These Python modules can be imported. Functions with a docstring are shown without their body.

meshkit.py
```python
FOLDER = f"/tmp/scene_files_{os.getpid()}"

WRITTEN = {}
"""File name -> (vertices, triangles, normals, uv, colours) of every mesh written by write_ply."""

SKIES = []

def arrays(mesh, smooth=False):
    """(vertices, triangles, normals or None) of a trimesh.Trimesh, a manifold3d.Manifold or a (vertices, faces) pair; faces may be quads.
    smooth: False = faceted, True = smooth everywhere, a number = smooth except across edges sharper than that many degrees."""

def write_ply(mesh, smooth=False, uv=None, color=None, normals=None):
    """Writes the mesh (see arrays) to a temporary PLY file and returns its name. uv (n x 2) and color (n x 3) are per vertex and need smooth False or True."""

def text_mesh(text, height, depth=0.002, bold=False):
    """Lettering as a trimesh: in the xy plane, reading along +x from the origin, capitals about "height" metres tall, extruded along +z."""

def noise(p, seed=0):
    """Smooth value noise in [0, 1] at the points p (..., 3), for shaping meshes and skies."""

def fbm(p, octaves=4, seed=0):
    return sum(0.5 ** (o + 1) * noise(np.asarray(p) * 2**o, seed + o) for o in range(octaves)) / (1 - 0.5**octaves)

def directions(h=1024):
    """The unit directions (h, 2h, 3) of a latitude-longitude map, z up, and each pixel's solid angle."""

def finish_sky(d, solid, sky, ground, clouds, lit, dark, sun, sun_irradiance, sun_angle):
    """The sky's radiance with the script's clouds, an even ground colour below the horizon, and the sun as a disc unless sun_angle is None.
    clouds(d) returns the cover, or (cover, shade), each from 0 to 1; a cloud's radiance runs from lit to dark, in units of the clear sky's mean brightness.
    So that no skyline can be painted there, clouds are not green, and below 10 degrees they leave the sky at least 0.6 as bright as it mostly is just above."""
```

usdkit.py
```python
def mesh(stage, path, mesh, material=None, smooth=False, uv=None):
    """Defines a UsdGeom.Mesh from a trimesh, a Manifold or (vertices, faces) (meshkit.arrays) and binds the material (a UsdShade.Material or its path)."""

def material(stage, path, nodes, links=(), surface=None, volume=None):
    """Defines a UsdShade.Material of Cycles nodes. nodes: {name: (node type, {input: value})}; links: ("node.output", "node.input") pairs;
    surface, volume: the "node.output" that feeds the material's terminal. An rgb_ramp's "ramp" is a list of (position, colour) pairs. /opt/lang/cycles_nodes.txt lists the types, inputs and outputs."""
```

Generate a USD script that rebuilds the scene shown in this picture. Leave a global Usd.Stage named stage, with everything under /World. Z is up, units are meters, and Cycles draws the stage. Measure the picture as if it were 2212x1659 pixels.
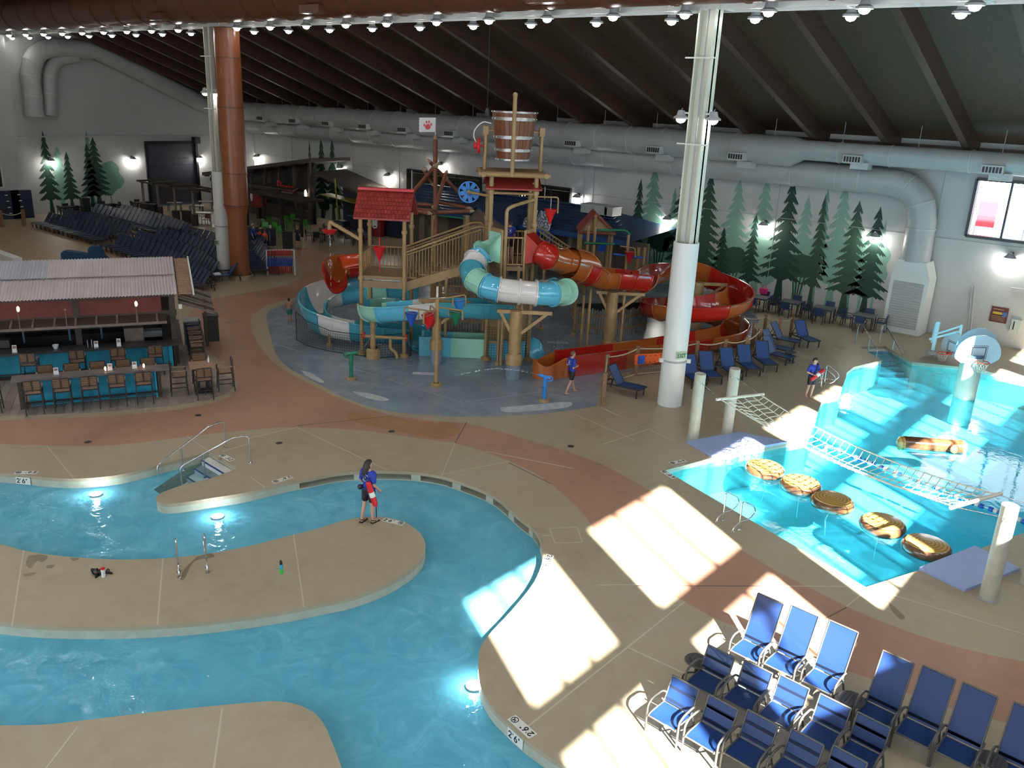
import math, random
import numpy as np, trimesh, usdkit, meshkit
from pxr import Usd, UsdGeom, UsdLux, Gf, Sdf, UsdShade
from shapely.geometry import Polygon, LineString, box as sbox, Point
from shapely.ops import unary_union
random.seed(7); PI = math.pi
stage = Usd.Stage.CreateInMemory()
UsdGeom.SetStageUpAxis(stage, 'Z'); UsdGeom.SetStageMetersPerUnit(stage, 1.0)
UsdGeom.Xform.Define(stage, '/World'); UsdGeom.Scope.Define(stage, '/World/Looks')

# ---------------------------------------------------------------- camera, sky, sun, exposure
EXPOSURE = 0.0; LAMP = 175                    # LAMP: radiance of the unseen highbay lamps placed to light the near floor
F, PITCH, ROLL, YAW, H = 1844.86, .320991, .0442619, .691649, 10.8   # focal length in pixels, angles, eye height
def _rot(v): return np.array([v[0]*math.cos(YAW)-v[1]*math.sin(YAW), v[0]*math.sin(YAW)+v[1]*math.cos(YAW), v[2]])
_r, _f, _u = np.array([1., 0, 0]), np.array([0, math.cos(PITCH), -math.sin(PITCH)]), np.array([0, math.sin(PITCH), math.cos(PITCH)])
CA, CB, CC = _rot(math.cos(ROLL)*_r+math.sin(ROLL)*_u), _rot(-math.sin(ROLL)*_r+math.cos(ROLL)*_u), _rot(_f)
EYE = np.array([0, 0, H])
cam = UsdGeom.Camera.Define(stage, '/World/camera')
cam.AddTransformOp().Set(Gf.Matrix4d(*[float(x) for r in (CA, CB, -CC) for x in (*r, 0)], *map(float, EYE), 1))
cam.CreateHorizontalApertureAttr(36.0); cam.CreateFocalLengthAttr(36.0*F/2212); cam.CreateExposureAttr(EXPOSURE)
cam.CreateClippingRangeAttr(Gf.Vec2f(.1, 2000))
SUN_AZ, SUN_EL = math.radians(151), math.radians(38)        # where the light travels to, seen from above; height of the sun
sun_dir = np.array([math.cos(SUN_AZ)*math.cos(SUN_EL), math.sin(SUN_AZ)*math.cos(SUN_EL), -math.sin(SUN_EL)])
sun = UsdLux.DistantLight.Define(stage, '/World/sun')
_z = -sun_dir; _x = np.cross([0, 0, 1.], _z); _x /= np.linalg.norm(_x); _y = np.cross(_z, _x)
sun.AddTransformOp().Set(Gf.Matrix4d(*[float(x) for r in (_x, _y, _z) for x in (*r, 0)], 0, 0, 0, 1))
sun.CreateNormalizeAttr(True); sun.CreateIntensityAttr(20.0); sun.CreateAngleAttr(.9); sun.CreateColorAttr(Gf.Vec3f(1, .96, .88))
sky = UsdLux.DomeLight.Define(stage, '/World/sky')
sky.CreateIntensityAttr(1.6); sky.CreateColorAttr(Gf.Vec3f(.80, .90, 1.0))

# ---------------------------------------------------------------- from a place in the picture to a place in the hall
def ray(x, y): return CA*(x-1106)/F-CB*(y-829.5)/F+CC
def G(x, y, z=0.0):                    # point at height z
    d = ray(x, y); return EYE+d*((z-H)/d[2])
def WY(x, y, yy): d = ray(x, y); return EYE+d*(yy/d[1])      # point on a wall y = yy
def WX(x, y, xx): d = ray(x, y); return EYE+d*(xx/d[0])      # point on a wall x = xx
def dep(p): return float((np.asarray(p, float)-EYE)@CC)
def D(x, y, d): return EYE+ray(x, y)*(d if np.isscalar(d) else dep(d))   # point as far away as d
def pr(p): q = np.asarray(p, float)-EYE; z = q@CC; return 1106+F*(q@CA)/z, 829.5-F*(q@CB)/z
def hz(b, y):                          # height of the point above b that is seen in row y
    lo, hi = -5., 40.
    for _ in range(40):
        m = (lo+hi)/2
        if pr((b[0], b[1], m))[1] > y: lo = m
        else: hi = m
    return lo
def ang(a, b): return math.atan2(b[1]-a[1], b[0]-a[0])
def V(*a): return np.array(a, float)

# ---------------------------------------------------------------- mesh building
class MB:
    def __init__(s): s.v = []; s.f = []; s.n = 0
    def add(s, v, f):
        v = np.asarray(v, float); f = np.asarray(f, int)
        if f.shape[1] == 4: f = np.vstack([f[:, :3], f[:, [0, 2, 3]]])
        s.v.append(v); s.f.append(f+s.n); s.n += len(v); return s
    def tm(s, m):
        t = np.asarray(m.triangles).reshape(-1, 3); return s.add(t, np.arange(len(t)).reshape(-1, 3))
    def hexa(s, p):                    # 8 corners: bottom 4 counter-clockwise, top 4
        p = np.asarray(p, float); q = [(3, 2, 1, 0), (4, 5, 6, 7), (0, 1, 5, 4), (1, 2, 6, 5), (2, 3, 7, 6), (3, 0, 4, 7)]
        return s.add(np.concatenate([p[list(k)] for k in q]), np.arange(24).reshape(6, 4))
    def box(s, c, size, rz=0, tilt=None):
        x, y, z = np.array(size, float)/2
        p = np.array([(-x, -y, -z), (x, -y, -z), (x, y, -z), (-x, y, -z), (-x, -y, z), (x, -y, z), (x, y, z), (-x, y, z)])
        if tilt is not None: p = p@np.asarray(tilt).T
        if rz: k, l = math.cos(rz), math.sin(rz); p = p@np.array([[k, l, 0], [-l, k, 0], [0, 0, 1]])
        return s.hexa(p+np.asarray(c, float))
    def bar(s, a, b, w, h, up=(0, 0, 1)):   # beam from a to b, w across, h along up
        a = np.asarray(a, float); b = np.asarray(b, float); t = b-a; t /= np.linalg.norm(t)
        x = np.cross(t, up); k = np.linalg.norm(x); x = x/k if k > 1e-6 else np.cross(t, (1., 0, 0)); x /= np.linalg.norm(x); y = np.cross(x, t)
        o = [(-1, -1), (1, -1), (1, 1), (-1, 1)]
        return s.hexa([a+x*w/2*i+y*h/2*j for i, j in o]+[b+x*w/2*i+y*h/2*j for i, j in o])
    def tube(s, pts, r, n=8, cap=True, closed=False):
        p = np.asarray(pts, float); m = len(p); r = np.broadcast_to(r, (m,)).astype(float)
        t = np.roll(p, -1, 0)-np.roll(p, 1, 0) if closed else np.gradient(p, axis=0)
        t /= np.linalg.norm(t, axis=1, keepdims=True)+1e-12
        a = np.cross(t[0], (0, 0, 1.) if abs(t[0][2]) < .9 else (1., 0, 0)); a /= np.linalg.norm(a); rows = []
        for i in range(m):
            a = a-t[i]*(a@t[i]); a /= np.linalg.norm(a)+1e-12; b = np.cross(t[i], a)
            k = np.arange(n)*2*PI/n; rows.append(p[i]+r[i]*(np.cos(k)[:, None]*a+np.sin(k)[:, None]*b))
        w = np.concatenate(rows); e = m if closed else m-1
        q = [(i*n+j, i*n+(j+1) % n, ((i+1) % m)*n+(j+1) % n, ((i+1) % m)*n+j) for i in range(e) for j in range(n)]
        s.add(w, q)
        if cap and not closed:
            for R, c, fl in ((rows[0], p[0], 1), (rows[-1], p[-1], 0)):
                s.add(np.vstack([R, c]), [((j+1) % n, j, n) if fl else (j, (j+1) % n, n) for j in range(n)])
        return s
    def rod(s, a, b, r, n=8, r2=None): return s.tube([a, b], [r, r if r2 is None else r2], n)
    def lathe(s, prof, c=(0, 0, 0), n=16, M=None):
        pr_ = [np.array(q, float) for q in prof]; runs = [[pr_[0]]]
        for i in range(1, len(pr_)):
            runs[-1].append(pr_[i])
            if i < len(pr_)-1:
                u, w = pr_[i]-pr_[i-1], pr_[i+1]-pr_[i]
                if abs(math.atan2(u[0]*w[1]-u[1]*w[0], u@w)) > .7: runs.append([pr_[i]])
        k = np.arange(n)*2*PI/n
        for run in runs:
            v = np.array([(q[0]*math.cos(a), q[0]*math.sin(a), q[1]) for q in run for a in k])
            if M is not None: v = v@np.asarray(M).T
            s.add(v+np.asarray(c, float), [(i*n+j, i*n+(j+1) % n, (i+1)*n+(j+1) % n, (i+1)*n+j) for i in range(len(run)-1) for j in range(n)])
        return s
    def prism(s, poly, z0, z1, bottom=True, sides=True):
        g = poly if hasattr(poly, 'geom_type') else Polygon(poly)
        for g in getattr(g, 'geoms', [g]):
            if g.is_empty or g.area < 1e-7: continue
            g = trimesh.creation.triangulate_polygon(g, engine='earcut') if False else g
            v, f = trimesh.creation.triangulate_polygon(g, engine='earcut')
            a = np.column_stack([v, np.full(len(v), z1)])
            nrm = np.cross(a[f[:, 1]]-a[f[:, 0]], a[f[:, 2]]-a[f[:, 0]])[:, 2]; f = np.where(nrm[:, None] < 0, f[:, ::-1], f)
            s.add(a, f)
            if bottom: s.add(np.column_stack([v, np.full(len(v), z0)]), f[:, ::-1])
            if sides:
                for ring, ccw in [(g.exterior, True)]+[(i, False) for i in g.interiors]:
                    c = np.array(ring.coords)[:-1, :2]
                    if ring.is_ccw != ccw: c = c[::-1]
                    s.wall(c, z0, z1, True)
        return s
    def wall(s, c, z0, z1, closed=False):   # vertical band under a plan line; seen from the right-hand side of travel
        c = np.asarray(c, float); n = len(c); e = n if closed else n-1
        for i in range(e):
            a, b = c[i], c[(i+1) % n]
            s.add([(a[0], a[1], z0), (b[0], b[1], z0), (b[0], b[1], z1), (a[0], a[1], z1)], [(0, 1, 2, 3)])
        return s
    def sheet(s, grid):                 # rows x columns of points
        g = np.asarray(grid, float); a, b = g.shape[:2]
        return s.add(g.reshape(-1, 3), [(i*b+j, (i+1)*b+j, (i+1)*b+j+1, i*b+j+1) for i in range(a-1) for j in range(b-1)])
    def ball(s, c, r, n=10, sc=(1, 1, 1)):
        k = n//2; return s.lathe([(max(1e-4, math.sin(PI*i/k))*r, -math.cos(PI*i/k)*r) for i in range(k+1)], c, n, np.diag(sc))
    def move(s, loc=(0, 0, 0), rz=0, M=None):
        k, l = math.cos(rz), math.sin(rz)
        s.v = [(v if M is None else v@np.asarray(M).T)@np.array([[k, l, 0], [-l, k, 0], [0, 0, 1]])+np.asarray(loc, float) for v in s.v]; return s
    def join(s, o):
        for v, f in zip(o.v, o.f): s.v.append(v); s.f.append(f-0)
        return s
    def arr(s):
        return np.concatenate(s.v), np.concatenate(s.f)
def rnd(pts, r, k=4):                   # a polyline with its corners rounded
    p = [np.asarray(q, float) for q in pts]; out = [p[0]]
    for a, b, c in zip(p, p[1:], p[2:]):
        u, w = a-b, c-b; lu, lw = np.linalg.norm(u), np.linalg.norm(w); t = min(r, lu*.45, lw*.45)
        A, B_ = b+u/lu*t, b+w/lw*t
        out += [(1-x)**2*A+2*x*(1-x)*b+x*x*B_ for x in np.linspace(0, 1, k+1)]
    return out+[p[-1]]
def spl(pts, n=8, closed=False):        # Catmull-Rom through the points
    p = [np.asarray(q, float) for q in pts]
    if closed: p = [p[-1]]+p+[p[0], p[1]]
    else: p = [2*p[0]-p[1]]+p+[2*p[-1]-p[-2]]
    out = []
    for a, b, c, d in zip(p, p[1:], p[2:], p[3:]):
        for t in np.arange(n)/n: out.append(.5*(2*b+(c-a)*t+(2*a-5*b+4*c-d)*t*t+(3*b-a-3*c+d)*t**3))
    return out if closed else out+[p[-2]]
def axes(d, up=(0, 0, 1)):              # matrix whose third column points along d
    z = np.asarray(d, float); z /= np.linalg.norm(z); x = np.cross(up, z)
    if np.linalg.norm(x) < 1e-5: x = np.cross((0, 1., 0), z)
    x /= np.linalg.norm(x); return np.column_stack([x, np.cross(z, x), z])

# ---------------------------------------------------------------- naming, things and parts
_used = set()
def free(path):
    p, k = path, 0
    while p in _used: k += 1; p = f'{path}_{k:03d}'
    _used.add(p); return p
def keys(prim, **kw):
    for k, v in kw.items():
        if v: prim.SetCustomDataByKey(k, v)
class T:                                # a thing: an Xform with parts
    def __init__(s, name, label=None, cat=None, loc=(0, 0, 0), rz=0, group=None, kind=None, path=None):
        s.loc, s.rz, s.name, s.cat, s.group = V(*loc), rz, name, cat, group
        s.path = free('/World/'+name); x = UsdGeom.Xform.Define(stage, s.path)
        s.t = x.AddTranslateOp(); s.t.Set(Gf.Vec3d(*map(float, loc))); s.r = x.AddRotateZOp(); s.r.Set(math.degrees(rz))
        s.prim = x.GetPrim(); keys(s.prim, label=label, category=cat, group=group, kind=kind)
    def part(s, name, mb, mat, label=None, world=True, under=None, kind=None, smooth=True):
        if not mb.v: return None
        v, f = mb.arr()
        if world:
            k, l = math.cos(-s.rz), math.sin(-s.rz); v = (v-s.loc)@np.array([[k, l, 0], [-l, k, 0], [0, 0, 1]])
        p = free(f'{under or s.path}/{name}'); usdkit.mesh(stage, p, trimesh.Trimesh(v, f, process=False), mat, smooth=smooth)
        keys(stage.GetPrimAtPath(p), label=label, kind=kind); return p
    def copy(s, loc, rz=0, label=None, group=None, name=None):
        o = T.__new__(T); o.loc, o.rz, o.name, o.cat, o.group = V(*loc), rz, s.name, s.cat, group or s.group
        o.path = free('/World/'+(name or s.name)); x = UsdGeom.Xform.Define(stage, o.path)
        x.GetPrim().GetReferences().AddInternalReference(s.path)
        x.ClearXformOpOrder(); o.t = x.AddTranslateOp(); o.t.Set(Gf.Vec3d(*map(float, loc))); o.r = x.AddRotateZOp(); o.r.Set(math.degrees(rz))
        o.prim = x.GetPrim(); o.prim.SetInstanceable(True)
        keys(o.prim, label=label, category=s.cat, group=group or s.group); return o
def solo(name, mb, mat, label=None, cat=None, group=None, kind=None, smooth=True):   # a thing that is one mesh, its origin at its base
    v, f = mb.arr(); b = V(*((v[:, :2].min(0)+v[:, :2].max(0))/2), v[:, 2].min())
    p = free('/World/'+name); m = usdkit.mesh(stage, p, trimesh.Trimesh(v-b, f, process=False), mat, smooth=smooth)
    UsdGeom.Xformable(m).AddTranslateOp().Set(Gf.Vec3d(*map(float, b)))
    keys(m.GetPrim(), label=label, category=cat, group=group, kind=kind); return p
class Kind:                             # repeats: the first call moves the model itself, later ones copy it
    def __init__(s, make): s.make, s.first = make, None
    def __call__(s, loc, rz, label, group):
        if s.first is None:
            s.first = s.make(); o = s.first; o.t.Set(Gf.Vec3d(*map(float, loc))); o.r.Set(math.degrees(rz)); keys(o.prim, label=label, group=group); return o
        return s.first.copy(loc, rz, label, group)

NTH = 'first second third fourth fifth sixth seventh eighth ninth tenth eleventh twelfth thirteenth fourteenth fifteenth sixteenth seventeenth eighteenth nineteenth twentieth twenty-first twenty-second twenty-third twenty-fourth twenty-fifth twenty-sixth twenty-seventh twenty-eighth'.split()
# ---------------------------------------------------------------- materials
def mat(name, c, rough=.5, metal=0, var=0, scale=1.5, var2=None, bump=0, bscale=40, spec=.5, coat=0, emit=0, detail=5, stretch=None, alpha=1, **kw):
    n = {'p': ('principled_bsdf', dict(base_color=c, roughness=rough, metallic=metal, specular_ior_level=spec, coat_weight=coat, **kw))}; l = []
    if emit: n['p'][1].update(emission_color=c, emission_strength=emit)
    if var or bump:
        n['g'] = ('geometry', {}); src = 'g.position'
        if stretch: n['m'] = ('mapping', {'scale': stretch}); l.append(('g.position', 'm.vector')); src = 'm.vector'
    if var:
        n['n'] = ('noise_texture', dict(scale=scale, detail=detail, roughness=.6)); l.append((src, 'n.vector'))
        a, b = [tuple(max(0, x*(1-var)) for x in c), tuple(x*(1+var) for x in c)] if var2 is None else (c, var2)
        n['r'] = ('rgb_ramp', {'ramp': [(.3, a), (.7, b)]}); l += [('n.fac', 'r.fac'), ('r.color', 'p.base_color')]
    if bump:
        n['nb'] = ('noise_texture', dict(scale=bscale, detail=3)); n['b'] = ('bump', dict(strength=bump, distance=.02)); l += [(src, 'nb.vector'), ('nb.fac', 'b.height'), ('b.normal', 'p.normal')]
    return usdkit.material(stage, '/World/Looks/'+name, n, l, surface='p.BSDF')
def glow(name, c, s): return usdkit.material(stage, '/World/Looks/'+name, {'e': ('emission', dict(color=c, strength=s))}, surface='e.emission')
# ---------------------------------------------------------------- the looks of the setting
TAN, BROWN, PAD, SAND = (.345, .288, .198), (.345, .19, .132), (.20, .235, .285), (.34, .24, .145)
def ground_mat(name, c, c2, rough, rvar, joint=None, stain=0):
    n = {'p': ('principled_bsdf', dict(specular_ior_level=.45)), 'g': ('geometry', {}),
         'a': ('noise_texture', dict(scale=.35, detail=6, roughness=.62)), 'b': ('noise_texture', dict(scale=2.3, detail=6, roughness=.7, distortion=.4)), 'f': ('noise_texture', dict(scale=60, detail=2)),
         's': ('math', dict(math_type='multiply_add', value2=.55)), 'm2': ('math', dict(math_type='multiply', value2=.38)),
         's2': ('math', dict(math_type='multiply_add', value2=.12)),
         'r': ('rgb_ramp', {'ramp': [(.33, tuple(x*.80 for x in c)), (.5, c), (.68, c2)]}),
         'q': ('map_range', dict(from_min=.3, from_max=.7, to_min=rough-rvar, to_max=rough+rvar)),
         'bu': ('bump', dict(strength=.12, distance=.01))}
    l = [('g.position', k+'.vector') for k in 'abf']+[('a.fac', 's.value1'), ('b.fac', 'm2.value1'), ('m2.value', 's.value3'), ('f.fac', 's2.value1'), ('s.value', 's2.value3'), ('s2.value', 'r.fac'),
         ('r.color', 'p.base_color'), ('a.fac', 'q.value'), ('q.result', 'p.roughness'), ('f.fac', 'bu.height'), ('bu.normal', 'p.normal')]
    return usdkit.material(stage, '/World/Looks/'+name, n, l, surface='p.BSDF')
m_tan = ground_mat('tan_concrete', TAN, (.37, .315, .24), .42, .1)
m_brown = ground_mat('brown_concrete', BROWN, (.40, .22, .145), .42, .12)
m_pad = ground_mat('wet_blue_concrete', PAD, (.28, .31, .35), .22, .12)
m_sand = ground_mat('sand_concrete', SAND, (.37, .27, .165), .45, .1)
m_joint = mat('pale_joint', (.46, .41, .33), .6)
m_joint_d = mat('dark_joint', (.12, .08, .06), .6)
m_coping = mat('pool_plaster', (.36, .38, .31), .5, var=.12, scale=3)
m_bottom = mat('pool_bottom', (.80, .86, .86), .5, var=.05, scale=1)
m_wall = mat('painted_wall', (.47, .48, .475), .6, var=.03, scale=.7)
m_seam = mat('wall_seam', (.33, .34, .34), .6)
m_wood = mat('dark_roof_wood', (.062, .036, .02), .6, var=.25, scale=1.2, stretch=(6, .35, 6))
m_glulam = mat('glulam', (.06, .033, .022), .45, var=.25, scale=2, stretch=(5, .3, 5))
m_white = mat('white_paint', (.66, .68, .66), .4)
m_cream = mat('cream_paint', (.60, .62, .54), .4)
m_duct = mat('duct_paint', (.41, .425, .42), .42, var=.05, scale=1)
m_ductrib = mat('duct_band', (.48, .50, .49), .4)
m_brownduct = mat('brown_duct', (.115, .042, .025), .35, var=.15, scale=1.5)
m_brownpipe = mat('brown_pipe', (.26, .085, .035), .3, var=.12, scale=1.5)
m_black = mat('black_metal', (.012, .012, .014), .4)
m_dark = mat('dark_grey_metal', (.05, .05, .052), .45)
m_steel = mat('brushed_steel', (.62, .63, .64), .2, 1)
m_grey = mat('grey_metal', (.32, .33, .34), .45)
m_lamp = glow('lamp_glow', (1, .98, .94), 50)
m_wlamp = glow('wall_lamp_glow', (1, .96, .88), 60)
m_flame = glow('flame_glow', (1, .42, .14), 9)
m_bulb = glow('string_bulb_glow', (1, .72, .36), 9)
SCH = {'ge': ('geometry', {}), 'dt': ('vector_math', dict(math_type='dot_product')), 'ab': ('math', dict(math_type='absolute')), 'om': ('math', dict(math_type='subtract', value1=1.0)), 'pw': ('math', dict(math_type='power', value2=5.0)), 'sc': ('math', dict(math_type='multiply_add', value2=.97, value3=.022))}
SCL = [('ge.incoming', 'dt.vector1'), ('ge.normal', 'dt.vector2'), ('dt.value', 'ab.value1'), ('ab.value', 'om.value2'), ('om.value', 'pw.value1'), ('pw.value', 'sc.value1')]   # the same from both sides
m_glass = usdkit.material(stage, '/World/Looks/pane_glass', {'t': ('transparent_bsdf', dict(color=(.94, .96, .96))), 'g': ('glossy_bsdf', dict(roughness=.02, color=(1, 1, 1))), 'm': ('mix_closure', {}), **SCH},
    SCL+[('sc.value', 'm.fac'), ('t.BSDF', 'm.closure1'), ('g.BSDF', 'm.closure2')], surface='m.closure')
def water(name, tint, body, foam, fmix, wave, dist, bs, lo=.35):
    n = {'g': ('geometry', {}), 'mp': ('mapping', dict(scale=(1, 1, 1))), 'w1': ('noise_texture', dict(scale=bs, detail=4, distortion=.8)), 'bu': ('bump', dict(strength=wave, distance=dist)),
         't': ('transparent_bsdf', dict(color=tint)), 'd': ('diffuse_bsdf', {}), 'dr': ('rgb_ramp', {'ramp': [(.36, body), (.52, tuple(x*.6+y*.4 for x, y in zip(body, foam or body))), (.68, foam or body)]}), 'gl': ('glossy_bsdf', dict(roughness=.03, color=(1, 1, 1))), **SCH,
         'fo': ('noise_texture', dict(scale=.9, detail=9, roughness=.72, distortion=1.6)), 'fq': ('map_range', dict(from_min=.42, from_max=.72, to_min=fmix*lo, to_max=fmix, clamp=True)),
         'm1': ('mix_closure', {}), 'm2': ('mix_closure', {})}
    l = SCL+[('g.position', 'w1.vector'), ('w1.fac', 'bu.height'), ('bu.normal', 'gl.normal'), ('g.position', 'fo.vector'), ('fo.fac', 'fq.value'), ('fo.fac', 'dr.fac'), ('dr.color', 'd.color'), ('fq.result', 'm1.fac'),
         ('t.BSDF', 'm1.closure1'), ('d.BSDF', 'm1.closure2'), ('sc.value', 'm2.fac'), ('m1.closure', 'm2.closure1'), ('gl.BSDF', 'm2.closure2')]
    return usdkit.material(stage, '/World/Looks/'+name, n, l, surface='m2.closure')
m_river = water('river_water', (.46, .84, .93), (.095, .38, .52), (.155, .47, .60), .97, .6, .12, 2.6, .86)
m_stepw = water('step_water', (.72, .92, .95), (.2, .5, .6), None, .12, .5, .1, 3)
m_poolw = water('pool_water', (.22, .74, .90), (.03, .40, .58), None, .12, .12, .04, 2.2)

# ---------------------------------------------------------------- plan of the floor, traced on the ground
def gp(pts, z=0): return [tuple(G(x, y, z)[:2]) for x, y in pts]
FAR = [(0, 1022), (51, 1026), (106, 1032), (159, 1034), (215, 1031), (266, 1024), (311, 1013), (367, 998), (405, 989), (451, 975), (513, 1012), (453, 1034), (395, 1048), (354, 1062), (342, 1070), (338, 1076), (340, 1082.5), (352, 1087.6), (367, 1088), (405, 1084), (456, 1076), (506, 1068.6), (540, 1062), (573, 1054), (623.5, 1042)]
ARC = [(672, 1033), (717, 1024), (760, 1019), (818, 1017), (869, 1018), (907, 1021), (955, 1029), (996, 1042), (1039, 1058), (1072, 1075), (1106, 1104), (1126, 1122), (1150, 1140), (1163, 1157)]
NEAR = [(1171, 1181), (1172, 1204), (1170, 1218), (1163, 1238), (1153, 1258), (1136, 1282), (1113, 1309), (1089, 1336), (1065, 1361), (1049, 1380), (1038, 1398), (1034, 1417), (1033, 1440), (1035, 1464), (1040, 1487), (1052, 1511), (1069, 1535), (1089, 1555), (1116, 1582), (1150, 1609), (1183, 1632), (1224, 1658), (1330, 1725)]
LOWER = [(760, 1725), (738, 1659), (728, 1630), (716, 1600), (705, 1574), (690, 1551), (670, 1534), (640, 1521), (600, 1515), (560, 1516), (500, 1521), (430, 1528), (350, 1536), (270, 1545), (180, 1556), (100, 1565), (0, 1567)]
ISLE = [(0, 1175), (51, 1189), (106, 1198), (177, 1205), (253, 1208.6), (304, 1208), (352, 1206), (405, 1201.5), (468, 1193), (540, 1179), (591, 1166), (634, 1155), (682, 1143), (730, 1128), (768, 1119), (806, 1116), (839, 1118), (869, 1126), (889, 1136), (907, 1151), (917, 1169), (919, 1181), (915, 1199), (902, 1217), (882, 1234), (844, 1257), (806, 1274), (755, 1291), (717, 1299), (640, 1315), (560, 1328), (450, 1342), (350, 1350), (250, 1354), (150, 1354), (60, 1350), (0, 1344)]
POOL = [(1437, 1016), (1535, 990), (1745, 948), (1779, 857), (1814, 850), (1827, 817), (1829, 805), (1844, 793), (1867, 787), (1905, 779), (1858, 749), (1911, 747), (1971, 782), (2070, 792), (2130, 802), (2212, 820), (2330, 845), (2400, 1080), (2212, 1151), (1984, 1232), (1870, 1268)]
PADO = [(643, 646), (590, 667), (576, 682), (580, 708), (588, 741), (600, 771), (623, 794), (654, 812), (697, 834), (737, 855), (788, 875), (843, 888), (900, 895), (960, 899), (1010, 900), (1080, 899), (1150, 895), (1220, 888), (1290, 877), (1297, 815), (1400, 795), (1500, 768), (1625, 735), (1640, 690), (1600, 650), (1350, 590), (1000, 580), (760, 600)]
PATH = [(0, 908), (125, 904), (251, 898), (376, 886), (454, 873), (501, 855), (514, 830), (501, 811), (470, 775), (440, 750), (417, 726), (429, 710), (434, 694), (404, 682), (425, 660), (470, 643), (560, 628), (625, 615), (650, 600), (655, 583), (640, 560), (615, 545), (660, 535), (720, 545), (790, 562), (820, 580), (720, 600), (643, 641), (575, 660), (545, 680), (541, 700), (550, 730), (563, 750), (585, 780), (620, 803), (660, 825), (720, 855), (790, 882), (850, 898), (945, 910), (1005, 914), (1040, 921), (1119, 944), (1225, 974), (1305, 1005), (1384, 1048), (1453, 1090), (1570, 1170), (1623, 1201), (1676, 1233), (1745, 1268), (1835, 1313), (1905, 1343), (1981, 1371), (2057, 1395), (2133, 1414), (2212, 1429), (2330, 1446), (2330, 1590), (2212, 1571), (2141, 1553), (2047, 1528), (1956, 1496), (1872, 1464), (1829, 1449), (1690, 1395), (1542, 1335), (1479, 1300), (1461, 1291), (1375, 1245), (1342, 1221), (1308, 1184), (1288, 1150), (1271, 1124), (1251, 1100), (1225, 1075), (1190, 1045), (1150, 1018), (1100, 996), (1046, 975), (983, 957), (945, 952), (869, 942), (793, 931), (717, 925), (641, 923), (591, 924), (540, 929), (481, 934), (405, 943), (316, 955), (240, 962), (165, 964), (101, 962), (0, 959)]
BEACH = [(0, 480), (60, 478), (120, 475), (250, 466), (330, 470), (420, 500), (470, 520), (470, 560), (430, 640), (380, 640), (0, 700)]
def sm(p, n=4): return [tuple(q[:2]) for q in spl([V(*a, 0) for a in p], n)]
far, arc, near, lower = (gp(x) for x in (FAR, ARC, NEAR, LOWER))
far = sm(far[:9])+[far[9], far[10]]+sm(far[11:])
arc = sm([far[-1]]+arc+[near[0]])[1:-1]; near = sm(near); lower = sm(lower); isle = sm(gp(ISLE))
river = Polygon(far+arc+near+lower+[(lower[-1][0]-5, lower[-1][1]-3.0), (far[0][0]-5, far[0][1]-3.0)]).buffer(0)
isle_p = Polygon(isle+[(isle[-1][0]-6, isle[-1][1]-3.6), (isle[0][0]-6, isle[0][1]-3.6)]).buffer(0)
river = river.difference(isle_p)
pool_pts = gp(POOL); pool = Polygon(pool_pts[:9]+pool_pts[9:]).buffer(0)
ROOM = sbox(-77, -8, 3.5, 48.2)
holes = unary_union([river, pool]); pad = Polygon(sm(gp(PADO)[:19])+gp(PADO)[19:]).buffer(0)
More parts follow.
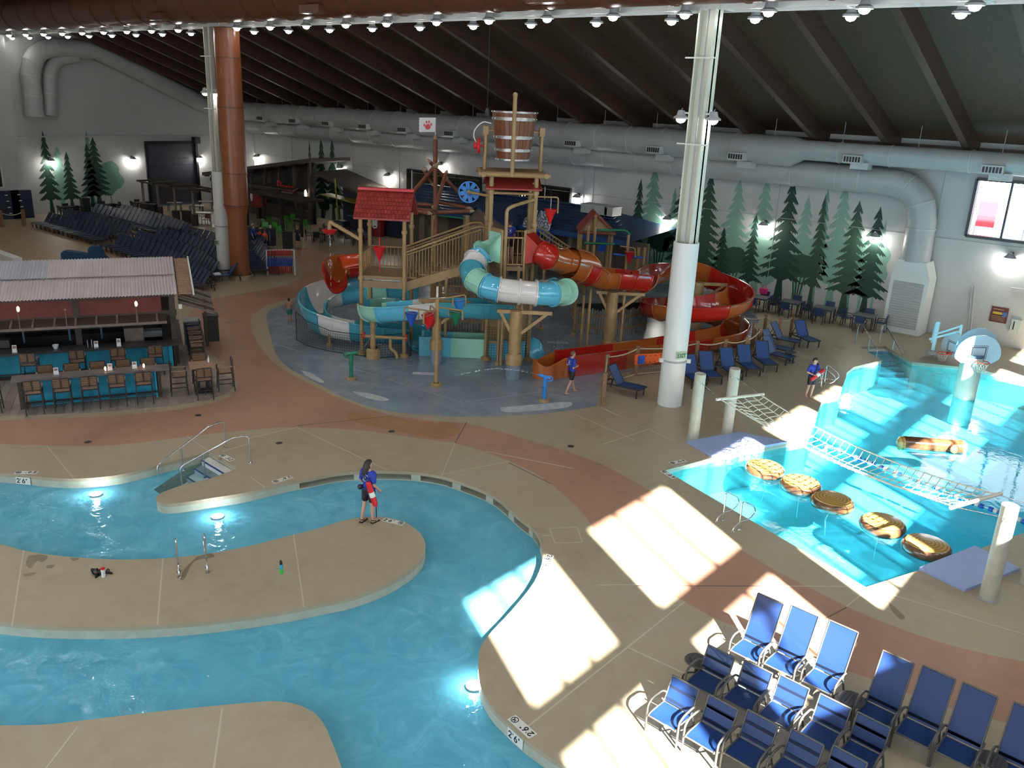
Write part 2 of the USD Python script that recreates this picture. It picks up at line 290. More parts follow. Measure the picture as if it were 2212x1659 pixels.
path_p = Polygon(gp(PATH)+[(gp(PATH)[-1][0]-12, gp(PATH)[-1][1]-10), (gp(PATH)[0][0]-12, gp(PATH)[0][1]-10)]).buffer(0).difference(holes).difference(pad)
beach = Polygon(gp(BEACH)+[(-76.9, 18)]).intersection(ROOM).difference(path_p).difference(pad)
tan_p = ROOM.difference(unary_union([holes, pad, path_p, beach]))
floor = T('floor', kind='structure')
for nm, po, m, lb in (('deck_slab', tan_p, m_tan, 'tan concrete deck'), ('path_slab', path_p, m_brown, 'reddish brown concrete path'), ('splash_pad_slab', pad, m_pad, 'wet blue grey splash pad'), ('beach_slab', beach, m_sand, 'orange tan sloping beach')):
    floor.part(nm, MB().prism(po, -.10, 0, bottom=False), m, lb, smooth=False)
RB, RW, PB, PW = -.95, -.30, -1.35, -.16
pw = MB()
def poly_walls(mb, po, z0, z1, skip=None):
    for g in getattr(po, 'geoms', [po]):
        for r in [g.exterior]+list(g.interiors):
            c = np.array(r.coords)[:, :2]; c = c if r is not g.exterior else c
            for a, b in zip(c[:-1], c[1:]):
                if skip is not None and skip.contains(Point((a+b)/2)): continue
                mb.wall([a, b], z0, z1)
arcband = LineString(arc).buffer(.06)
poly_walls(pw, river, RB, -.10, arcband); floor.part('river_wall', pw, m_coping, 'pale green grey pool wall', smooth=False)
rim = MB(); poly_walls(rim, river.buffer(.012).intersection(river.buffer(.1)), -.10, .004)
pw = MB(); poly_walls(pw, pool, PB, -.10); floor.part('pool_wall', pw, m_coping, 'pale green grey pool wall', smooth=False)
floor.part('river_bottom', MB().prism(river.buffer(1.5), RB-.05, RB, False, False), m_bottom, smooth=False)
floor.part('pool_bottom', MB().prism(pool, PB-.05, PB, False, False), m_bottom, smooth=False)
# dark slots under the overhanging edge of the bend
al = LineString(arc); off = [tuple(np.array(p)) for p in al.parallel_offset(.9, 'left').coords]
if LineString(off).distance(river) < .5: off = list(al.parallel_offset(.9, 'right').coords)
if np.hypot(off[0][0]-arc[0][0], off[0][1]-arc[0][1]) > np.hypot(off[-1][0]-arc[0][0], off[-1][1]-arc[0][1]): off = off[::-1]
sl = MB(); sl.wall(off, -.27, -.10); lip = MB(); lip.wall(arc, RB, -.27); lip.prism(Polygon(arc+off[::-1]).buffer(0), -.28, -.27, False, False)
for a, b in ((arc[0], off[0]), (arc[-1], off[-1])): sl.wall([a, b], -.27, -.1)
floor.part('slot_back', sl, m_coping, smooth=False); floor.part('slot_ledge', lip, m_coping, smooth=False)
for f_ in (.0, .205, .385, .53, .665, .79, .90, 1):
    p = al.interpolate(f_, True); q = LineString(off).interpolate(f_, True)
    a, b = V(p.x, p.y, -.185), V(q.x, q.y, -.185); b = a+(b-a)*.5
    floor.part('slot_pier', MB().bar(a, b, .30, .17), m_coping, smooth=False)
STEPA = Polygon(gp([(440, 965), (525, 1012), (400, 1058), (372, 1066), (330, 1037)]))
solo('step_water', MB().prism(river.intersection(STEPA), RW-.01, RW, False, False), m_stepw, 'clear shallow water over the river steps', 'water', kind='stuff', smooth=False)
solo('lazy_river_water', MB().prism(river.difference(STEPA), RW-.01, RW, False, False), m_river, 'rippling turquoise water of the winding lazy river', 'water', kind='stuff', smooth=False)
solo('activity_pool_water', MB().prism(pool, PW-.01, PW, False, False), m_poolw, 'clear bright cyan water of the sunlit activity pool', 'water', kind='stuff', smooth=False)
JOINTS = [((101, 963), (159, 1033)), ((641, 923), (838, 1016)), ((540, 946), (641, 923)), ((540, 1030), (573, 1053)), ((983, 957), (954, 1028)), ((954, 1025), (1100, 996)), ((404, 942), (451, 975)), ((51, 1189), (26, 1352)), ((352, 1206), (340, 1350)), ((634, 1155), (657, 1312)), ((1290, 877), (1420, 935)), ((1300, 960), (1470, 905)), ((1225, 888), (1370, 950)), ((1375, 1263), (1290, 1264)), ((1690, 1266), (1830, 1267)), ((1479, 1300), (1140, 1570)), ((1355, 1398), (1480, 1455)), ((1460, 955), (1300, 880)), ((1830, 800), (1700, 760)), ((1829, 1310), (1860, 1285)), ((1870, 1268), (2212, 1370)), ((480, 1530), (462, 1659)), ((168, 1570), (100, 1659)), ((1050, 975), (1240, 1012)), ((480, 975), (540, 958)), ((1500, 690), (1830, 760)), ((1187, 1141), (1247, 1139)), ((1247, 1139), (1258, 1171)), ((1258, 1171), (1199, 1173)), ((1199, 1173), (1187, 1141)), ((1172, 1158), (1192, 1156))]
for a, b in JOINTS:
    a, b = G(*a, .002), G(*b, .002); floor.part('control_joint', MB().bar(a, b, .035, .004), m_joint, smooth=False)
for a, b in (((983, 957), (1008, 912)), ((1375, 1265), (1690, 1266)), ((1690, 1385), (1829, 1312)), ((1190, 1045), (1100, 1000)), ((850, 898), (640, 920))):
    a, b = G(*a, .002), G(*b, .002); floor.part('control_joint', MB().bar(a, b, .03, .004), m_joint_d, smooth=False)
for a, b in (((588, 741), (1000, 870)), ((1005, 868), (1290, 830)), ((760, 800), (1330, 750))):
    a, b = G(*a, .002), G(*b, .002); floor.part('control_joint', MB().bar(a, b, .03, .004), m_grey, smooth=False)

# ---------------------------------------------------------------- walls, roof, windows
YB, XG, XR = 48.2, -77.0, 3.5
def rz_(y): return 9.75+.36*(YB-max(y, 12.))              # underside of the roof deck
W1, W2, W3 = (-51.6, 1.0, -43.7, 5.2), (-42.5, 1.0, -35.4, 5.2), (-10.46, 5.25, -4.2, 8.05)
wb = sbox(XG-1, -1.5, XR, 9.9)
for a in (W1, W2, W3): wb = wb.difference(sbox(*a))
Mxz = np.array([[1, 0, 0], [0, 0, -1], [0, 1, 0]])        # plan (x, z) stood up, thickness away from the hall
wall_b = T('wall_back', kind='structure', loc=(0, YB, 0))
wall_b.part('wall_panel', MB().prism(wb, 0, .35).move((0, YB+.35, 0), 0, Mxz), m_wall, smooth=False)
Myz = np.array([[0, 0, 1], [1, 0, 0], [0, 1, 0]])
gab = Polygon([(-8, -1.5), (YB, -1.5), (YB, 10.2), (12, rz_(12)+.4), (-8, rz_(12)+.4)]).difference(sbox(39.65, -.2, 44.4, 5.8))
wall_l = T('wall_left', kind='structure', loc=(XG, 20, 0))
wall_l.part('wall_panel', MB().prism(gab, -.35, 0).move((XG, 0, 0), 0, Myz), m_wall, smooth=False)
wall_l.part('pilaster', MB().box((XG+.5, 24.5, 8), (1, 8, 18)), m_wall, smooth=False)
wall_l.part('ledge', MB().box((XG+.15, 36, 6.3), (.3, 24, .12)).box((XG+.7, 25, 6.3), (.8, 8, .12)), m_wall, smooth=False)
sol = Polygon([(-60, -1.5), (YB, -1.5), (YB, 12), (12, rz_(12)+2), (-60, rz_(12)+8)])  # unseen wall, carried on past the hall to hold back stray sun
COLS = [(4.3, 7.1), (8.9, 12.8), (14.5, 18.3), (19.7, 23.2), (24.4, 26.8), (28.3, 31.9), (34, 37.8), (39.6, 43.4)]
WINS = [(y0, y1, z0, z1) for y0, y1 in COLS for z0, z1 in ((6.85, 9.25), (10.2, 13.25)) if not (z0 > 10 and y0 > 33)]
wr = T('wall_right', kind='structure', loc=(XR, 20, 0)); k = 0
for y0, y1, z0, z1 in WINS: sol = sol.difference(sbox(y0, z0, y1, z1))
wr.part('wall_panel', MB().prism(sol, 0, .1).move((XR, 0, 0), 0, Myz), m_wall, smooth=False)
for y0, y1, z0, z1 in WINS:
    k += 1; w = T(f'window_{k+10}', kind='structure', loc=(XR+.05, y0, z0))
    for q in (1, 2):
        yy = y0+(y1-y0)*q/3; w.part('mullion', MB().box((XR+.05, yy, (z0+z1)/2), (.08, .12, z1-z0)), m_grey, smooth=False)
    w.part('sill', MB().box((XR+.05, (y0+y1)/2, z0+.04), (.12, y1-y0, .08)), m_grey, smooth=False)
wf = T('wall_front', kind='structure', loc=(-30, -8, 0)); fo = sbox(XG, -1.5, XR, rz_(12)).difference(sbox(-12, 1, 2.5, 15)).difference(sbox(-30, 1, -14, 9))  # out of view; openings placed to let sky light into the right side
wf.part('wall_panel', MB().prism(fo, 0, .3).move((0, -8, 0), 0, Mxz), m_wall, smooth=False)
ceil = T('ceiling', kind='structure', loc=(0, 20, 12))
rd = MB(); hp = [(YB+.4, rz_(YB)-.12), (12, rz_(12)), (-8, rz_(12))]
for (ya, za), (yb, zb) in zip(hp, hp[1:]):
    rd.hexa([(XG-.4, yb, zb), (XR+.2, yb, zb), (XR+.2, ya, za), (XG-.4, ya, za), (XG-.4, yb, zb+.3), (XR+.2, yb, zb+.3), (XR+.2, ya, za+.3), (XG-.4, ya, za+.3)])
ceil.part('roof_deck', rd, m_wood, 'dark stained wooden roof deck', smooth=False)
for i in range(21):
    x = .4-3.75*i; r = MB(); r.bar((x, YB-.02, rz_(YB)-.40), (x, 12, rz_(12)-.40), .34, .95, (0, 0, 1)); r.bar((x, 12, rz_(12)-.4), (x, -8, rz_(12)-.4), .34, .95)
    ceil.part('rafter', r, m_glulam, smooth=False)
ceil.part('eave_beam', MB().box((-36.5, YB-.12, 9.35), (81, .2, .35)), m_glulam, smooth=False)
wall_b.part('wall_seam', MB().box((-36.5, YB-.01, 4.98), (81, .03, .03)), m_seam, smooth=False)
for x in (-67, -58.5, -52.7, -43.1, -33.6, -25.4, -20.6, -12.0, -6.2): wall_b.part('wall_seam', MB().box((x, YB-.01, 4.8), (.03, .03, 9.6)), m_seam, smooth=False)
# windows of the back wall
def frame(t, x0, z0, x1, z1, cols, m, y=YB, w=.1):
    t.part('window_frame', MB().box(((x0+x1)/2, y, z0), (x1-x0, .4, w)).box(((x0+x1)/2, y, z1), (x1-x0, .4, w)).box((x0, y, (z0+z1)/2), (w, .4, z1-z0)).box((x1, y, (z0+z1)/2), (w, .4, z1-z0)), m, smooth=False)
    for q in range(1, cols):
        x = x0+(x1-x0)*q/cols; t.part('mullion', MB().box((x, y+.05, (z0+z1)/2), (.09, .2, z1-z0)), m, smooth=False)
    for q in range(cols):
        a, b = x0+(x1-x0)*q/cols, x0+(x1-x0)*(q+1)/cols
        t.part('pane', MB().box(((a+b)/2, y+.08, (z0+z1)/2), (b-a-.1, .02, z1-z0-.1)), m_glass, smooth=False)
for i, a in enumerate((W1, W2)):
    t = T(f'window_{i+1}', kind='structure', loc=(a[0], YB, a[1])); frame(t, *a, 3 if i == 0 else 4, m_black)
    t.part('room_beyond', MB().box(((a[0]+a[2])/2, YB+4.2, 2.9), (a[2]-a[0], .2, 6)).box(((a[0]+a[2])/2, YB+2.3, 5.6), (a[2]-a[0], 3.8, .1)).box(((a[0]+a[2])/2, YB+2.3, .6), (a[2]-a[0], 3.8, .1)).box((a[0], YB+2.3, 3), (.1, 3.8, 5.4)).box((a[2], YB+2.3, 3), (.1, 3.8, 5.4)), m_dark, smooth=False)
t = T('window_3', kind='structure', loc=(W3[0], YB, W3[1])); frame(t, *W3, 4, m_dark, w=.14)
def decal(po, org, u, n, th):           # a flat painted shape: plan polygon stood up on a wall
    u = V(*u); n = V(*n); M = np.column_stack([u, V(0, 0, 1), n]); return MB().prism(po, 0, th, bottom=False).move(org, 0, M)
# string lights seen in the room beyond
for i, (x0, z0, x1, z1) in enumerate(((-51.0, 3.1, -46.2, 3.15), (-50.9, 2.75, -44.0, 4.6), (-48.6, 2.75, -45.3, 2.95), (-42.0, 3.9, -40.9, 4.4))):
    t = T('string_light', ['string of warm bulbs hanging level behind the left dark window', 'string of warm bulbs rising to the right behind the left dark window', 'short lower string of warm bulbs behind the left dark window', 'short string of warm bulbs behind the right dark window'][i], 'string lights', loc=(x0, YB+2.4, z0), group='string lights')
    n = int((x1-x0)/.26)+1; t.part('wire', MB().rod((x0, YB+2.4, z0+.08), (x1, YB+2.4, z1+.08), .012, 4), m_black)
    for q in range(n):
        f_ = q/max(1, n-1); t.part('bulb', MB().ball((x0+(x1-x0)*f_, YB+2.4, z0+(z1-z0)*f_-.12*math.sin(PI*f_*3)**2), .05, 6), m_bulb)
# overhead door of the left wall
d = T('door_1', kind='structure', loc=(XG, 42, 0)); m_door = mat('overhead_door', (.055, .062, .085), .5)
for i in range(9): d.part('door_slat', MB().box((XG-.15, 42.02, .32+i*.62), (.06, 4.8, .61)), m_door, smooth=False)
d.part('backing', MB().box((XG-.3, 42.02, 2.9), (.1, 5.4, 6.4)), m_black, smooth=False)
d.part('door_frame', MB().box((XG+.03, 39.55, 2.9), (.3, .22, 5.9)).box((XG+.03, 44.5, 2.9), (.3, .22, 5.9)).box((XG+.1, 42.02, 5.75), (.5, 5.1, .25)), m_black, smooth=False)
d.part('operator_box', MB().box((XG+.35, 44.4, 5.95), (.5, .6, .6)), m_black, smooth=False)
# painted trees
def pine(h, w, seed, trunk=.18, n=9):
    r = random.Random(seed); L, R = [], []; tb = h*trunk
    for side, out in ((-1, L), (1, R)):
        for i in range(n):
            f0, f1 = i/n, (i+1)/n; z0, z1 = h-(h-tb)*f0, h-(h-tb)*f1; ww = w*(.10+.90*f1**.9)*(r.uniform(.72, 1.08)); inn = w*(.05+.30*f0)
            out += [(side*inn*.75, z0), (side*ww*.52, z0-(z0-z1)*.42), (side*ww*.9, z1+(z0-z1)*.02), (side*ww, z1-(z0-z1)*.22), (side*ww*.78, z1-(z0-z1)*.08), (side*ww*.80, z1-(z0-z1)*.30), (side*ww*.60, z1-(z0-z1)*.02), (side*ww*.58, z1-(z0-z1)*.24), (side*ww*.40, z1+(z0-z1)*.06)]
    tw = w*.19; L += [(-tw*.55, tb*.9), (-tw, 0)]; R += [(tw*.55, tb*.9), (tw*1.15, 0)]
    p = Polygon([(0, h*1.03)]+R+L[::-1]).buffer(0); return max(p.geoms, key=lambda g: g.area) if hasattr(p, 'geoms') else p
m_mural = [mat('mural_dark_green', (.012, .045, .03), .6), mat('mural_mid_green', (.03, .075, .045), .6), mat('mural_pale_green', (.13, .27, .21), .6), mat('mural_haze_green', (.20, .36, .29), .6)]
def mural(wall, wy, top, foot, hw, tone, seed, n=9, axis='y', trunk=.18, layer=1, label=None):
    P = (lambda x, y: WY(x, y, wy)) if axis == 'y' else (lambda x, y: WX(x, y, wy))
    a, b = P(*top), P(*foot); h = a[2]-max(b[2], .02); c = P(top[0]+hw*(1.25 if tone < 2 else 1.7), top[1])
    w = abs((c-a)[0 if axis == 'y' else 1])
    u, nn = ((1, 0, 0), (0, -1, 0)) if axis == 'y' else ((0, 1, 0), (1, 0, 0))
    M = np.column_stack([V(*u), V(0, 0, 1), V(*nn)])
    q = V(a[0], wy, max(b[2], .02)) if axis == 'y' else V(wy, a[1], max(b[2], .02))
    wall.part('painted_tree', MB().prism(pine(h, w, seed, trunk, n), 0, .004*layer, bottom=False).move(q, 0, M), m_mural[tone], label, smooth=False)
wy = YB-.003
for i, (t_, f_, hw, tone, lb) in enumerate([((1416, 368), (1405, 610), 30, 2, None), ((1459, 410), (1448, 600), 14, 2, None), ((1599, 393), (1575, 640), 32, 3, None), ((1658, 389), (1640, 645), 30, 3, None), ((1747, 428), (1722, 660), 24, 3, None), ((1789, 413), (1762, 665), 18, 2, None), ((1829, 406), (1795, 680), 32, 3, None), ((1914, 481), (1890, 700), 12, 3, None), ((1860, 470), (1835, 690), 18, 2, None), ((1368, 470), (1360, 600), 12, 2, None)]):
    mural(wall_b, wy, t_, f_, hw, tone, 40+i, layer=1, trunk=.3)
for i, (t_, f_, hw, tone, n, lb) in enumerate([((1385, 391), (1374, 600), 22, 0, 10, 'tall dark painted pine left of the white column'), ((1483, 370), (1465, 640), 34, 0, 11, None), ((1537, 379), (1522, 640), 42, 1, 11, None), ((1565, 494), (1552, 640), 24, 0, 8, 'small dark painted pine right of the white column'), ((1634, 466), (1612, 650), 24, 0, 10, None), ((1714, 395), (1678, 668), 46, 0, 10, 'large dark painted pine in the middle of the right mural'), ((1783, 427), (1755, 672), 24, 1, 11, None), ((1857, 440), (1825, 695), 44, 1, 11, None), ((1902, 453), (1876, 700), 42, 0, 10, 'dark painted pine nearest the right duct'), ((668, 308), (668, 470), 9, 0, 9, None), ((693, 304), (699, 482), 17, 0, 9, 'dark painted pine rising behind the sloping shop roof'), ((717, 306), (735, 490), 17, 0, 9, None), ((730, 350), (745, 495), 16, 1, 8, None)]):
    mural(wall_b, wy, t_, f_, hw, tone, 70+i, n, layer=2, trunk=.22, label=lb)
for i, (t_, f_, hw, tone, n, ly) in enumerate([((186, 287), (190, 440), 14, 2, 8, 1), ((122, 320), (132, 450), 20, 3, 8, 1), ((92, 287), (106, 462), 22, 0, 9, 2), ((143, 331), (160, 450), 20, 0, 8, 2), ((186, 312), (200, 447), 20, 0, 9, 2), ((200, 300), (218, 447), 30, 0, 10, 2)]):
    mural(wall_l, XG+.003, t_, f_, hw, tone, 90+i, n, 'x', layer=ly)
def blob(r, seed, n=30, sy=.8):
    q = random.Random(seed); return Polygon([(r*math.cos(a)*(1+.12*math.sin(5*a+seed)+q.uniform(-.06, .06)), r*sy*math.sin(a)*(1+.1*math.sin(4*a+seed)+q.uniform(-.06, .06))) for a in np.arange(n)*2*PI/n]).buffer(0)
for px, py, r, sd, tone in ((1425, 515, 1.0, 1, 0), (1455, 530, .8, 2, 2), (1583, 562, 1.0, 3, 1), (1728, 575, .9, 4, 1), (700, 440, .8, 5, 0)):
    q = WY(px, py, wy); b = blob(r, sd)
    for k in (-.35, -.1, .15, .4): b = b.union(Polygon([(k*.3-.04, -q[2]+.3), (k*.3+.04, -q[2]+.3), (k*r*1.3+.04, 0), (k*r*1.3-.04, 0)]))
    wall_b.part('painted_bush', decal(b, q, (1, 0, 0), (0, -1, 0), .006), m_mural[tone], smooth=False)
q = WX(236, 385, XG+.003); wall_l.part('painted_bush', decal(blob(1.2, 9, sy=1.2).union(sbox(-.06, -q[2]+.2, .06, 0)), q, (0, 1, 0), (1, 0, 0), .004), m_mural[2], smooth=False)
for i, (x, h) in enumerate(((1440, 2.2), (1510, 3.0), (1590, 2.4), (1650, 3.2), (1735, 3.0), (1800, 2.6), (1865, 2.2))):   # pale painted thicket between the trunks
    q = WY(x, 600, wy); wall_b.part('painted_thicket', decal(blob(1.25, 30+i, sy=1.0).union(sbox(-.09, -q[2]-.9+.02, .07, 0)), V(q[0], wy, q[2]+.9), (1, 0, 0), (0, -1, 0), .002), m_mural[3], smooth=False)

m_stain = mat('wet_stain', (.19, .155, .105), .3, var=.15, scale=3); m_stain2 = mat('orange_stain', (.33, .165, .075), .35, var=.15, scale=2); m_white_s = mat('dry_scale', (.42, .44, .46), .5, var=.2, scale=4)
def stain(pts, m, z=.0015): floor.part('stain', MB().prism(Polygon(sm(gp(pts)+[gp(pts)[0]], 3)).buffer(0), 0, z, bottom=False, sides=False), m, smooth=False)
for pts in (((62, 1200), (90, 1198), (104, 1203), (92, 1215), (80, 1212), (66, 1228), (56, 1218)), ((100, 1222), (118, 1220), (112, 1227), (101, 1227)), ((150, 1205), (172, 1206), (160, 1212)), ((425, 1203), (455, 1195), (462, 1204), (420, 1212), (400, 1248), (390, 1252), (398, 1230)), ((50, 1240), (78, 1236), (70, 1243), (52, 1245)), ((470, 992), (480, 985), (478, 995)), ((1920, 1300), (1945, 1322), (1955, 1334), (1945, 1338), (1925, 1318))): stain(pts, m_stain)
stain(((760, 890), (850, 902), (930, 912), (985, 915), (990, 935), (950, 948), (880, 935), (800, 920), (750, 905)), m_stain2)
for pts in (((650, 800), (672, 806), (700, 824), (690, 826), (662, 812)), ((1080, 880), (1150, 874), (1230, 868), (1225, 880), (1150, 888), (1090, 890)), ((760, 845), (800, 850), (840, 862), (820, 866), (780, 856))): stain(pts, m_white_s)
# ---------------------------------------------------------------- columns, beam, lamps, ducts
def cyl(a, b, r, n=24): return MB().rod(a, b, r, n)
def column(base, lb, rpx, zc, flip):
    b = V(*G(*base)[:2], 0); r = rpx*dep(b)/F
    t = T('column', lb, 'column', b)
    t.part('post', MB().bar(b+V(0, 0, zc-.1), b+V(0, 0, 13.95), .10, .62, (1, 0, 0)).bar(b+V(-.28, 0, zc-.1), b+V(-.28, 0, 13.95), .55, .06, (1, 0, 0)).bar(b+V(.28, 0, zc-.1), b+V(.28, 0, 13.95), .55, .06, (1, 0, 0)), m_cream, smooth=False)
    t.part('cover', MB().lathe([(r, 0), (r, zc), (r-.04, zc), (r-.04, zc-.2), (.01, zc-.2)], b, 32), m_white, 'round white column cover')
    zr = 1.75 if base[0] > 1000 else 2.9
    t.part('strap', MB().lathe([(r+.005, zr), (r+.03, zr), (r+.03, zr+.06), (r+.005, zr+.06)], b, 32), m_grey)
    br = MB()
    for a in (.4, 2.6, 4.2): br.box(b+V(math.cos(a)*(r+.08), math.sin(a)*(r+.08), zr+.03), (.16, .12, .14), a)
    t.part('strap_box', br, m_white, smooth=False)
    for k in (-1, 1): t.part('lamp_arm', MB().bar(b+V(.33*k, -.2, 10.62), b+V(.62*k, -.2, 10.62), .06, .06), m_white, smooth=False)
    t.part('conduit', MB().rod(b+V(.1, -.31, zc), b+V(.1, -.31, 13.9), .03, 6), m_grey)
    for z in (9.6, 12.4): t.part('crossbar', MB().bar(b+V(-.6, -.34, z), b+V(.6, -.34, z), .05, .05), m_white, smooth=False)
    return b, r
colR, rR = column((1446, 872), 'tall white column with round base standing right of the red slide', 26, 6.2, 1)
colL, rL = column((488, 592), 'tall white column with round base beside the brown pipe', 16, 6.1, -1)
def lamp_model():
    t = T('highbay_lamp', None, 'lamp')
    t.part('housing', MB().lathe([(.01, .30), (.12, .28), (.16, .12), (.26, .06), (.26, 0), (.2, 0)], n=14), m_grey, world=False)
    t.part('hook', MB().tube(rnd([(0, 0, .27), (0, 0, .33), (.05, 0, .35)], .04), .015, 6), m_grey, world=False)
    t.part('lens', MB().lathe([(.17, .01), (.165, -.05), (.11, -.12), (.01, -.15)], n=12), m_lamp, world=False); return t
lampk = Kind(lamp_model)
LAMPS = [(75, 293), (98, 283), (218, 288), (245, 272), (370, 280), (405, 268), (528, 275), (572, 262), (698, 268), (755, 255), (882, 262), (948, 243), (1080, 258), (1155, 235), (1290, 248), (1380, 230), (1518, 240), (1625, 224), (1880, 212), (2020, 228), (2165, 210)]
LAMPS = [(x/3.95, y/3.95) for x, y in LAMPS]+[(440+x/3.352, y/3.352) for x, y in ((480, 188), (612, 173), (742, 182), (910, 165), (1028, 178), (1220, 150), (1323, 168), (1566, 138), (1685, 152), (1953, 125), (2065, 140))]+[(1148, 30), (1182, 36), (1290, 25), (1325, 31), (1453, 20), (1480, 25), (1635, 12), (1661, 22), (1843, 4), (1869, 9), (2082, 0), (2108, 4)]
rows_ = {}; nL = len(LAMPS); lamps = sorted(WY(x, y, 28) for x, y in LAMPS) if False else [WY(x, y, 28) for x, y in LAMPS]
for i, p in enumerate(lamps):
    fary = i % 2 == (1 if i < 18 else 0)
    y = 28.95 if (i % 2 == 1) == (i < 18) else 27.05
    q = WY(LAMPS[i][0], LAMPS[i][1], y)
    rows_.setdefault(y, []).append((q[0], y, 13.72))
for y, row in rows_.items():
    row.sort()
    for i, q in enumerate(row):
        o = f'{NTH[i]} from the left' if i < 14 else f'{NTH[len(row)-1-i]} from the right'
        lampk(q, .3*i, f'glowing highbay lamp, {o} in the {"rear" if y > 28 else "front"} row under the ridge beam', 'highbay lamps under the ridge beam')
for b, nm in ((colR, 'right'), (colL, 'left')):
    for k in (-1, 1): lampk((b[0]+.62*k, b[1]-.2, 10.42), 0, f'glowing lamp on the {("left" if k<0 else "right")} arm of the {"slide-side" if nm == "right" else "brown-pipe-side"} white column', None)
beam = T('ridge_beam', 'white steel beam with thin rails carrying the lamp row under the roof', 'beam', (-36, 28, 13.9))
for y in (27.55, 28.45):
    beam.part('chord', MB().box((-36.7, y, 14.02), (80.4, .10, .26)), m_white, smooth=False)
beam.part('web', MB().box((-36.7, 28, 15.5), (80.4, .2, 1.4)), m_cream, smooth=False)
for z in (14.35, 14.6, 14.85): beam.part('rail', MB().rod((-76.8, 27.4, z), (3.4, 27.4, z), .03, 6), m_grey)
for i in range(41):
    x = -76+1.98*i; beam.part('hanger', MB().box((x, 27.5, 14.45), (.06, .08, 1.0)).box((x, 28, 13.95), (.1, .9, .08)), m_white, smooth=False)
def duct(name, label, pts, r, m, bands, group=None, rr=None, n=20, diff=None, bm=None, slotm=None):
    t = T(name, label, 'duct', pts[0], group=group); P = [V(*p) for p in pts]
    t.part('pipe', MB().tube(P, r if rr is None else rr, n), m, smooth=True)
    seg = [0]
    for a, b in zip(P, P[1:]): seg.append(seg[-1]+np.linalg.norm(b-a))
    for s_ in bands:
        k = max(i for i in range(len(seg)) if seg[i] <= s_+1e-9); k = min(k, len(P)-2); d = (P[k+1]-P[k])/(seg[k+1]-seg[k]); c = P[k]+d*(s_-seg[k])
        R = (r if rr is None else np.interp(s_, seg, rr))+.015
        t.part('band', MB().tube([c-d*.035, c+d*.035], R+.02, n), bm or m_ductrib)
    return t
cr = list(np.arange(2.5, 53, 2.35))
up = duct('supply_duct', 'upper long grey duct with square outlets along the back wall', [(-74.5, 46.4, 8.78), (-19.4, 46.4, 8.78), (-18.7, 46.4, 8.9), (2.5, 46.4, 8.95)], .8, m_duct, cr+[57.7, 60.3, 64, 68, 72], rr=[.8, .8, .52, .52], n=24)
for x in (-67.5, -62.8, -58.4, -53.8, -49.3, -44.4, -39.2, -33.6, -27.5, -22.2, -15.9, -9.4):
    rr_ = .8 if x < -19 else .52; zc = 8.78 if x < -19 else 8.93; m = MB()
    o = up.part('outlet', MB().box((x, 46.4-rr_-.05, zc-rr_*.55), (.95, .5, .42)), m_ductrib, smooth=False)
    for k in range(6): up.part('louvre', MB().box((x-.36+k*.145, 46.4-rr_-.31, zc-rr_*.55), (.09, .03, .26)), m_black, under=o, smooth=False)
    up.part('bottom_outlet', MB().box((x+.3, 46.4-.15, zc-rr_-.08), (.9, .7, .35)), m_ductrib, smooth=False)
for x in np.arange(-73, 2, 3.75): up.part('hanger_rod', MB().rod((x, 46.3, 9.3), (x, 46.3, rz_(46.3)), .02, 5), m_grey)
el = spl([(-15.0, 47.3, 7.6), (-13.6, 47.3, 7.45), (-12.75, 47.3, 6.75), (-12.45, 47.3, 5.7)], 3)
low = duct('return_duct', 'lower long grey duct bending down to a louvred box in the corner', [(-74, 47.3, 7.6)]+el+[(-12.4, 47.3, 3.75)], .70, m_duct, list(np.arange(2, 58, 2.5))+[58.2, 60.6, 61.7, 62.9], n=24)
low.part('transition', MB().hexa([(-13.3, 46.75, 2.95), (-11.4, 46.75, 2.95), (-11.4, 48, 2.95), (-13.3, 48, 2.95), (-13.1, 46.7, 3.8), (-11.7, 46.7, 3.8), (-11.7, 48, 3.8), (-13.1, 48, 3.8)]), m_white, smooth=False)
low.part('louvre_box', MB().box((-12.35, 47.38, 1.55), (1.9, 1.3, 2.85)).box((-12.35, 47.38, .06), (1.9, 1.3, .12)), m_white, smooth=False)
for k in range(19): low.part('louvre', MB().bar((-13.1, 46.70, .35+k*.128), (-11.6, 46.70, .35+k*.128), .05, .10, (0, -.6, .8)), m_ductrib, smooth=False)
gd = duct('gable_duct', 'fat pale duct hooking over and running down under the left roof slope', spl([(-76, 30.0, 7.9), (-76, 30.05, 9.6), (-76, 30.1, 11.1), (-76, 30.75, 12.6), (-76, 32.3, 13.25), (-76, 35.6, 13.2)], 4)+[(-76, 45.2, 9.15), (-75.6, 46.5, 8.8)], .72, m_duct, [1.6, 3.1, 4.2, 6.5, 9.1])
duct('gable_duct_branch', 'thinner pale duct hanging beside the fat hooked duct on the left wall', spl([(-76.2, 31.3, 8.0), (-76.2, 31.5, 9.6), (-76.2, 31.7, 11.2), (-76.2, 32.4, 12.3), (-76.2, 34, 12.7)], 4), .5, m_duct, [1.7, 3.0])
bd = duct('brown_duct', 'huge dark brown duct running along under the roof at upper left', [(-70.3, 26.5, 15.0), (3, 26.5, 15.0)], 1.05, m_brownduct, list(np.arange(2.5, 72, 2.6)), bm=m_brownduct, n=28)
bd.part('end_cap', MB().tube([(-70.45, 26.5, 15.0), (-70.25, 26.5, 15.0)], [.9, 1.08], 28), m_brownduct)
for x in (-47.2, -33.7, -20.5): bd.part('outlet', MB().box((x, 25.75, 14.25), (1.4, .7, .35)), m_brownduct, smooth=False)
bp = G(520, 601); bp = V(bp[0], bp[1], 0); s_ = dep(bp)/F
pp = T('brown_pipe', 'thick glossy brown vertical pipe beside the left white column', 'pipe', bp)
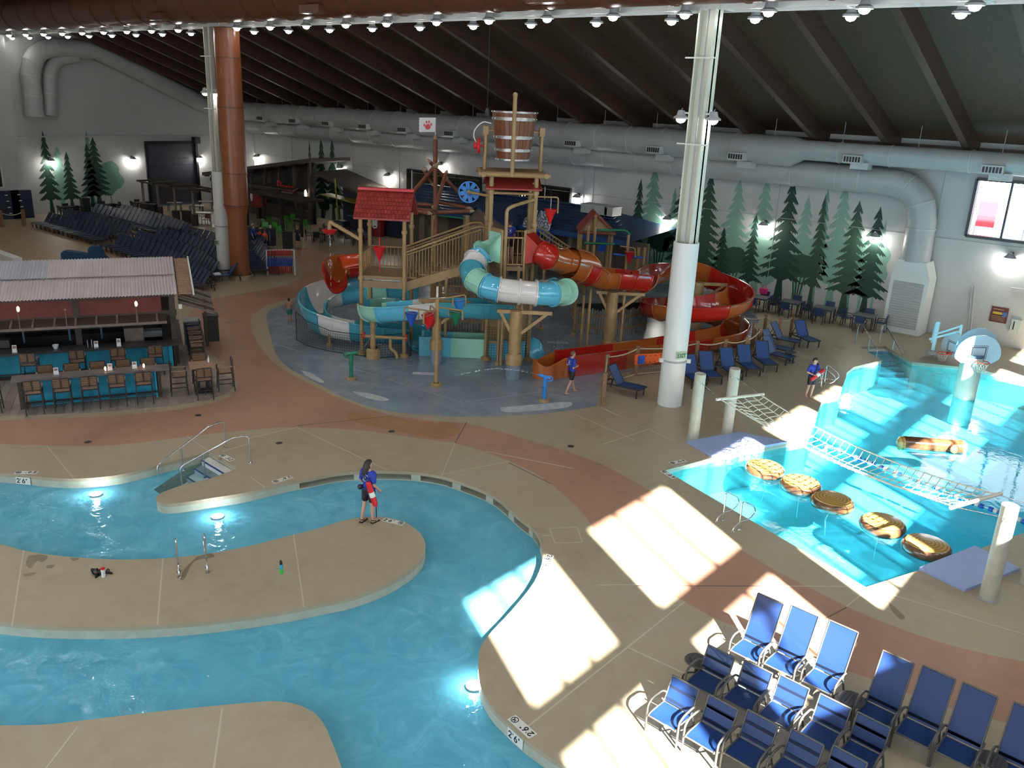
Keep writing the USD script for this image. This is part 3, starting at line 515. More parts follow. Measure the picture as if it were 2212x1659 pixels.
pp.part('base', MB().lathe([(26*s_, 0), (26*s_, .22), (24*s_, .26)], bp, 24), m_tan)
pp.part('lower_pipe', MB().lathe([(20*s_, .2), (20*s_, 3.7), (25*s_, 4.3)], bp, 28), m_brownpipe)
pp.part('upper_pipe', MB().lathe([(25*s_, 4.3), (25*s_, 13.86)], bp, 28), m_brownpipe)
for z in (4.3, 6.1, 9.7, 12.3): pp.part('band', MB().lathe([(25.2*s_, z), (26*s_, z), (26*s_, z+.06), (25.2*s_, z+.06)], bp, 28), m_brownduct)
# wall lamps
def wlamp():
    t = T('wall_lamp', None, 'lamp')
    t.part('bracket', MB().box((0, .0, .34), (.16, .1, .2)).rod((0, -.02, .36), (0, -.26, .42), .03, 6), m_dark, world=False)
    t.part('shade', MB().lathe([(.05, .42), (.14, .36), (.30, .18), (.28, .18)], (0, -.28, 0), 14), m_grey, world=False)
    t.part('bulb', MB().ball((0, -.28, .04), .26, 10), m_wlamp, world=False); return t
wk = Kind(wlamp)
for px, py, ax, lb in [(112, 352, 'x', 'glowing wall lamp among the left painted pines'), (288, 348, 'x', 'glowing wall lamp left of the overhead door'), (432, 345, 'x', 'glowing wall lamp right of the overhead door'), (553, 343, 'y', 'glowing wall lamp just right of the brown pipe'), (733, 368, 'y', 'glowing wall lamp at the right mural edge of the dark shop'), (835, 385, 'y', 'glowing wall lamp above the red shingled roof'), (948, 362, 'y', 'glowing wall lamp over the left dark window'), (1245, 432, 'y', 'warm wall lamp over the blue shingled roof'), (1440, 480, 'y', 'glowing wall lamp left of the right white column'), (1648, 493, 'y', 'glowing wall lamp between painted pines right of the column'), (1888, 518, 'y', 'glowing wall lamp on the painted pine nearest the duct'), (2180, 565, 'y', 'glowing wall lamp under the bright window')]:
    p = WY(px, py, YB-.3) if ax == 'y' else WX(px, py, XG+.3)
    wk((p[0], YB-.02, p[2]) if ax == 'y' else (XG+.02, p[1], p[2]), 0 if ax == 'y' else PI/2, lb, None)
# underwater lamps in the river wall
for px, py, lb in ((207, 1068, 'glowing underwater lamp near the left end of the river'), (470, 1116, 'glowing underwater lamp below the narrow deck tongue'), (1024, 1482, 'glowing underwater lamp at the right river bend')):
    p = G(px, py, RW+.02); t = T('underwater_lamp', lb, 'lamp', p)
    t.part('lens', MB().ball(p+V(0, 0, .0), .13, 10, (1, 1, .35)), glow('uw%d' % px, (.8, .93, 1), 10)); t.part('rim', MB().lathe([(.13, -.01), (.17, -.01), (.17, .02), (.13, .02)], p, 14), m_grey)
    L = UsdLux.SphereLight.Define(stage, t.path+'/glow'); L.CreateRadiusAttr(.08); L.CreateIntensityAttr(150); L.CreateColorAttr(Gf.Vec3f(.85, .95, 1)); L.AddTranslateOp().Set(Gf.Vec3d(0, 0, .2))

# two unseen lamp rows above the frame, placed to light the near floor
for j, (y, n) in enumerate(((14.0, 13), (2.0, 13))):
    for i in range(n):
        x = -58+i*4.6; lampk((x, y, 17.6), .2*i, f'unseen highbay lamp over the near half, {NTH[i]} of the {"ridge side" if j == 0 else "balcony side"} row', 'highbay lamps over the near half')
        L = UsdLux.DiskLight.Define(stage, f'/World/near_lamp_light_{j}_{i}'); L.CreateRadiusAttr(.25); L.CreateIntensityAttr(LAMP); L.CreateColorAttr(Gf.Vec3f(1, .95, .86)); L.AddTranslateOp().Set(Gf.Vec3d(x, y, 17.36))
# ---------------------------------------------------------------- the water play structure
m_post = mat('ochre_paint', (.33, .215, .095), .38, var=.18, scale=2.5)
m_postd = mat('ochre_deck', (.25, .165, .09), .5, var=.12, scale=4)
m_redr = mat('red_shingle', (.30, .035, .03), .45, var=.2, scale=5)
m_redb = mat('bright_red', (.58, .015, .02), .3)
m_blueb = mat('bright_blue', (.02, .10, .50), .3)
m_bluel = mat('light_blue_plastic', (.03, .22, .62), .3)
m_greenp = mat('green_plastic', (.01, .17, .08), .3)
m_log = mat('red_log', (.20, .062, .032), .45, var=.3, scale=6)
m_logend = mat('pale_wood_end', (.42, .31, .2), .6)
m_logrope = mat('log_rope', (.33, .27, .19), .8)
m_stave = mat('bucket_wood', (.18, .062, .028), .38, var=.3, scale=7, stretch=(3, 3, .4))
m_zinc = mat('zinc_hoop', (.42, .42, .40), .35, .7, var=.3, scale=8)
C_T, C_B, C_M, C_W = [mat('slide_'+n, c, .12, coat=.6) for n, c in (('teal', (.06, .34, .44)), ('blue', (.11, .48, .66)), ('mint', (.32, .64, .50)), ('white', (.68, .66, .64)))]
C_R, C_O = mat('slide_red', (.42, .018, .012), .12, coat=.6), mat('slide_orange', (.40, .105, .022), .14, coat=.6)
m_rope = mat('tan_rope', (.48, .40, .29), .8)
m_net = mat('black_net', (.01, .01, .011), .7)
m_concb = mat('blue_grey_concrete', (.17, .21, .26), .6, var=.1, scale=3)
m_pick = mat('grey_picket', (.22, .21, .19), .7, var=.3, scale=4)
def U2(v): return V(v[0], v[1], 0)
PL, PR_ = V(-23.68, 26.72, 0), V(-22.40, 28.05, 0); a1 = (PR_-PL)/1.853; a2 = V(-a1[1], a1[0], 0); S = 1.853
A_, B_ = V(-27.79, 23.24, 0), V(-26.33, 24.36, 0); e1 = (B_-A_)/1.847; e2 = V(-e1[1], e1[0], 0)
Z = lambda z: V(0, 0, z)
play = T('play_structure', 'large ochre water play structure with red roofed tower, stairs and bucket frame', 'play structure', PL)
def post(b, z1, r=.085, z0=0, base=True, t=play, joints=()):
    m = MB().rod(b+Z(z0), b+Z(z1), r, 10)
    for j in joints: m.rod(b+Z(j-.07), b+Z(j+.07), r*1.45, 10)
    p = t.part('post', m, m_post)
    if base and z0 == 0: t.part('base_plate', MB().lathe([(r*2.3, 0), (r*2.3, .10), (r*1.3, .16)], b, 14), m_post, under=p)
    return p
def rail(a, b, z, h=.95, n=9, t=play, z2=None, r=.03, gap=.1):
    z2 = z if z2 is None else z2
    t.part('rail', MB().rod(a+Z(z+h), b+Z(z2+h), r*1.3, 8), m_post); t.part('rail', MB().rod(a+Z(z+gap), b+Z(z2+gap), r, 8), m_post)
    for i in range(n):
        f_ = (i+.5)/n; p = a+(b-a)*f_; zz = z+(z2-z)*f_; t.part('baluster', MB().rod(p+Z(zz+gap), p+Z(zz+h), .018, 5), m_post)
def slab(c0, u, v, z, th=.16, t=play, m=None, name='deck'):
    t.part(name, MB().hexa([c0+Z(z-th), c0+u+Z(z-th), c0+u+v+Z(z-th), c0+v+Z(z-th), c0+Z(z), c0+u+Z(z), c0+u+v+Z(z), c0+v+Z(z)]), m or m_postd, smooth=False)
# roofed tower on the left
for q in (A_, B_, A_+e2*S, B_+e2*S): post(q, 6.0, .085, joints=(5.4, 3.4))
slab(A_-e1*.05, e1*(S+.1), e2*(S+.1), 3.5); slab(A_-e1*.02-e2*.04, e1*(S+.04), e2*.1, 3.3, .3, name='fascia')
rail(A_+e2*S, B_+e2*S, 3.5, n=11); rail(A_, A_+e2*S, 3.5, n=9)
ez, rzz = 5.95, 7.0; o1, o2 = .25, .2; rl = [A_-e1*o1, B_+e1*o1]
roof = play.part('roof', MB().hexa([rl[0]-e2*o2+Z(ez-.08), rl[1]-e2*o2+Z(ez-.08), rl[1]+e2*S/2+Z(rzz-.08), rl[0]+e2*S/2+Z(rzz-.08), rl[0]-e2*o2+Z(ez), rl[1]-e2*o2+Z(ez), rl[1]+e2*S/2+Z(rzz), rl[0]+e2*S/2+Z(rzz)])
    .hexa([rl[0]+e2*S/2+Z(rzz-.08), rl[1]+e2*S/2+Z(rzz-.08), rl[1]+e2*(S+o2)+Z(ez-.08), rl[0]+e2*(S+o2)+Z(ez-.08), rl[0]+e2*S/2+Z(rzz), rl[1]+e2*S/2+Z(rzz), rl[1]+e2*(S+o2)+Z(ez), rl[0]+e2*(S+o2)+Z(ez)]), m_redr, 'red shingled gable roof', smooth=False)
rs = random.Random(3)
def shingles(base, ux, lx, us, rows, cols, m, t, under, th=.03, mats=None):
    us = np.asarray(us, float); nn = np.cross(ux, us); nn /= np.linalg.norm(nn)
    for i in range(rows):
        for j in range(cols+1):
            x0 = (j-(.5 if i % 2 else 0))*lx/cols; x1 = min(lx, x0+lx/cols-.018); x0 = max(0, x0)
            if x1-x0 < .05: continue
            h0, h1 = i/rows, (i+1.12)/rows if i < rows-1 else 1; dd = rs.uniform(0, .012)
            p = [base+ux*x+us*h+nn*(o+dd) for x, h, o in ((x0, h0, .012), (x1, h0, .012), (x1, h1, .0), (x0, h1, .0))]; q = [base+ux*x+us*h+nn*(o+dd) for x, h, o in ((x0, h0, .012+th), (x1, h0, .012+th), (x1, h1, .012), (x0, h1, .012))]
            t.part('shingle', MB().hexa(p+q), mats[rs.randrange(len(mats))] if mats else m, under=under, smooth=False)
m_sh = [mat('red_shingle_%d' % i, c, .45) for i, c in enumerate(((.30, .035, .03), (.34, .045, .035), (.26, .03, .028)))]
shingles(rl[0]-e2*o2+Z(ez), e1, S+2*o1, e2*(S/2+o2)+Z(rzz-ez), 7, 16, m_redr, play, roof, mats=m_sh)
play.part('ridge_cap', MB().bar(rl[0]+e2*(S/2-.07)+Z(rzz+.02), rl[1]+e2*(S/2-.07)+Z(rzz+.02), .30, .10), m_redb, 'bright red ridge cap', under=roof, smooth=False)
# stair up to the main tower
s0, s1 = B_+e2*.3, PL+a2*.9; sz0, sz1 = 3.5, 4.3; w_ = np.cross(s1-s0, (0, 0, 1.)); w_ /= np.linalg.norm(w_)
for k in (0, -1.3):
    o = w_*k*-1*-1
    play.part('stringer', MB().bar(s0+o+Z(3.05), s1+o+Z(4.1), .08, .38), m_post, smooth=False)
    play.part('rail', MB().tube(rnd([s0+o+Z(4.5), s0+o+(s1-s0)*.88+Z(5.65), s1+o+Z(5.60), s1+o+Z(5.2)], .3), .045, 8), m_post)
    play.part('rail', MB().rod(s0+o+Z(4.38), s0+o+(s1-s0)*.9+Z(5.5), .03, 8), m_post)
    for i in range(26):
        f_ = (i+.5)/27; p = s0+o+(s1-s0)*f_; play.part('baluster', MB().rod(p+Z(3.15+1.05*f_), p+Z(4.4+1.24*f_), .018, 5), m_post)
for i in range(7):
    f_ = (i+.5)/7; p = s0+(s1-s0)*f_; play.part('tread', MB().bar(p+Z(3.35+.95*f_), p-w_*1.3+Z(3.35+.95*f_), .36, .06), m_postd, smooth=False)
for f_ in (.5,): post(s0+(s1-s0)*f_, 3.5, .07)
# main tower with bucket frame
Cm = PL+(a1+a2)*S/2
for q in (PL, PR_, PL+a2*S, PR_+a2*S): post(q, 7.8, .095, joints=(7.2, 5.9, 4.3))
post(PR_+a2*.25-a1*.08, 7.6, .06, z0=4.2); post(PL+a1*1.2-a2*.7, 4.3, .07)
deckp = [PL, PL+a1*.45-a2*.75, PL+a1*1.4-a2*.75, PR_, PR_+a2*S, PL+a2*S]
play.part('deck', MB().prism([tuple(q[:2]) for q in deckp], 4.08, 4.25), m_postd, 'upper deck of main tower', smooth=False)
fl, fr = PL+a1*.45-a2*.75, PL+a1*1.4-a2*.75
for a, b, nm in ((PL, fl, 'left'), (fr, PR_, 'right')):
    play.part('slide_panel', MB().bar(a+Z(5.0), b+Z(5.0), .06, 1.55), m_post, smooth=False)
rail(fl, fr, 4.25, 1.2, 5); rail(PL+a2*S, PR_+a2*S, 4.25, 1.1, 10)
for q in (fl, fr): post(q, 5.75, .06, z0=4.2); post(q, 4.2, .05)
for z, h in ((7.3, .09), (5.5, .0)):
    if h: play.part('rail', MB().rod(PL+Z(7.15), PR_+Z(7.15), .06, 8), m_post); play.part('rail', MB().rod(PL+a2*S+Z(7.15), PR_+a2*S+Z(7.15), .06, 8), m_post); play.part('rail', MB().rod(PL+Z(7.15), PL+a2*S+Z(7.15), .06, 8), m_post)
g0 = Cm-a1*1.15-a2*1.15+Z(7.3)
play.part('canopy', MB().hexa([g0, g0+a1*2.3, g0+a1*2.3+a2*1.15+Z(.45), g0+a2*1.15+Z(.45), g0+Z(.06), g0+a1*2.3+Z(.06), g0+a1*2.3+a2*1.15+Z(.51), g0+a2*1.15+Z(.51)])
    .hexa([g0+a2*1.15+Z(.45), g0+a1*2.3+a2*1.15+Z(.45), g0+a1*2.3+a2*2.3, g0+a2*2.3, g0+a2*1.15+Z(.51), g0+a1*2.3+a2*1.15+Z(.51), g0+a1*2.3+a2*2.3+Z(.06), g0+a2*2.3+Z(.06)]), m_redr, 'red roof under the bucket', smooth=False)
R_ = 1.28; ring = [Cm+a1*x*R_+a2*y*R_*.85+Z(7.9) for x, y in ((-1, -1), (1, -1), (1, 1), (-1, 1))]
for i in range(4):
    d = (ring[(i+1) % 4]-ring[i]); d /= np.linalg.norm(d); play.part('ring_beam', MB().rod(ring[i]-d*.18, ring[(i+1) % 4]+d*.18, .105, 10), m_post)
play.part('bucket_platform', MB().hexa([p+Z(.05) for p in ring]+[p+Z(.11) for p in ring]), m_postd, smooth=False)
for k in (-1, 1):
    b = Cm+a1*k*1.17+Z(7.9); play.part('bucket_post', MB().rod(b-a2*.1, b-a2*.1+Z(1.6), .075, 8).rod(b+a2*.1, b+a2*.1+Z(1.6), .075, 8), m_post); play.part('bearing_block', MB().box(b+Z(1.68), (.22, .36, .34), math.atan2(a1[1], a1[0])), m_post, smooth=False)
hp_ = Cm-a2*1.15-a1*.12; play.part('front_pole', MB().rod(hp_+Z(7.85), hp_+Z(10.98), .085, 12).ball(hp_+Z(10.98), .11, 10), m_post)
play.part('bent_pipe', MB().tube(rnd([fl+a1*.15+Z(0), fl+a1*.15+Z(6.6), fl+a1*.15+Z(6.75)+a1*.3, PR_+Z(6.95)], .2), .075, 10), m_post)
# tipping bucket
bk = T('tipping_bucket', 'big tapered wooden tipping bucket with zinc hoops on top of the tower', 'bucket', Cm+Z(8.42))
zb, zt, rb, rt = 8.42, 10.36, .68, .93
for i in range(26):
    w = 2*PI/26; m = MB(); g = []
    for z, r in ((zb, rb), (zt, rt)):
        for rr in (r-.06, r):
            for s_ in (-.47, .47): g.append(Cm+V(rr*math.cos((i+s_)*w), rr*math.sin((i+s_)*w), z))
    m.hexa([g[0], g[2], g[3], g[1], g[4], g[6], g[7], g[5]]); bk.part('stave', m, m_stave, smooth=False)
bk.part('floor', MB().lathe([(.01, zb+.03), (rb-.05, zb+.03), (rb-.05, zb), (.01, zb)], U2(Cm), 26), m_stave)
for z, h in ((zt-.07, .07), (zt-.36, .13), (9.28, .13), (8.78, .12), (zb, .07)):
    r = rb+(rt-rb)*(z+h/2-zb)/(zt-zb)+.012; hh = bk.part('hoop', MB().lathe([(r-.01, z), (r+.012, z), (r+.012, z+h), (r-.01, z+h)], U2(Cm), 32), m_zinc, 'zinc hoop with bolts')
    for i in range(12): bk.part('bolt', MB().ball(Cm+V((r+.012)*math.cos(i*PI/6+.2), (r+.012)*math.sin(i*PI/6+.2), z+h/2), .028, 6), m_steel, under=hh)
bk.part('axle', MB().rod(Cm-a1*1.2+Z(9.58), Cm+a1*1.2+Z(9.58), .06, 10), m_post)
hs = Cm-a1*.95+Z(9.85); play.part('hose', MB().tube(spl([hs, hs-a1*.35+Z(.03), hs-a1*.65-Z(.25), hs-a1*.7-Z(.55), hs-a1*.55-Z(.85)], 5), .03, 6), m_white)
wv = Cm-a1*1.45-a2*.1+Z(8.95); play.part('red_valve_wheel', MB().lathe([(.01, -.05), (.30, -.05), (.33, 0), (.30, .06), (.13, .08), (.13, .2), (.01, .24)], wv, 12, axes(-a1)).rod(wv, wv+a1*.3, .04), m_redb, 'red wheel on the bucket post')
# blue water wheel on an arm
wc = D(1013, 415, Cm-a1*1.5+Z(6.5)); whl = T('spray_spinner', 'bright blue spoked water wheel on an ochre arm beside the tower', 'spinner', wc-Z(.45))
Mw = axes(V(*(EYE-wc)))
whl.part('rim', MB().lathe([(.40, -.1), (.45, -.1), (.45, .1), (.40, .1), (.40, -.1)], wc, 24, Mw), m_bluel)
for i in range(8):
    a = i*PI/4+.2; d = Mw@V(math.cos(a), math.sin(a), 0); whl.part('paddle', MB().bar(wc+d*.08, wc+d*.42, .17, .05, Mw[:, 2]), m_bluel, smooth=False)
whl.part('hub', MB().ball(wc, .11, 10), m_post); whl.part('arm', MB().rod(wc+Mw[:, 2]*.1, PL+Z(wc[2]-.02), .06, 8), m_post)
# log tepee with paw flag
tc = V(-33.2, 33.2, 0); tp = T('log_tepee', 'tepee of lashed reddish logs with a pointed mast behind the red roof', 'log frame', tc)
dt = dep(tc+Z(6)); Pt = lambda x, y, o=0: D(x, y, dt+o)
def log(a, b, r, tips=True, t=tp):
    t.part('log', MB().rod(a, b, r, 9), m_log)
    if tips:
        d = (b-a)/np.linalg.norm(b-a); t.part('log_end', MB().lathe([(r, 0), (r*.9, .08), (r*.5, .2), (.01, .26)], b, 9, axes(d)), m_logend)
mast0 = Pt(941, 520); mast = Pt(940, 302); log(mast0, mast, .125)
log(Pt(880, 430, 1.2), Pt(941, 358), .12); log(Pt(1000, 425, 1.2), Pt(929, 350), .10); log(Pt(938, 455, -1.2), Pt(963, 376, -.6), .11); log(Pt(915, 367, 1), Pt(935, 398, .4), .09)
for y, o in ((440, 0), (452, -.8)): log(Pt(885, y, o), Pt(935, y+3, o), .11, False)
log(Pt(885, 452, -.8), Pt(925, 460, -1), .12); log(Pt(945, 436, .8), Pt(1012, 449, .8), .10); log(Pt(945, 459, -.5), Pt(1015, 456, -.5), .12)
for x, y in ((941, 358), (938, 448), (962, 385), (917, 366), (1012, 452)): tp.part('lashing', MB().ball(Pt(x, y, -.2), .17, 8, (1, 1, .8)), m_logrope)
for x in (938, 1008):
    p = Pt(x, 465, 0); tp.part('post', MB().rod(V(p[0], p[1], 0), p, .17, 10), m_post)
tp.part('green_pipe', MB().rod(Pt(945, 465, -.3), Pt(1003, 472, -.3), .05, 8), m_greenp)
q0, q1 = Pt(940, 300), Pt(941, 254); tp.part('flag_staff', MB().rod(q0, q1, .02, 6), m_white)
fx = CA*math.cos(.05); fw, fh = dep(q1)*36/F, dep(q1)*30/F
flag = T('paw_flag', 'small white flag with a red paw print on top of the tepee', 'flag', q1-Z(fh))
fo = [(0, 0), (0, fh)]+[(-fw+(.03 if i % 2 else 0), fh-fh*i/9) for i in range(10)]
Mf = np.column_stack([fx, V(0, 0, 1), np.cross(fx, (0, 0, 1.))]); fb = q1-Z(fh)
flag.part('cloth', MB().prism(Polygon(fo).buffer(0), -.02, .02).move(fb, 0, Mf), mat('flag_white', (.72, .72, .76), .6), smooth=False)
pcx, pcy, ps = -fw*.46, fh*.34, fh*.2
paw = [Polygon([(pcx+math.cos(a)*ps*1.0, pcy+math.sin(a)*ps*(.8 if math.sin(a) < 0 else 1.15)) for a in np.arange(20)*PI/10])]+[Polygon([(pcx+x*ps+math.cos(a)*ps*.3, pcy+y*ps+math.sin(a)*ps*.5) for a in np.arange(14)*PI/7]) for x, y in ((-1.25, .75), (-.5, 1.75), (.42, 1.8), (1.2, .9))]
for k, o in enumerate((.02, -.035)): flag.part('paw_print', MB().prism(unary_union(paw), o, o+.015).move(fb, 0, Mf), m_redb, 'red paw print', smooth=False)

# ---------------------------------------------------------------- slides
def frames(P):
    P = [V(*p) for p in P]; t = np.gradient(np.array(P), axis=0); t /= np.linalg.norm(t, axis=1, keepdims=True); s = np.cross(t, (0, 0, 1.)); s /= np.linalg.norm(s, axis=1, keepdims=True); return np.array(P), s, np.cross(s, t)
def flume(t, pts, w, d, cols, n=10, hi=None, close=None):
    P, s, u = frames(spl(pts, n)); m = len(P); k = np.linspace(0, PI, 13); th = .04
    L = np.broadcast_to(w if np.ndim(w) else np.array([w]), (m,)) if np.ndim(w) == 0 else np.interp(np.linspace(0, 1, m), np.linspace(0, 1, len(w)), w)
    hiL = np.zeros(m) if hi is None else np.interp(np.linspace(0, 1, m), np.linspace(0, 1, len(hi)), hi)   # extra height of the right-hand wall
    def ringp(i, o):
        x = np.cos(k)*(L[i]/2+o); y = -np.sin(k)**.8*(d+o); ex = np.clip((x/(L[i]/2)), 0, 1)**2*hiL[i]; return P[i]+x[:, None]*s[i]+(y+ex)[:, None]*u[i]
    e = np.linspace(0, m-1, len(cols)+1).round().astype(int)
    for c, i0, i1 in zip(cols, e, e[1:]):
        r = range(i0, i1+1); inn = np.array([ringp(i, 0) for i in r]); out = np.array([ringp(i, th) for i in r])
        mb = MB().sheet(inn[:, ::-1]).sheet(out)
        for side, sg in ((0, 1), (-1, -1)):
            lip = np.array([[ringp(i, 0)[side], ringp(i, 0)[side]+s[i]*sg*.10, ringp(i, 0)[side]+s[i]*sg*.10-u[i]*.05, ringp(i, th)[side]-u[i]*.05] for i in r]); mb.sheet(lip if sg < 0 else lip[:, ::-1])
        for E_ in (0, -1):
            q = np.stack([inn[E_], out[E_]], 1); mb.sheet(q if E_ else q[::-1])
        sg_ = t.part('flume_segment', mb, c)
        j = i1; ra = np.array([ringp(j, th+.045)-(P[min(j, m-1)]-P[max(j-1, 0)])*.0, ringp(j, th-.01)]); tt = (P[j]-P[j-1])/np.linalg.norm(P[j]-P[j-1])
        t.part('flange', MB().sheet(np.array([ringp(j, th)+tt*.03, ringp(j, th+.05)+tt*.03, ringp(j, th+.05)-tt*.03, ringp(j, th)-tt*.03])), c, under=sg_)
def tubeslide(t, pts, r, cols, n=8, flange=.06):
    P = np.array(spl(pts, n)); m = len(P); e = np.linspace(0, m-1, len(cols)+1).round().astype(int)
    for c, i0, i1 in zip(cols, e, e[1:]):
        sg_ = t.part('tube_segment', MB().tube(P[i0:i1+1], r, 24, cap=False).tube(P[i0:i1+1], r-.03, 24, cap=False), c)
        for i, dd in ((i0, 1), (i1, -1)):
            q = P[i]; d = P[i+dd]-q; d /= np.linalg.norm(d); t.part('flange', MB().tube([q-d*.0, q+d*.045], r+flange, 24), c, under=sg_)
            f3 = axes(d)
            if i == i0:
                bl = MB()
                for z in range(16): bl.ball(q+d*.05+f3@V(math.cos(z*PI/8)*(r+flange*.55), math.sin(z*PI/8)*(r+flange*.55), 0), .016, 4)
                t.part('bolts', bl, m_dark, under=sg_)
        sd = [np.cross(P[i+1]-P[i], (0, 0, 1.)) for i in range(i0, i1)]; sd = [s_/np.linalg.norm(s_) for s_ in sd]
        for sg in (1, -1): t.part('seam', MB().tube([P[i0+j]+sd[j]*sg*(r+.012) for j in range(len(sd))], .018, 5), c, under=sg_)
ts = T('turquoise_slide', 'twisting enclosed tube slide in turquoise, mint and white beside the main tower', 'water slide', (-21.18, 25.62, 0))
dT = dep((-21.18, 25.62, 3.4)); Q = lambda x, y, o=0: D(x, y, dT+o)
pm = (PL+fl)/2+Z(5.0); nl = np.cross(fl-PL, (0, 0, 1.)); nl /= np.linalg.norm(nl)
ex = pm+nl*.55-Z(.15)
ts.part('entry', MB().sheet([[pm+nl*.04+V(*(fl-PL))/np.linalg.norm(fl-PL)*.46*x+Z(.62*y) for x, y in ((-1, -1), (1, -1), (1, 1), (-1, 1), (-1, -1))], [ex+np.cross((0, 0, 1.), nl)*-1*.44*math.cos(a)*-1*-1+Z(.44*math.sin(a)) for a in (PI*1.25, PI*1.75, PI*2.25, PI*2.75, PI*3.25)]]), C_M, 'square mint funnel entry', smooth=False)
tubeslide(ts, [ex, Q(1040, 549, 1.3), Q(1022, 572, .9), Q(1022, 598, .4), Q(1048, 617, 0), Q(1090, 627, -.1), Q(1140, 632, 0), Q(1185, 635, .2), Q(1216, 633, .7)], .47, [C_M, C_B, C_W, C_T, C_M, C_B, C_W, C_W, C_B, C_M])
tubeslide(ts, [Q(1222, 632, .8), Q(1222, 628, 1.6), Q(1195, 626, 2.3), Q(1160, 628, 2.6), Q(1110, 632, 2.7)], .46, [C_M, C_B, C_W, C_T])
for sgn in (1,): ts.part('support_leg', MB().tube(rnd([ex+Z(-.4), ex+Z(-1.0)-a1*-.1, pm+Z(-1.5)], .2), .06, 8), C_M)
u_ = [U2(Q(1110, 640, 2.6))+Z(3.0), PL+a1*-.2+a2*.3+Z(2.85)] 
uo = T('turquoise_flume', 'open turquoise and mint flume curling round in front of the red roofed tower', 'water slide', B_-e2*.7)
flume(uo, [Q(1095, 655, 2.4), Q(1040, 650, 1.6), B_+e1*1.55-e2*.62+Z(2.75), B_+e1*.4-e2*.72+Z(2.6), A_+e1*.95-e2*.62+Z(2.42), A_+e1*.40-e2*.1+Z(2.32), A_+e1*.55+e2*.75+Z(2.25), A_+e1*1.2+e2*1.05+Z(2.2), A_+e1*1.75+e2*.8+Z(2.1)], .95, .72, [C_T, C_T, C_W, C_B, C_M, C_B, C_M, C_T])
lo = T('turquoise_loop', 'wide open turquoise and white flume loop ending in a long mint runout', 'water slide', (-29.2, 23.4, 0))
lc = V(-30.41, 24.97, 0); k_ = [(-e2*.0+e1*2.6+e2*1.75, 2.15), (e1*1.2+e2*1.95, 2.12), (e2*1.95-e1*.1, 1.98), (e2*1.35-e1*1.45, 1.72), (-e1*1.95+e2*.1, 1.45), (-e1*1.4-e2*1.3, 1.24), (-e2*1.8-e1*.1, 1.10), (-e2*1.75+e1*1.4, 1.02), (-e2*1.35+e1*3.0, .92)]
runs, rune = G(905, 768), G(1150, 779); rd_ = (rune-runs)/np.linalg.norm(rune-runs); rn_ = V(-rd_[1], rd_[0], 0)
flume(lo, [lc+p+Z(z) for p, z in k_]+[runs+rn_*.5+Z(.88)], 1.05, .78, [C_T, C_M, C_B, C_W, C_T, C_T, C_W, C_T, C_T, C_T], hi=[.1, .2, .45, .5, .45, .3, .1, 0, 0])
for i, (f0, f1, c) in enumerate(((.0, .2, C_T), (.2, .28, C_B), (.28, .62, C_M), (.62, .93, C_B))):
    a, b = runs+(rune-runs)*f0, runs+(rune-runs)*f1; sg_ = lo.part('runout_segment', MB().bar(a+Z(.42), b+Z(.42), .06, .84).bar(a+rn_*1.0+Z(.42), b+rn_*1.0+Z(.42), .06, .84).bar(a+rn_*.5+Z(.16), b+rn_*.5+Z(.16), .95, .05).bar(a+Z(.85), b+Z(.85), .14, .04).bar(a+rn_*1.0+Z(.85), b+rn_*1.0+Z(.85), .14, .04), c, smooth=False)
lo.part('end_cap', MB().ball(rune+rn_*.5+Z(.02), .62, 14, (.9, .9, 1.45)), C_B, 'rounded blue end cap')
rsld = T('red_slide', 'long red and orange flume spiralling down behind the white column', 'water slide', (-19.21, 36.92, 0))
c2 = V(-19.21, 36.92, 0); pm2 = (fr+PR_)/2+Z(5.0); nr = np.cross(PR_-fr, (0, 0, 1.)); nr /= np.linalg.norm(nr); ex2 = pm2+nr*.55-Z(.15)
rsld.part('entry', MB().sheet([[pm2+nr*.04+(PR_-fr)/np.linalg.norm(PR_-fr)*.46*x+Z(.62*y) for x, y in ((-1, -1), (1, -1), (1, 1), (-1, 1), (-1, -1))], [ex2+np.cross(nr, (0, 0, 1.))*-.44*math.cos(a)+Z(.44*math.sin(a)) for a in (PI*1.25, PI*1.75, PI*2.25, PI*2.75, PI*3.25)]]), C_R, 'square red funnel entry', smooth=False)
d2 = dep((-20.92, 32.14, 3.6)); Q2 = lambda x, y, o=0: D(x, y, d2+o)
a0 = ex2+nr*.25-Z(.1); b0 = Q2(1300, 583, -.3)
tubeslide(rsld, [ex2, a0, a0+(b0-a0)*.16-Z(.05), a0+(b0-a0)*.34-Z(.02), a0+(b0-a0)*.5+Z(.03)], .5, [C_R, C_O, C_O], 4); c0 = Q2(1395, 590, .4)
flume(rsld, [a0+(b0-a0)*.42+Z(.1), a0+(b0-a0)*.7+Z(.08), b0, Q2(1350, 586, -.1), c0], 1.1, .82, [C_O, C_R, C_O, C_O, C_R, C_R])
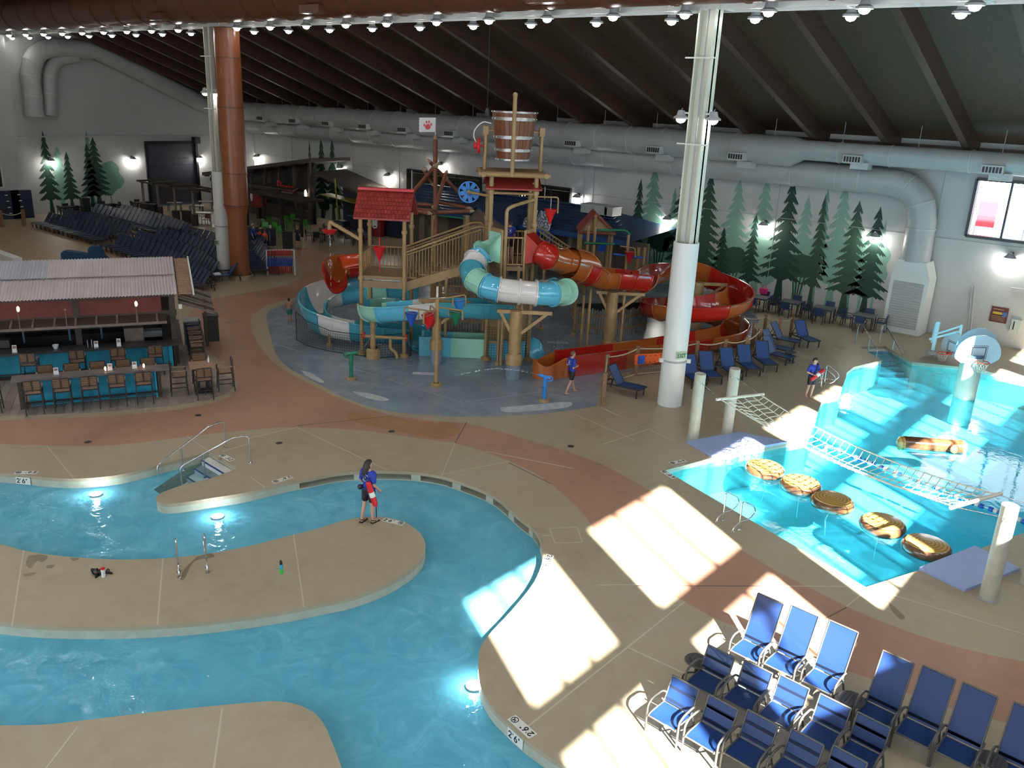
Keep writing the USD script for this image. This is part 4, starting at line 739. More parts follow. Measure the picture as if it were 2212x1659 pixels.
# the hooded start of the red slide
P, s, u = frames(spl([a0+(b0-a0)*.42+Z(.06), a0+(b0-a0)*.6+Z(.07), a0+(b0-a0)*.8+Z(.05)], 6))
hg = lambda r: [[P[i]+s[i]*r*math.cos(x)+u[i]*r*math.sin(x) for x in np.linspace(0, PI*(1-.95*i/(len(P)-1)), 11)] for i in range(len(P))]
rsld.part('hood', MB().sheet(hg(.56)).sheet([r[::-1] for r in hg(.52)]), C_O, 'orange half hood over the slide start'); rsld.part('hood_rim', MB().tube([r[-1] for r in hg(.55)], .035, 6), C_O)
sp = []
g1, g2 = V(.7, .714, 0), V(-.714, .7, 0)
for i, (th_, z) in enumerate([(2.35, 3.35), (1.57, 3.2), (.8, 2.95), (0, 2.66), (-.8, 2.42), (-1.57, 2.25), (-2.35, 2.05), (-3.14, 1.85), (-3.93, 1.62), (-4.71, 1.42), (-5.5, 1.2), (-6.28, 1.02), (-7.07, .92)]): sp.append(c2+g1*2.05*math.cos(th_)+g2*2.05*math.sin(th_)+Z(z))
ro0, ro1 = G(1540, 770), G(1178, 822); rdd = (ro1-ro0)/np.linalg.norm(ro1-ro0); rno = V(-rdd[1], rdd[0], 0)
if rno@CC < 0: rno = -rno
flume(rsld, [c0]+sp+[ro0+rno*.5+Z(.92), ro0+(ro1-ro0)*.3+rno*.5+Z(.86)], 1.15, .78, [C_O, C_R, C_O, C_R, C_R, C_O, C_R, C_O, C_R, C_R, C_O, C_R, C_O, C_R, C_O, C_R], hi=[.0, .45, .4, .3, .3, .25, .2, .2, .1, 0])
for f0, f1, c in ((.28, .55, C_O), (.55, .88, C_R)):
    a, b = ro0+(ro1-ro0)*f0, ro0+(ro1-ro0)*f1; rsld.part('runout_segment', MB().bar(a+Z(.42), b+Z(.42), .06, .84).bar(a+rno*1.05+Z(.42), b+rno*1.05+Z(.42), .06, .84).bar(a+rno*.5+Z(.16), b+rno*.5+Z(.16), 1.0, .05).bar(a+Z(.85), b+Z(.85), .14, .05).bar(a+rno*1.05+Z(.85), b+rno*1.05+Z(.85), .14, .05), c, smooth=False)
# bowl-shaped end of the red runout
a, b = ro0+(ro1-ro0)*.88, ro1; gr = []
for i in range(13):
    f_ = i/12; th_ = PI*(.5-f_); cxy = b+rno*.52-rdd*.35; gr.append((cxy+rdd*.62*math.cos(th_)-rno*.56*math.sin(th_), .62+.22*math.cos(th_)**2*1.0-.12*abs(math.sin(2*th_))))
ed = [(a, .84)]+gr+[(a+rno*1.05, .84)]
rsld.part('runout_end', MB().sheet([[p for p, z in ed], [p+Z(z) for p, z in ed]]).sheet([[p+Z(z) for p, z in ed], [p+Z(z)+(b+rno*.5-p)*.12 for p, z in ed]]).sheet([[p+Z(z)+(b+rno*.5-p)*.12 for p, z in ed], [p+(b+rno*.5-p)*.15+Z(.1) for p, z in ed]]), C_O, 'orange scooped end of the red slide')
# big support columns with concrete feet
for px, py, z1, lb, cb in ((942, 784, 3.0, 'ochre column with grey concrete foot behind the funnel tree', 1), (1108, 817, 3.1, 'ochre column with grey concrete foot carrying the tube slide', 1), (1314, 756, 3.0, 'ochre column carrying the orange part of the red slide', 0), (1495, 733, 3.1, 'ochre column in the middle of the red spiral', 1)):
    b = V(*G(px, py)[:2], 0); t = T('slide_column', lb, 'column', b); s_ = dep(b)/F; r = 15*s_ if px != 942 else 12*s_
    h = .62 if cb else .05
    t.part('concrete_foot', MB().lathe([(r+.02, 0), (r+.02, h), (.01, h)], b, 20), m_concb)
    t.part('collar', MB().lathe([(r+.05, h), (r+.05, h+.35), (r-.03, h+.45)], b, 20), m_post); t.part('shaft', MB().rod(b+Z(h+.3), b+Z(z1-.25), r*.82, 20), m_post)
    hd_ = V(CA[0], CA[1], 0)
    t.part('arm', MB().bar(b-hd_*.75+Z(z1-.3), b+hd_*1.45+Z(z1-.32), .14, .14), m_post, smooth=False)
    for k in (-.6, 1.25): t.part('brace', MB().bar(b+hd_*.1*np.sign(k)+Z(z1-1.3), b+hd_*k+Z(z1-.35), .10, .12), m_post, smooth=False)
for px, py, z1 in ((712, 748, .75), (1253, 758, 2.6), (1266, 766, 3.0), (1339, 756, 2.9), (1168, 713, 4.2), (1239, 725, 2.5)):
    post(V(*G(px, py)[:2], 0), z1, .06)
# lower decks, dark enclosure and picket fences behind
lowd = T('lower_deck', 'low ochre deck with baluster rails and grey pickets under the stair', 'platform', (-28, 28.5, 0))
ld = V(-27.6, 27.4, 0); slab(ld, e1*3.2, e2*2.2, 1.7, .2, lowd); rail(ld, ld+e1*3.2, 1.7, .85, 22, lowd); rail(ld+e2*2.2, ld+e1*3.2+e2*2.2, 1.7, .85, 22, lowd)
for q in (ld, ld+e1*3.2, ld+e2*2.2): lowd.part('post', MB().rod(q, q+Z(2.6), .08, 8), m_post)
def picket(t, a, b, h=1.35, w=.13, seed=1):
    n = max(2, int(np.linalg.norm(b-a)/w)); d = (b-a)/n; dn = d/np.linalg.norm(d); q = random.Random(seed)
    for i in range(n):
        p = a+d*(i+.5); hh = h+q.uniform(-.06, .06); o = V(-dn[1], dn[0], 0)*.02; ww = w*.42
        pts = [p-dn*ww, p+dn*ww, p+dn*ww+Z(hh-.1), p+Z(hh), p-dn*ww+Z(hh-.1)]
        mb = MB(); mb.add([x-o for x in pts]+[x+o for x in pts], [(0, 1, 2), (0, 2, 4), (2, 3, 4), (5, 7, 6), (5, 9, 7), (7, 9, 8), (1, 6, 7), (1, 7, 2), (0, 4, 9), (0, 9, 5), (4, 3, 8), (4, 8, 9), (3, 2, 7), (3, 7, 8)]); t.part('picket', mb, m_pick, smooth=False)
    for z in (.35, .95): t.part('rail', MB().bar(a+Z(z), b+Z(z), .05, .14), m_postd, smooth=False)
picket(lowd, ld-e1*.1-e2*.1, ld+e1*3.2-e2*.1, 1.45)
for x0 in (.2, 1.7): lowd.part('enclosure', MB().box(ld+e1*(x0+.7)+e2*1.2+Z(.7), (1.3, 1.6, 1.4), math.atan2(e1[1], e1[0])), m_black, smooth=False)
pump = T('panel_enclosure', 'ochre panelled enclosure under the main tower with climbing net', 'enclosure', U2(Cm))
pump.part('panel', MB().bar(PL+a2*.4+a1*.1+Z(1.75), PR_+a2*.4-a1*.1+Z(1.75), .08, 1.9), m_post, smooth=False); pump.part('panel', MB().bar(PL+a2*.4+a1*.1+Z(1.75), PL+a2*1.7+a1*.1+Z(1.75), .08, 1.9), m_post, smooth=False)
pump.part('seam', MB().bar(PL+a2*.35+a1*.9+Z(1.75), PL+a2*.35+a1*.93+Z(1.75), .02, 1.9), m_postd, smooth=False)
for k in (.5, 1.3): pump.part('bent_pipe', MB().tube(rnd([PL+a1*(k-.4)-a2*.15+Z(.85), PL+a1*k-a2*.15+Z(.85), PL+a1*k-a2*.2+Z(.05)], .15), .07, 8), m_post)
def net(mb, a, b, h0, h1, cell=.11, r=.006, n=3):
    L = np.linalg.norm(b-a); c = int(L/cell)
    for i in range(c+1): p = a+(b-a)*i/c; mb.tube([p+Z(h0(i/c)), p+Z(h1(i/c))], r, n, cap=False)
    rws = int(max(h1(0)-h0(0), h1(1)-h0(1))/cell)
    for j in range(rws+1): mb.tube([a+Z(h0(0)+(h1(0)-h0(0))*j/rws), b+Z(h0(1)+(h1(1)-h0(1))*j/rws)], r, n, cap=False)
    return mb
nt = MB(); net(nt, PL-a2*.1, PR_-a2*.1, lambda f: .1, lambda f: 1.5); pump.part('net', nt, m_net, kind='stuff')
nf = T('safety_net', 'black safety net hung round the outside of the turquoise loop', 'net', G(720, 752))
npx = [(641, 735), (665, 748), (715, 760), (765, 767), (815, 774), (887, 769)]; npt = [V(*G(*q)[:2], 0) for q in npx]; tops = [1.35, 1.15, .95, .95, 1.0, 1.05]
mb = MB()
for i in range(5): net(mb, npt[i], npt[i+1], lambda f: .03, lambda f, i=i: tops[i]+(tops[i+1]-tops[i])*f)
nf.part('mesh', mb, m_net, kind='stuff')
for i in (0, 5): nf.part('edge_rope', MB().tube([npt[i], npt[i]+Z(tops[i])], .02, 5), m_net)
nf.part('edge_rope', MB().tube([p+Z(z) for p, z in zip(npt, tops)], .016, 5), m_net); nf.part('edge_rope', MB().tube([p+Z(.02) for p in npt], .016, 5), m_net)
# pipe stand in front of the loop
pb = V(*G(806, 773)[:2], 0); ps_ = T('pipe_stand', 'ochre pipe stand with red valve wheels behind the black net', 'pipe', pb)
ps_.part('base', MB().lathe([(.30, 0), (.30, .35), (.2, .45)], pb, 16), m_post); ps_.part('upright', MB().rod(pb, pb+Z(1.95), .12, 12), m_post); ps_.part('top_arm', MB().bar(pb+Z(1.9)-e1*.1, pb+Z(1.9)+e1*.8, .22, .22), m_post, smooth=False)
ps_.part('cross_pipe', MB().rod(pb+Z(.95)-e1*.35, pb+Z(.95)+e1*1.5, .075, 10), m_post); ps_.part('elbow', MB().tube(rnd([pb+Z(.95)+e1*.75, pb+Z(.45)+e1*.75, pb+Z(.3)+e1*1.0, pb+Z(.05)+e1*1.05], .12), .07, 8), m_post)
for k in (-.38, 1.45): ps_.part('valve_wheel', MB().lathe([(.05, -.03), (.16, -.03), (.16, .03), (.05, .03)], pb+Z(.98)+e1*k, 12, axes(e1)), m_redb, 'red valve wheel')
# spout dishes and funnels
def funnel(t, p, m, r=.26, h=.52, lb=None): return t.part('funnel', MB().lathe([(.02, -h), (r, 0), (r+.02, .02), (r-.02, .02), (.03, -h+.1)], p, 16), m, lb)
sc = T('spout_arm', 'ochre bent pipe on the roofed tower pouring into a red dish', 'spout', A_+Z(4.7))
dd = D(712, 497, A_-e1*1.6+Z(4.7)); sc.part('pipe', MB().tube(rnd([A_+Z(5.0), dd+Z(.35), dd+Z(.02)], .25, 6), .085, 10), m_post); sc.part('dish', MB().lathe([(.02, -.18), (.2, -.15), (.33, 0), (.3, .02), (.2, -.1), (.02, -.12)], dd, 18), m_redb, 'red dish')
m_spray = usdkit.material(stage, '/World/Looks/water_spray', {'t': ('transparent_bsdf', {}), 'd': ('glossy_bsdf', dict(color=(.8, .85, .9), roughness=.25)), 'm': ('mix_closure', dict(fac=.35))}, [('t.BSDF', 'm.closure1'), ('d.BSDF', 'm.closure2')], surface='m.closure')
def drops(name, pts, label, n=60, r=.012, spread=.03, seed=1):
    q = random.Random(seed); P = spl(pts, 8); mb = MB()
    for i in range(n):
        f_ = q.random()*(len(P)-1.01); i0 = int(f_); p = P[i0]+(P[i0+1]-P[i0])*(f_-i0)+V(q.gauss(0, spread), q.gauss(0, spread), q.gauss(0, spread)); d = P[i0+1]-P[i0]; mb.rod(p, p+d/np.linalg.norm(d)*r*5, r*q.uniform(.5, 1.2), 4)
    solo(name, mb, m_spray, label, 'water', kind='stuff')
drops('water_stream', [dd-Z(.15), dd-Z(2), dd-Z(4.3)], 'thin water stream falling from the red dish', 90, .012, .012)
fm = T('hanging_funnel', 'red funnel hanging at the roofed tower rail', 'funnel', A_+e1*.75+Z(4.0)); fp_ = A_+e1*.82-e2*.15+Z(4.75); funnel(fm, fp_, m_redb, .26, .62); fm.part('rod', MB().rod(fp_-Z(1.1), fp_+Z(.4), .025, 6), m_redb)
fm2 = T('hanging_funnel', 'red funnel on an arm at the right of the main tower', 'funnel', PR_+Z(5.6)); fq = PR_+a1*.65+Z(6.55); funnel(fm2, fq, m_redb, .26, .62); fm2.part('arm', MB().tube(rnd([PR_+Z(7.05), PR_+a1*.95+Z(7.05), PR_+a1*.95+Z(6.4)], .1), .035, 8), m_post); fm2.part('rod', MB().rod(fq, fq+Z(.5), .02, 6), m_grey)
fb_ = V(*G(942, 834)[:2], 0); ft = T('funnel_tree', 'thin ochre pole with bent arms holding blue, red and green funnels', 'funnel tree', fb_)
ft.part('base_plate', MB().lathe([(.22, 0), (.22, .1), (.12, .14)], fb_, 16), m_post); ft.part('pole', MB().rod(fb_, fb_+Z(3.5), .075, 12), m_post)
for (x, y), m, lb, zz in (((889, 677), m_blueb, 'dark blue funnel', 3.0), ((925, 682), m_redb, 'front red funnel', 3.1), ((935, 677), m_redb, 'rear red funnel', 3.05), ((992, 650), m_bluel, 'light blue funnel', 3.5), ((985, 674), m_greenp, 'green funnel', 3.2)):
    o = {889: .25, 925: -.6, 935: .35, 992: .4, 985: -.55}[x]; p = D(x, y, dep(fb_+Z(2.6))+o); funnel(ft, p, m, .25, .55, lb)
    hd_ = (p-fb_)*V(1, 1, 0); hd_ = hd_/np.linalg.norm(hd_); top = V(p[0], p[1], zz+.02)-hd_*.0
    ft.part('arm', MB().tube(rnd([fb_+Z(zz-.02), top+hd_*.3, V(*(p+hd_*.3)[:2], p[2]-.25)], .1), .032, 8), m_post); ft.part('arm', MB().rod(top-hd_*.3, V(*(p-hd_*.3)[:2], p[2]-.2), .028, 8), m_post)
    ft.part('pin', MB().rod(p-hd_*.3, p+hd_*.3, .012, 5), m_grey)
def gun(px, py, m, lb, z, dirx):
    b = V(*G(px, py)[:2], 0); t = T('water_gun', lb, 'water gun', b)
    t.part('base_plate', MB().lathe([(.20, 0), (.20, .09), (.1, .12)], b, 16), m_post); t.part('post', MB().rod(b+Z(.1), b+Z(z-.22), .075, 12).rod(b+Z(z*.55), b+Z(z*.6), .095, 12), m)
    d = V(CA[0], CA[1], 0)*dirx; t.part('barrel', MB().rod(b+Z(z-.12)-d*.18, b+Z(z-.0)+d*.26, .07, 10, .055).rod(b+Z(z-.25), b+Z(z-.1), .09, 10), m)
    t.part('handle', MB().tube([b+Z(z-.14)-d*.16+(-d*math.cos(a)*.12+Z(math.sin(a)*.10)) for a in np.arange(12)*PI/6], .03, 6, closed=True), m); return b+Z(z)+d*.26
gA = gun(759, 820, m_greenp, 'green water gun post on the front of the splash pad', 1.15, 1); gB = gun(1175, 867, m_bluel, 'blue water gun post near the white column side of the pad', 1.05, -1)
drops('water_jet', [gA, D(790, 745, dep(gA)+.6), D(815, 700, dep(gA)+1.6)], 'water jet shot from the green water gun', 110, .012, .01, 2)
drops('water_jet', [gB, D(1120, 800, dep(gB)+.5), D(1060, 797, dep(gB)+.4), D(980, 812, dep(gB))], 'water jet shot from the blue water gun', 110, .012, .012, 3)
drops('water_splash', [G(1218, 735, .1), G(1208, 752, .08), G(1198, 772, .05)], 'white splashing water on the pad behind the walking man', 260, .02, .16, 5)
m_mk = mat('marker_grey', (.48, .47, .52), .5)
for px, py, w, lb in ((919, 807, 1.05, 'pale rectangular floor plate beside the funnel tree'), (1205, 740, 1.0, 'pale rectangular floor plate in the wet part of the pad')):
    p = G(px, py); mb = MB(); mb.box(p+Z(.006), (w, .28, .012), math.atan2(CA[1], CA[0])); t = T('floor_plate', lb, 'plate', p); t.part('plate', mb, m_mk, smooth=False)
    for k in (-.25, .25): t.part('cover', MB().box(p+V(CA[0], CA[1], 0)*k*w+Z(.014), (.12, .06, .006), math.atan2(CA[1], CA[0])), m_white, smooth=False)
# rear play tower with pitched red roof and green pipes
rt_ = T('rear_tower', 'smaller ochre tower with a red pitched roof and green pipes behind the red slide', 'play structure', (-25, 34.5, 0))
o_ = V(-25.6, 34.6, 0); dr = dep(o_+Z(3)); Pz = lambda x, y, o=0: D(x, y, dr+o)
hl, hr, hm = Pz(1250, 500), Pz(1330, 500), Pz(1287, 460); bk_ = V(CC[0], CC[1], 0)*2.2; bk_ /= np.linalg.norm(bk_)/2.0
pk = V(*hm[:2], 0); hL, hR = V(*hl[:2], 0), V(*hr[:2], 0); zE, zP = hl[2], hm[2]
for q, nm in ((hL, 0), (hR, 1)):
    qq = V(*q[:2], zE); pp_ = V(*pk[:2], zP)
    rt_.part('roof', MB().hexa([qq-Z(.08), pp_-Z(.08), pp_-Z(.08)+bk_, qq-Z(.08)+bk_, qq, pp_, pp_+bk_, qq+bk_] if nm == 0 else [pp_-Z(.08), qq-Z(.08), qq-Z(.08)+bk_, pp_-Z(.08)+bk_, pp_, qq, qq+bk_, pp_+bk_]), m_redr, 'red pitched roof slope', smooth=False)
dx_ = (hR-hL)
for f_, b in ((.08, 0), (.92, 0), (.08, 1), (.92, 1)): post(hL+dx_*f_+bk_*(.1+.8*b), zE+.05, .075, t=rt_)
rt_.part('tie_beam', MB().rod(hL+Z(zE-.05), hR+Z(zE-.05), .08, 8), m_log); rt_.part('king_post', MB().rod(pk+Z(zE), pk+Z(zP-.1), .09, 8), m_post); rt_.part('gable_panel', MB().hexa([hL+bk_*.15+Z(zE), hR+bk_*.15+Z(zE), hR+bk_*.2+Z(zE), hL+bk_*.2+Z(zE), pk-dx_*.02+bk_*.15+Z(zP-.1), pk+dx_*.02+bk_*.15+Z(zP-.1), pk+dx_*.02+bk_*.2+Z(zP-.1), pk-dx_*.02+bk_*.2+Z(zP-.1)]), m_post, smooth=False)
slab(hL+bk_*.1, dx_, bk_*.8, 1.9, t=rt_); rail(hL+bk_*.1, hR+bk_*.1, 1.9, .9, 14, t=rt_)
for x, y0 in ((1272, 487), (1286, 490)):
    a = Pz(x, y0, -1.2); post(V(*a[:2], 0), a[2], .075, t=rt_)
for pts in (((1283, 497), (1352, 497), (1362, 507)), ((1262, 525), (1328, 527))): rt_.part('green_pipe', MB().tube(rnd([Pz(x, y, -1.0) for x, y in pts], .15), .06, 8), m_greenp, 'green pipe')
a = Pz(1358, 507, -1.0); post(V(*a[:2], 0), a[2], .075, t=rt_); b = Pz(1393, 535, 0); post(V(*b[:2], 0), b[2], .075, t=rt_); a_ = Pz(1380, 535, 0); post(V(*a_[:2], 0), a_[2], .085, t=rt_)
rt_.part('blue_pipe', MB().rod(Pz(1325, 549, -.5), Pz(1390, 557, -.5), .06, 8), m_blueb, 'blue pipe'); rail(V(*Pz(1305, 570, -.5)[:2], 0), V(*Pz(1358, 560, -.5)[:2], 0), 1.9, .9, 12, t=rt_)
f3_ = T('hanging_funnel', 'red funnel below the green pipes of the rear tower', 'funnel', Pz(1361, 565, -.9)); funnel(f3_, Pz(1361, 545, -.9), m_redb, .24, .6); f3_.part('arm', MB().tube(rnd([Pz(1340, 532, -.9), Pz(1372, 536, -.9), Pz(1372, 556, -.9)], .1), .035, 8), m_post)
pf = T('picket_fence', 'grey weathered picket fence under the rear tower', 'fence', G(1310, 715))
pp3 = [V(*G(*q)[:2], 0) for q in ((1242, 716), (1290, 724), (1360, 722), (1395, 712))]
for i in range(3): picket(pf, pp3[i], pp3[i+1], 1.3, .13, i)
pf.part('backing', MB().bar(pp3[0]+V(CC[0], CC[1], 0)*.3+Z(.7), pp3[3]+V(CC[0], CC[1], 0)*.3+Z(.7), .1, 1.3), m_black, smooth=False)
rs2 = T('small_red_slide', 'short orange red slide behind the roofed tower at left', 'water slide', G(745, 610))
d3 = dep(A_)+4.0; R3 = lambda x, y, o=0: D(x, y, d3+o)
flume(rs2, [R3(784, 570, .2), R3(760, 573), R3(735, 578, -.2), R3(722, 592, -.6), R3(725, 604, -1.4)], .95, .6, [C_R, C_O, C_R], hi=[.3, .5, .5, .3]); P3 = [R3(784, 568, .2), R3(760, 571), R3(736, 577, -.2)]
P, s, u = frames(spl(P3, 5)); rs2.part('hood', MB().sheet([[P[i]+s[i]*.5*math.cos(x)+u[i]*.5*math.sin(x) for x in np.linspace(0, PI, 11)] for i in range(len(P))]), mat('slide_bright_orange', (.62, .07, .02), .14, coat=.6), 'bright orange hood')
# stair rail slanting down behind the red slide
st = T('rear_stair', 'ochre stair with railing slanting down behind the hooded slide start', 'stair', (-22, 31, 0)); r0, r1 = Pz(1165, 490, -2.5), Pz(1262, 556, -1.5)
for dz in (0, -.22, -.5): st.part('rail', MB().rod(r0+Z(dz), r1+Z(dz), .04, 8), m_post)
st.part('stringer', MB().bar(r0-Z(1.15), r1-Z(1.15), .1, .3), m_post, smooth=False)
for i in range(15): p = r0+(r1-r0)*(i+.5)/15; st.part('baluster', MB().rod(p-Z(1.1), p, .018, 5), m_post)
for i in range(8): p = r0+(r1-r0)*(i+.5)/8-Z(1.1); st.part('tread', MB().bar(p, p+bk_*.5, .3, .05), m_postd, smooth=False)
# rope fence with net by the red slide
rf = T('rope_fence', 'wooden post fence with tan rope and net in front of the red slide', 'fence', G(1302, 876)); m_wpost = mat('brown_post_wood', (.22, .12, .065), .7, var=.25, scale=6)
FP = [(1307, 806), (1312, 770), (1378, 752), (1507, 741), (1568, 737), (1614, 733), (1642, 714), (1631, 702), (1604, 686)]; F0 = V(*G(1302, 876)[:2], 0)
fpp = [F0]+[V(*G(x, y, 1.2)[:2], 0) for x, y in FP[1:]]
for p in fpp: rf.part('post', MB().box(p+Z(.65), (.15, .15, 1.3), math.atan2(CA[1], CA[0])), m_wpost, smooth=False)
nm = MB()
for i, (a, b) in enumerate(zip(fpp, fpp[1:])):
    rf.part('rope', MB().tube([a+(b-a)*f_+Z(1.18-.10*math.sin(PI*f_)) for f_ in np.linspace(0, 1, 7)], .03, 6), m_rope); rf.part('rope', MB().rod(a+Z(.06), b+Z(.06), .025, 6), m_rope); net(nm, a, b, lambda f: .06, lambda f: 1.1, .12, .005)
rf.part('net', nm, mat('brown_net', (.10, .06, .04), .8), kind='stuff')
rf2 = T('rope_fence', 'short wooden post and rope fence behind the loungers near the painted trees', 'fence', G(1680, 700)); f2 = [V(*G(x, y, 1.0)[:2], 0) for x, y in ((1655, 685), (1686, 692), (1713, 686), (1604, 686))]
for p in f2[:3]: rf2.part('post', MB().box(p+Z(.55), (.13, .13, 1.1)), m_wpost, smooth=False)
for a, b in ((f2[3], f2[0]), (f2[0], f2[1]), (f2[1], f2[2])): rf2.part('rope', MB().tube([a+(b-a)*f_+Z(1.02-.12*math.sin(PI*f_)) for f_ in np.linspace(0, 1, 7)], .03, 6), m_rope)
sb = T('spine_board', 'orange rescue spine board strapped to the fence beside the white column', 'rescue board', (fpp[2]+fpp[3])/2+Z(.5)); sa = fpp[2]+(fpp[3]-fpp[2])*-.02; dq = (fpp[3]-fpp[2]); lq = np.linalg.norm(dq); dq /= lq; nq = V(dq[1], -dq[0], 0)
if nq@CC > 0: nq = -nq
bo = Polygon([(0, .06), (.05, 0), (1.75, .05), (1.8, .1), (1.8, .36), (1.75, .41), (.05, .46), (0, .40)])
for x in (.25, .5, .75, 1.0, 1.25, 1.5): 
    for y in (.07, .36): bo = bo.difference(sbox(x-.05, y-.02, x+.05, y+.02))
so_ = fpp[2]-dq*.2+nq*.12+Z(.52); Ms = np.column_stack([dq, V(0, 0, 1), nq]); sb.part('board', MB().prism(bo, 0, .05).move(so_, 0, Ms), mat('rescue_orange', (.80, .12, .02), .4), smooth=False)
sb.part('head_block', MB().box(V(0, 0, 0), (.26, .34, .12)).move(so_+dq*.28+Z(.23)+nq*.1, 0, Ms), m_blueb, 'blue head block', smooth=False)
# ---------------------------------------------------------------- the bar on the left
m_corr = mat('corrugated_zinc', (.50, .45, .47), .4, .2, var=.08, scale=1.2)
m_corr2 = mat('corrugated_zinc_blue', (.40, .41, .47), .4, .2, var=.08, scale=1.2)
m_fascia = mat('dark_red_board', (.14, .028, .024), .6, var=.2, scale=5)
m_darkw = mat('dark_brown_wood', (.05, .036, .028), .55, var=.25, scale=6)
m_greyw = mat('weathered_wood', (.17, .135, .115), .7, var=.25, scale=5)
m_turq = mat('turquoise_board', (.015, .26, .40), .5, var=.2, scale=4)
m_ctop = mat('grey_counter', (.15, .135, .135), .35, var=.1, scale=4)
m_ctopd = mat('dark_counter', (.045, .04, .04), .3, var=.15, scale=4)
m_bframe = mat('dark_bronze_frame', (.025, .02, .018), .4)
m_slat = mat('tan_slat', (.30, .18, .12), .5, var=.2, scale=9)
m_slatd = mat('brown_slat', (.15, .09, .05), .5, var=.2, scale=9)
m_steelblue = mat('slate_blue_paint', (.07, .14, .24), .5)
m_paper = mat('white_paper', (.70, .70, .72), .6)
m_plank = [mat('deck_plank_%d' % i, c, .6, var=.22, scale=2.2) for i, c in enumerate(((.255, .215, .19), (.23, .19, .17), (.28, .235, .205)))]
C0 = V(-31.29, 16.42, 0); bu = V(.455, .89, 0); bu /= np.linalg.norm(bu); bw = V(-bu[1], bu[0], 0)
BP = lambda a, b, z=0: C0+bu*a+bw*b+Z(z)
brz = math.atan2(bu[1], bu[0])
DECK = Polygon(gp([(-150, 912), (0, 900), (100, 897), (250, 889), (370, 878), (440, 866), (490, 850), (506, 832), (495, 815), (470, 797), (440, 778), (405, 765), (360, 740)])+[tuple(BP(.5, 4.5)[:2]), tuple(BP(-14, 4.5)[:2])]).buffer(0)
for k in range(-46, 24):
    s0 = BP(k*.28+.006, -9), BP((k+1)*.28-.006, -9), BP((k+1)*.28-.006, 5), BP(k*.28+.006, 5)
    g = Polygon([tuple(q[:2]) for q in s0]).intersection(DECK)
    if g.area > .02: floor.part('deck_plank', MB().prism(g, 0, .018, bottom=False), m_plank[k % 3], smooth=False)
bar = T('bar_building', 'bar hut with pale corrugated roof, dark red fascia and turquoise counter front', 'bar', BP(-5, 1.5))
e0, e1_, r0_, r1_ = (.25, 3.0), (.25, 3.0), None, None
def corr(a0, a1, b0, z0, b1, z1, m, name='roof_sheet', pitch=.115, amp=.02):
    n = int((a1-a0)/pitch*6); mb = MB(); rows = []
    for b, z in ((b0, z0), (b1, z1)): rows.append([BP(a0+(a1-a0)*i/n, b, z+amp*math.sin(2*PI*(a1-a0)*i/n/pitch)) for i in range(n+1)])
    under = [[p-Z(.012) for p in r] for r in rows]; mb.sheet(rows[::-1]).sheet(under); mb.sheet([rows[0], under[0]][::1]); mb.sheet([under[1], rows[1]])
    bar.part(name, mb, m, smooth=True)
zr = lambda b: 3.0+(b-.2)*.24
aa = [.38, -1.15, -2.7, -4.25, -5.8, -7.35, -8.9, -10.4]
for i in range(7):
    corr(aa[i+1]-.04, aa[i], .15, zr(.15), 1.95, zr(1.95), m_corr2 if i > 3 else m_corr); corr(aa[i+1]-.04, aa[i], 1.85, zr(1.85)+.06, 3.55, zr(3.55)+.06, m_corr2 if i > 2 else m_corr)
bar.part('roof_frame', MB().hexa([BP(-10, .3, zr(.3)-.16), BP(.3, .3, zr(.3)-.16), BP(.3, 3.4, zr(3.4)-.16), BP(-10, 3.4, zr(3.4)-.16), BP(-10, .3, zr(.3)-.05), BP(.3, .3, zr(.3)-.05), BP(.3, 3.4, zr(3.4)-.05), BP(-10, 3.4, zr(3.4)-.05)]), m_darkw, smooth=False)
bar.part('fascia', MB().bar(BP(-10, .55, 2.58), BP(-.25, .55, 2.58), .06, .72), m_fascia, 'dark red fascia board', smooth=False)
bar.part('beam', MB().bar(BP(-10, .6, 2.15), BP(.3, .6, 2.15), .15, .2), m_darkw, smooth=False)
for a in (.15, -3.3, -6.6, -9.9): bar.part('post', MB().bar(BP(a, .6, 0), BP(a, .6, 2.9), .22, .22, bw), m_darkw, smooth=False)
bar.part('awning', MB().hexa([BP(-10, -.15, 1.93), BP(-.1, -.15, 1.93), BP(-.1, .6, 2.12), BP(-10, .6, 2.12), BP(-10, -.15, 1.97), BP(-.1, -.15, 1.97), BP(-.1, .6, 2.16), BP(-10, .6, 2.16)]), m_darkw, 'brown awning with pale battens', smooth=False)
for a in np.arange(-9.8, 0, .72): bar.part('batten', MB().bar(BP(a, -.15, 1.99), BP(a, .58, 2.18), .07, .04), m_greyw, smooth=False)
bar.part('awning_edge', MB().bar(BP(-10, -.18, 1.95), BP(-.1, -.18, 1.95), .05, .10), m_greyw, smooth=False)
for a in (-1.16, -3.6, -5.15):
    tq = bar.part('torch_pole', MB().rod(BP(a, -.2, 2.0), BP(a, -.15, 2.55), .018, 6).ball(BP(a, -.15, 2.62), .05, 8), m_greyw)
    if a != -3.6: bar.part('flame_lamp', MB().ball(BP(a+.02, -.17, 2.74), .075, 8, (.8, .8, 1.5)), m_flame, 'glowing flame lamp', under=tq)
bar.part('counter_front', MB().bar(BP(-10, 0, .5), BP(-.05, 0, .5), .08, .98), m_turq, 'turquoise counter front', smooth=False)
bar.part('kick_rail', MB().bar(BP(-10, -.06, .08), BP(-.05, -.06, .08), .06, .14).rod(BP(-10, -.12, .22), BP(-.05, -.12, .22), .03), m_bframe, smooth=False)
for a in (-.12, ): bar.part('turquoise_trim', MB().bar(BP(a, -.05, .5), BP(a+.14, -.05, .5), .05, .98), mat('bright_turquoise', (.02, .36, .52), .5), smooth=False)
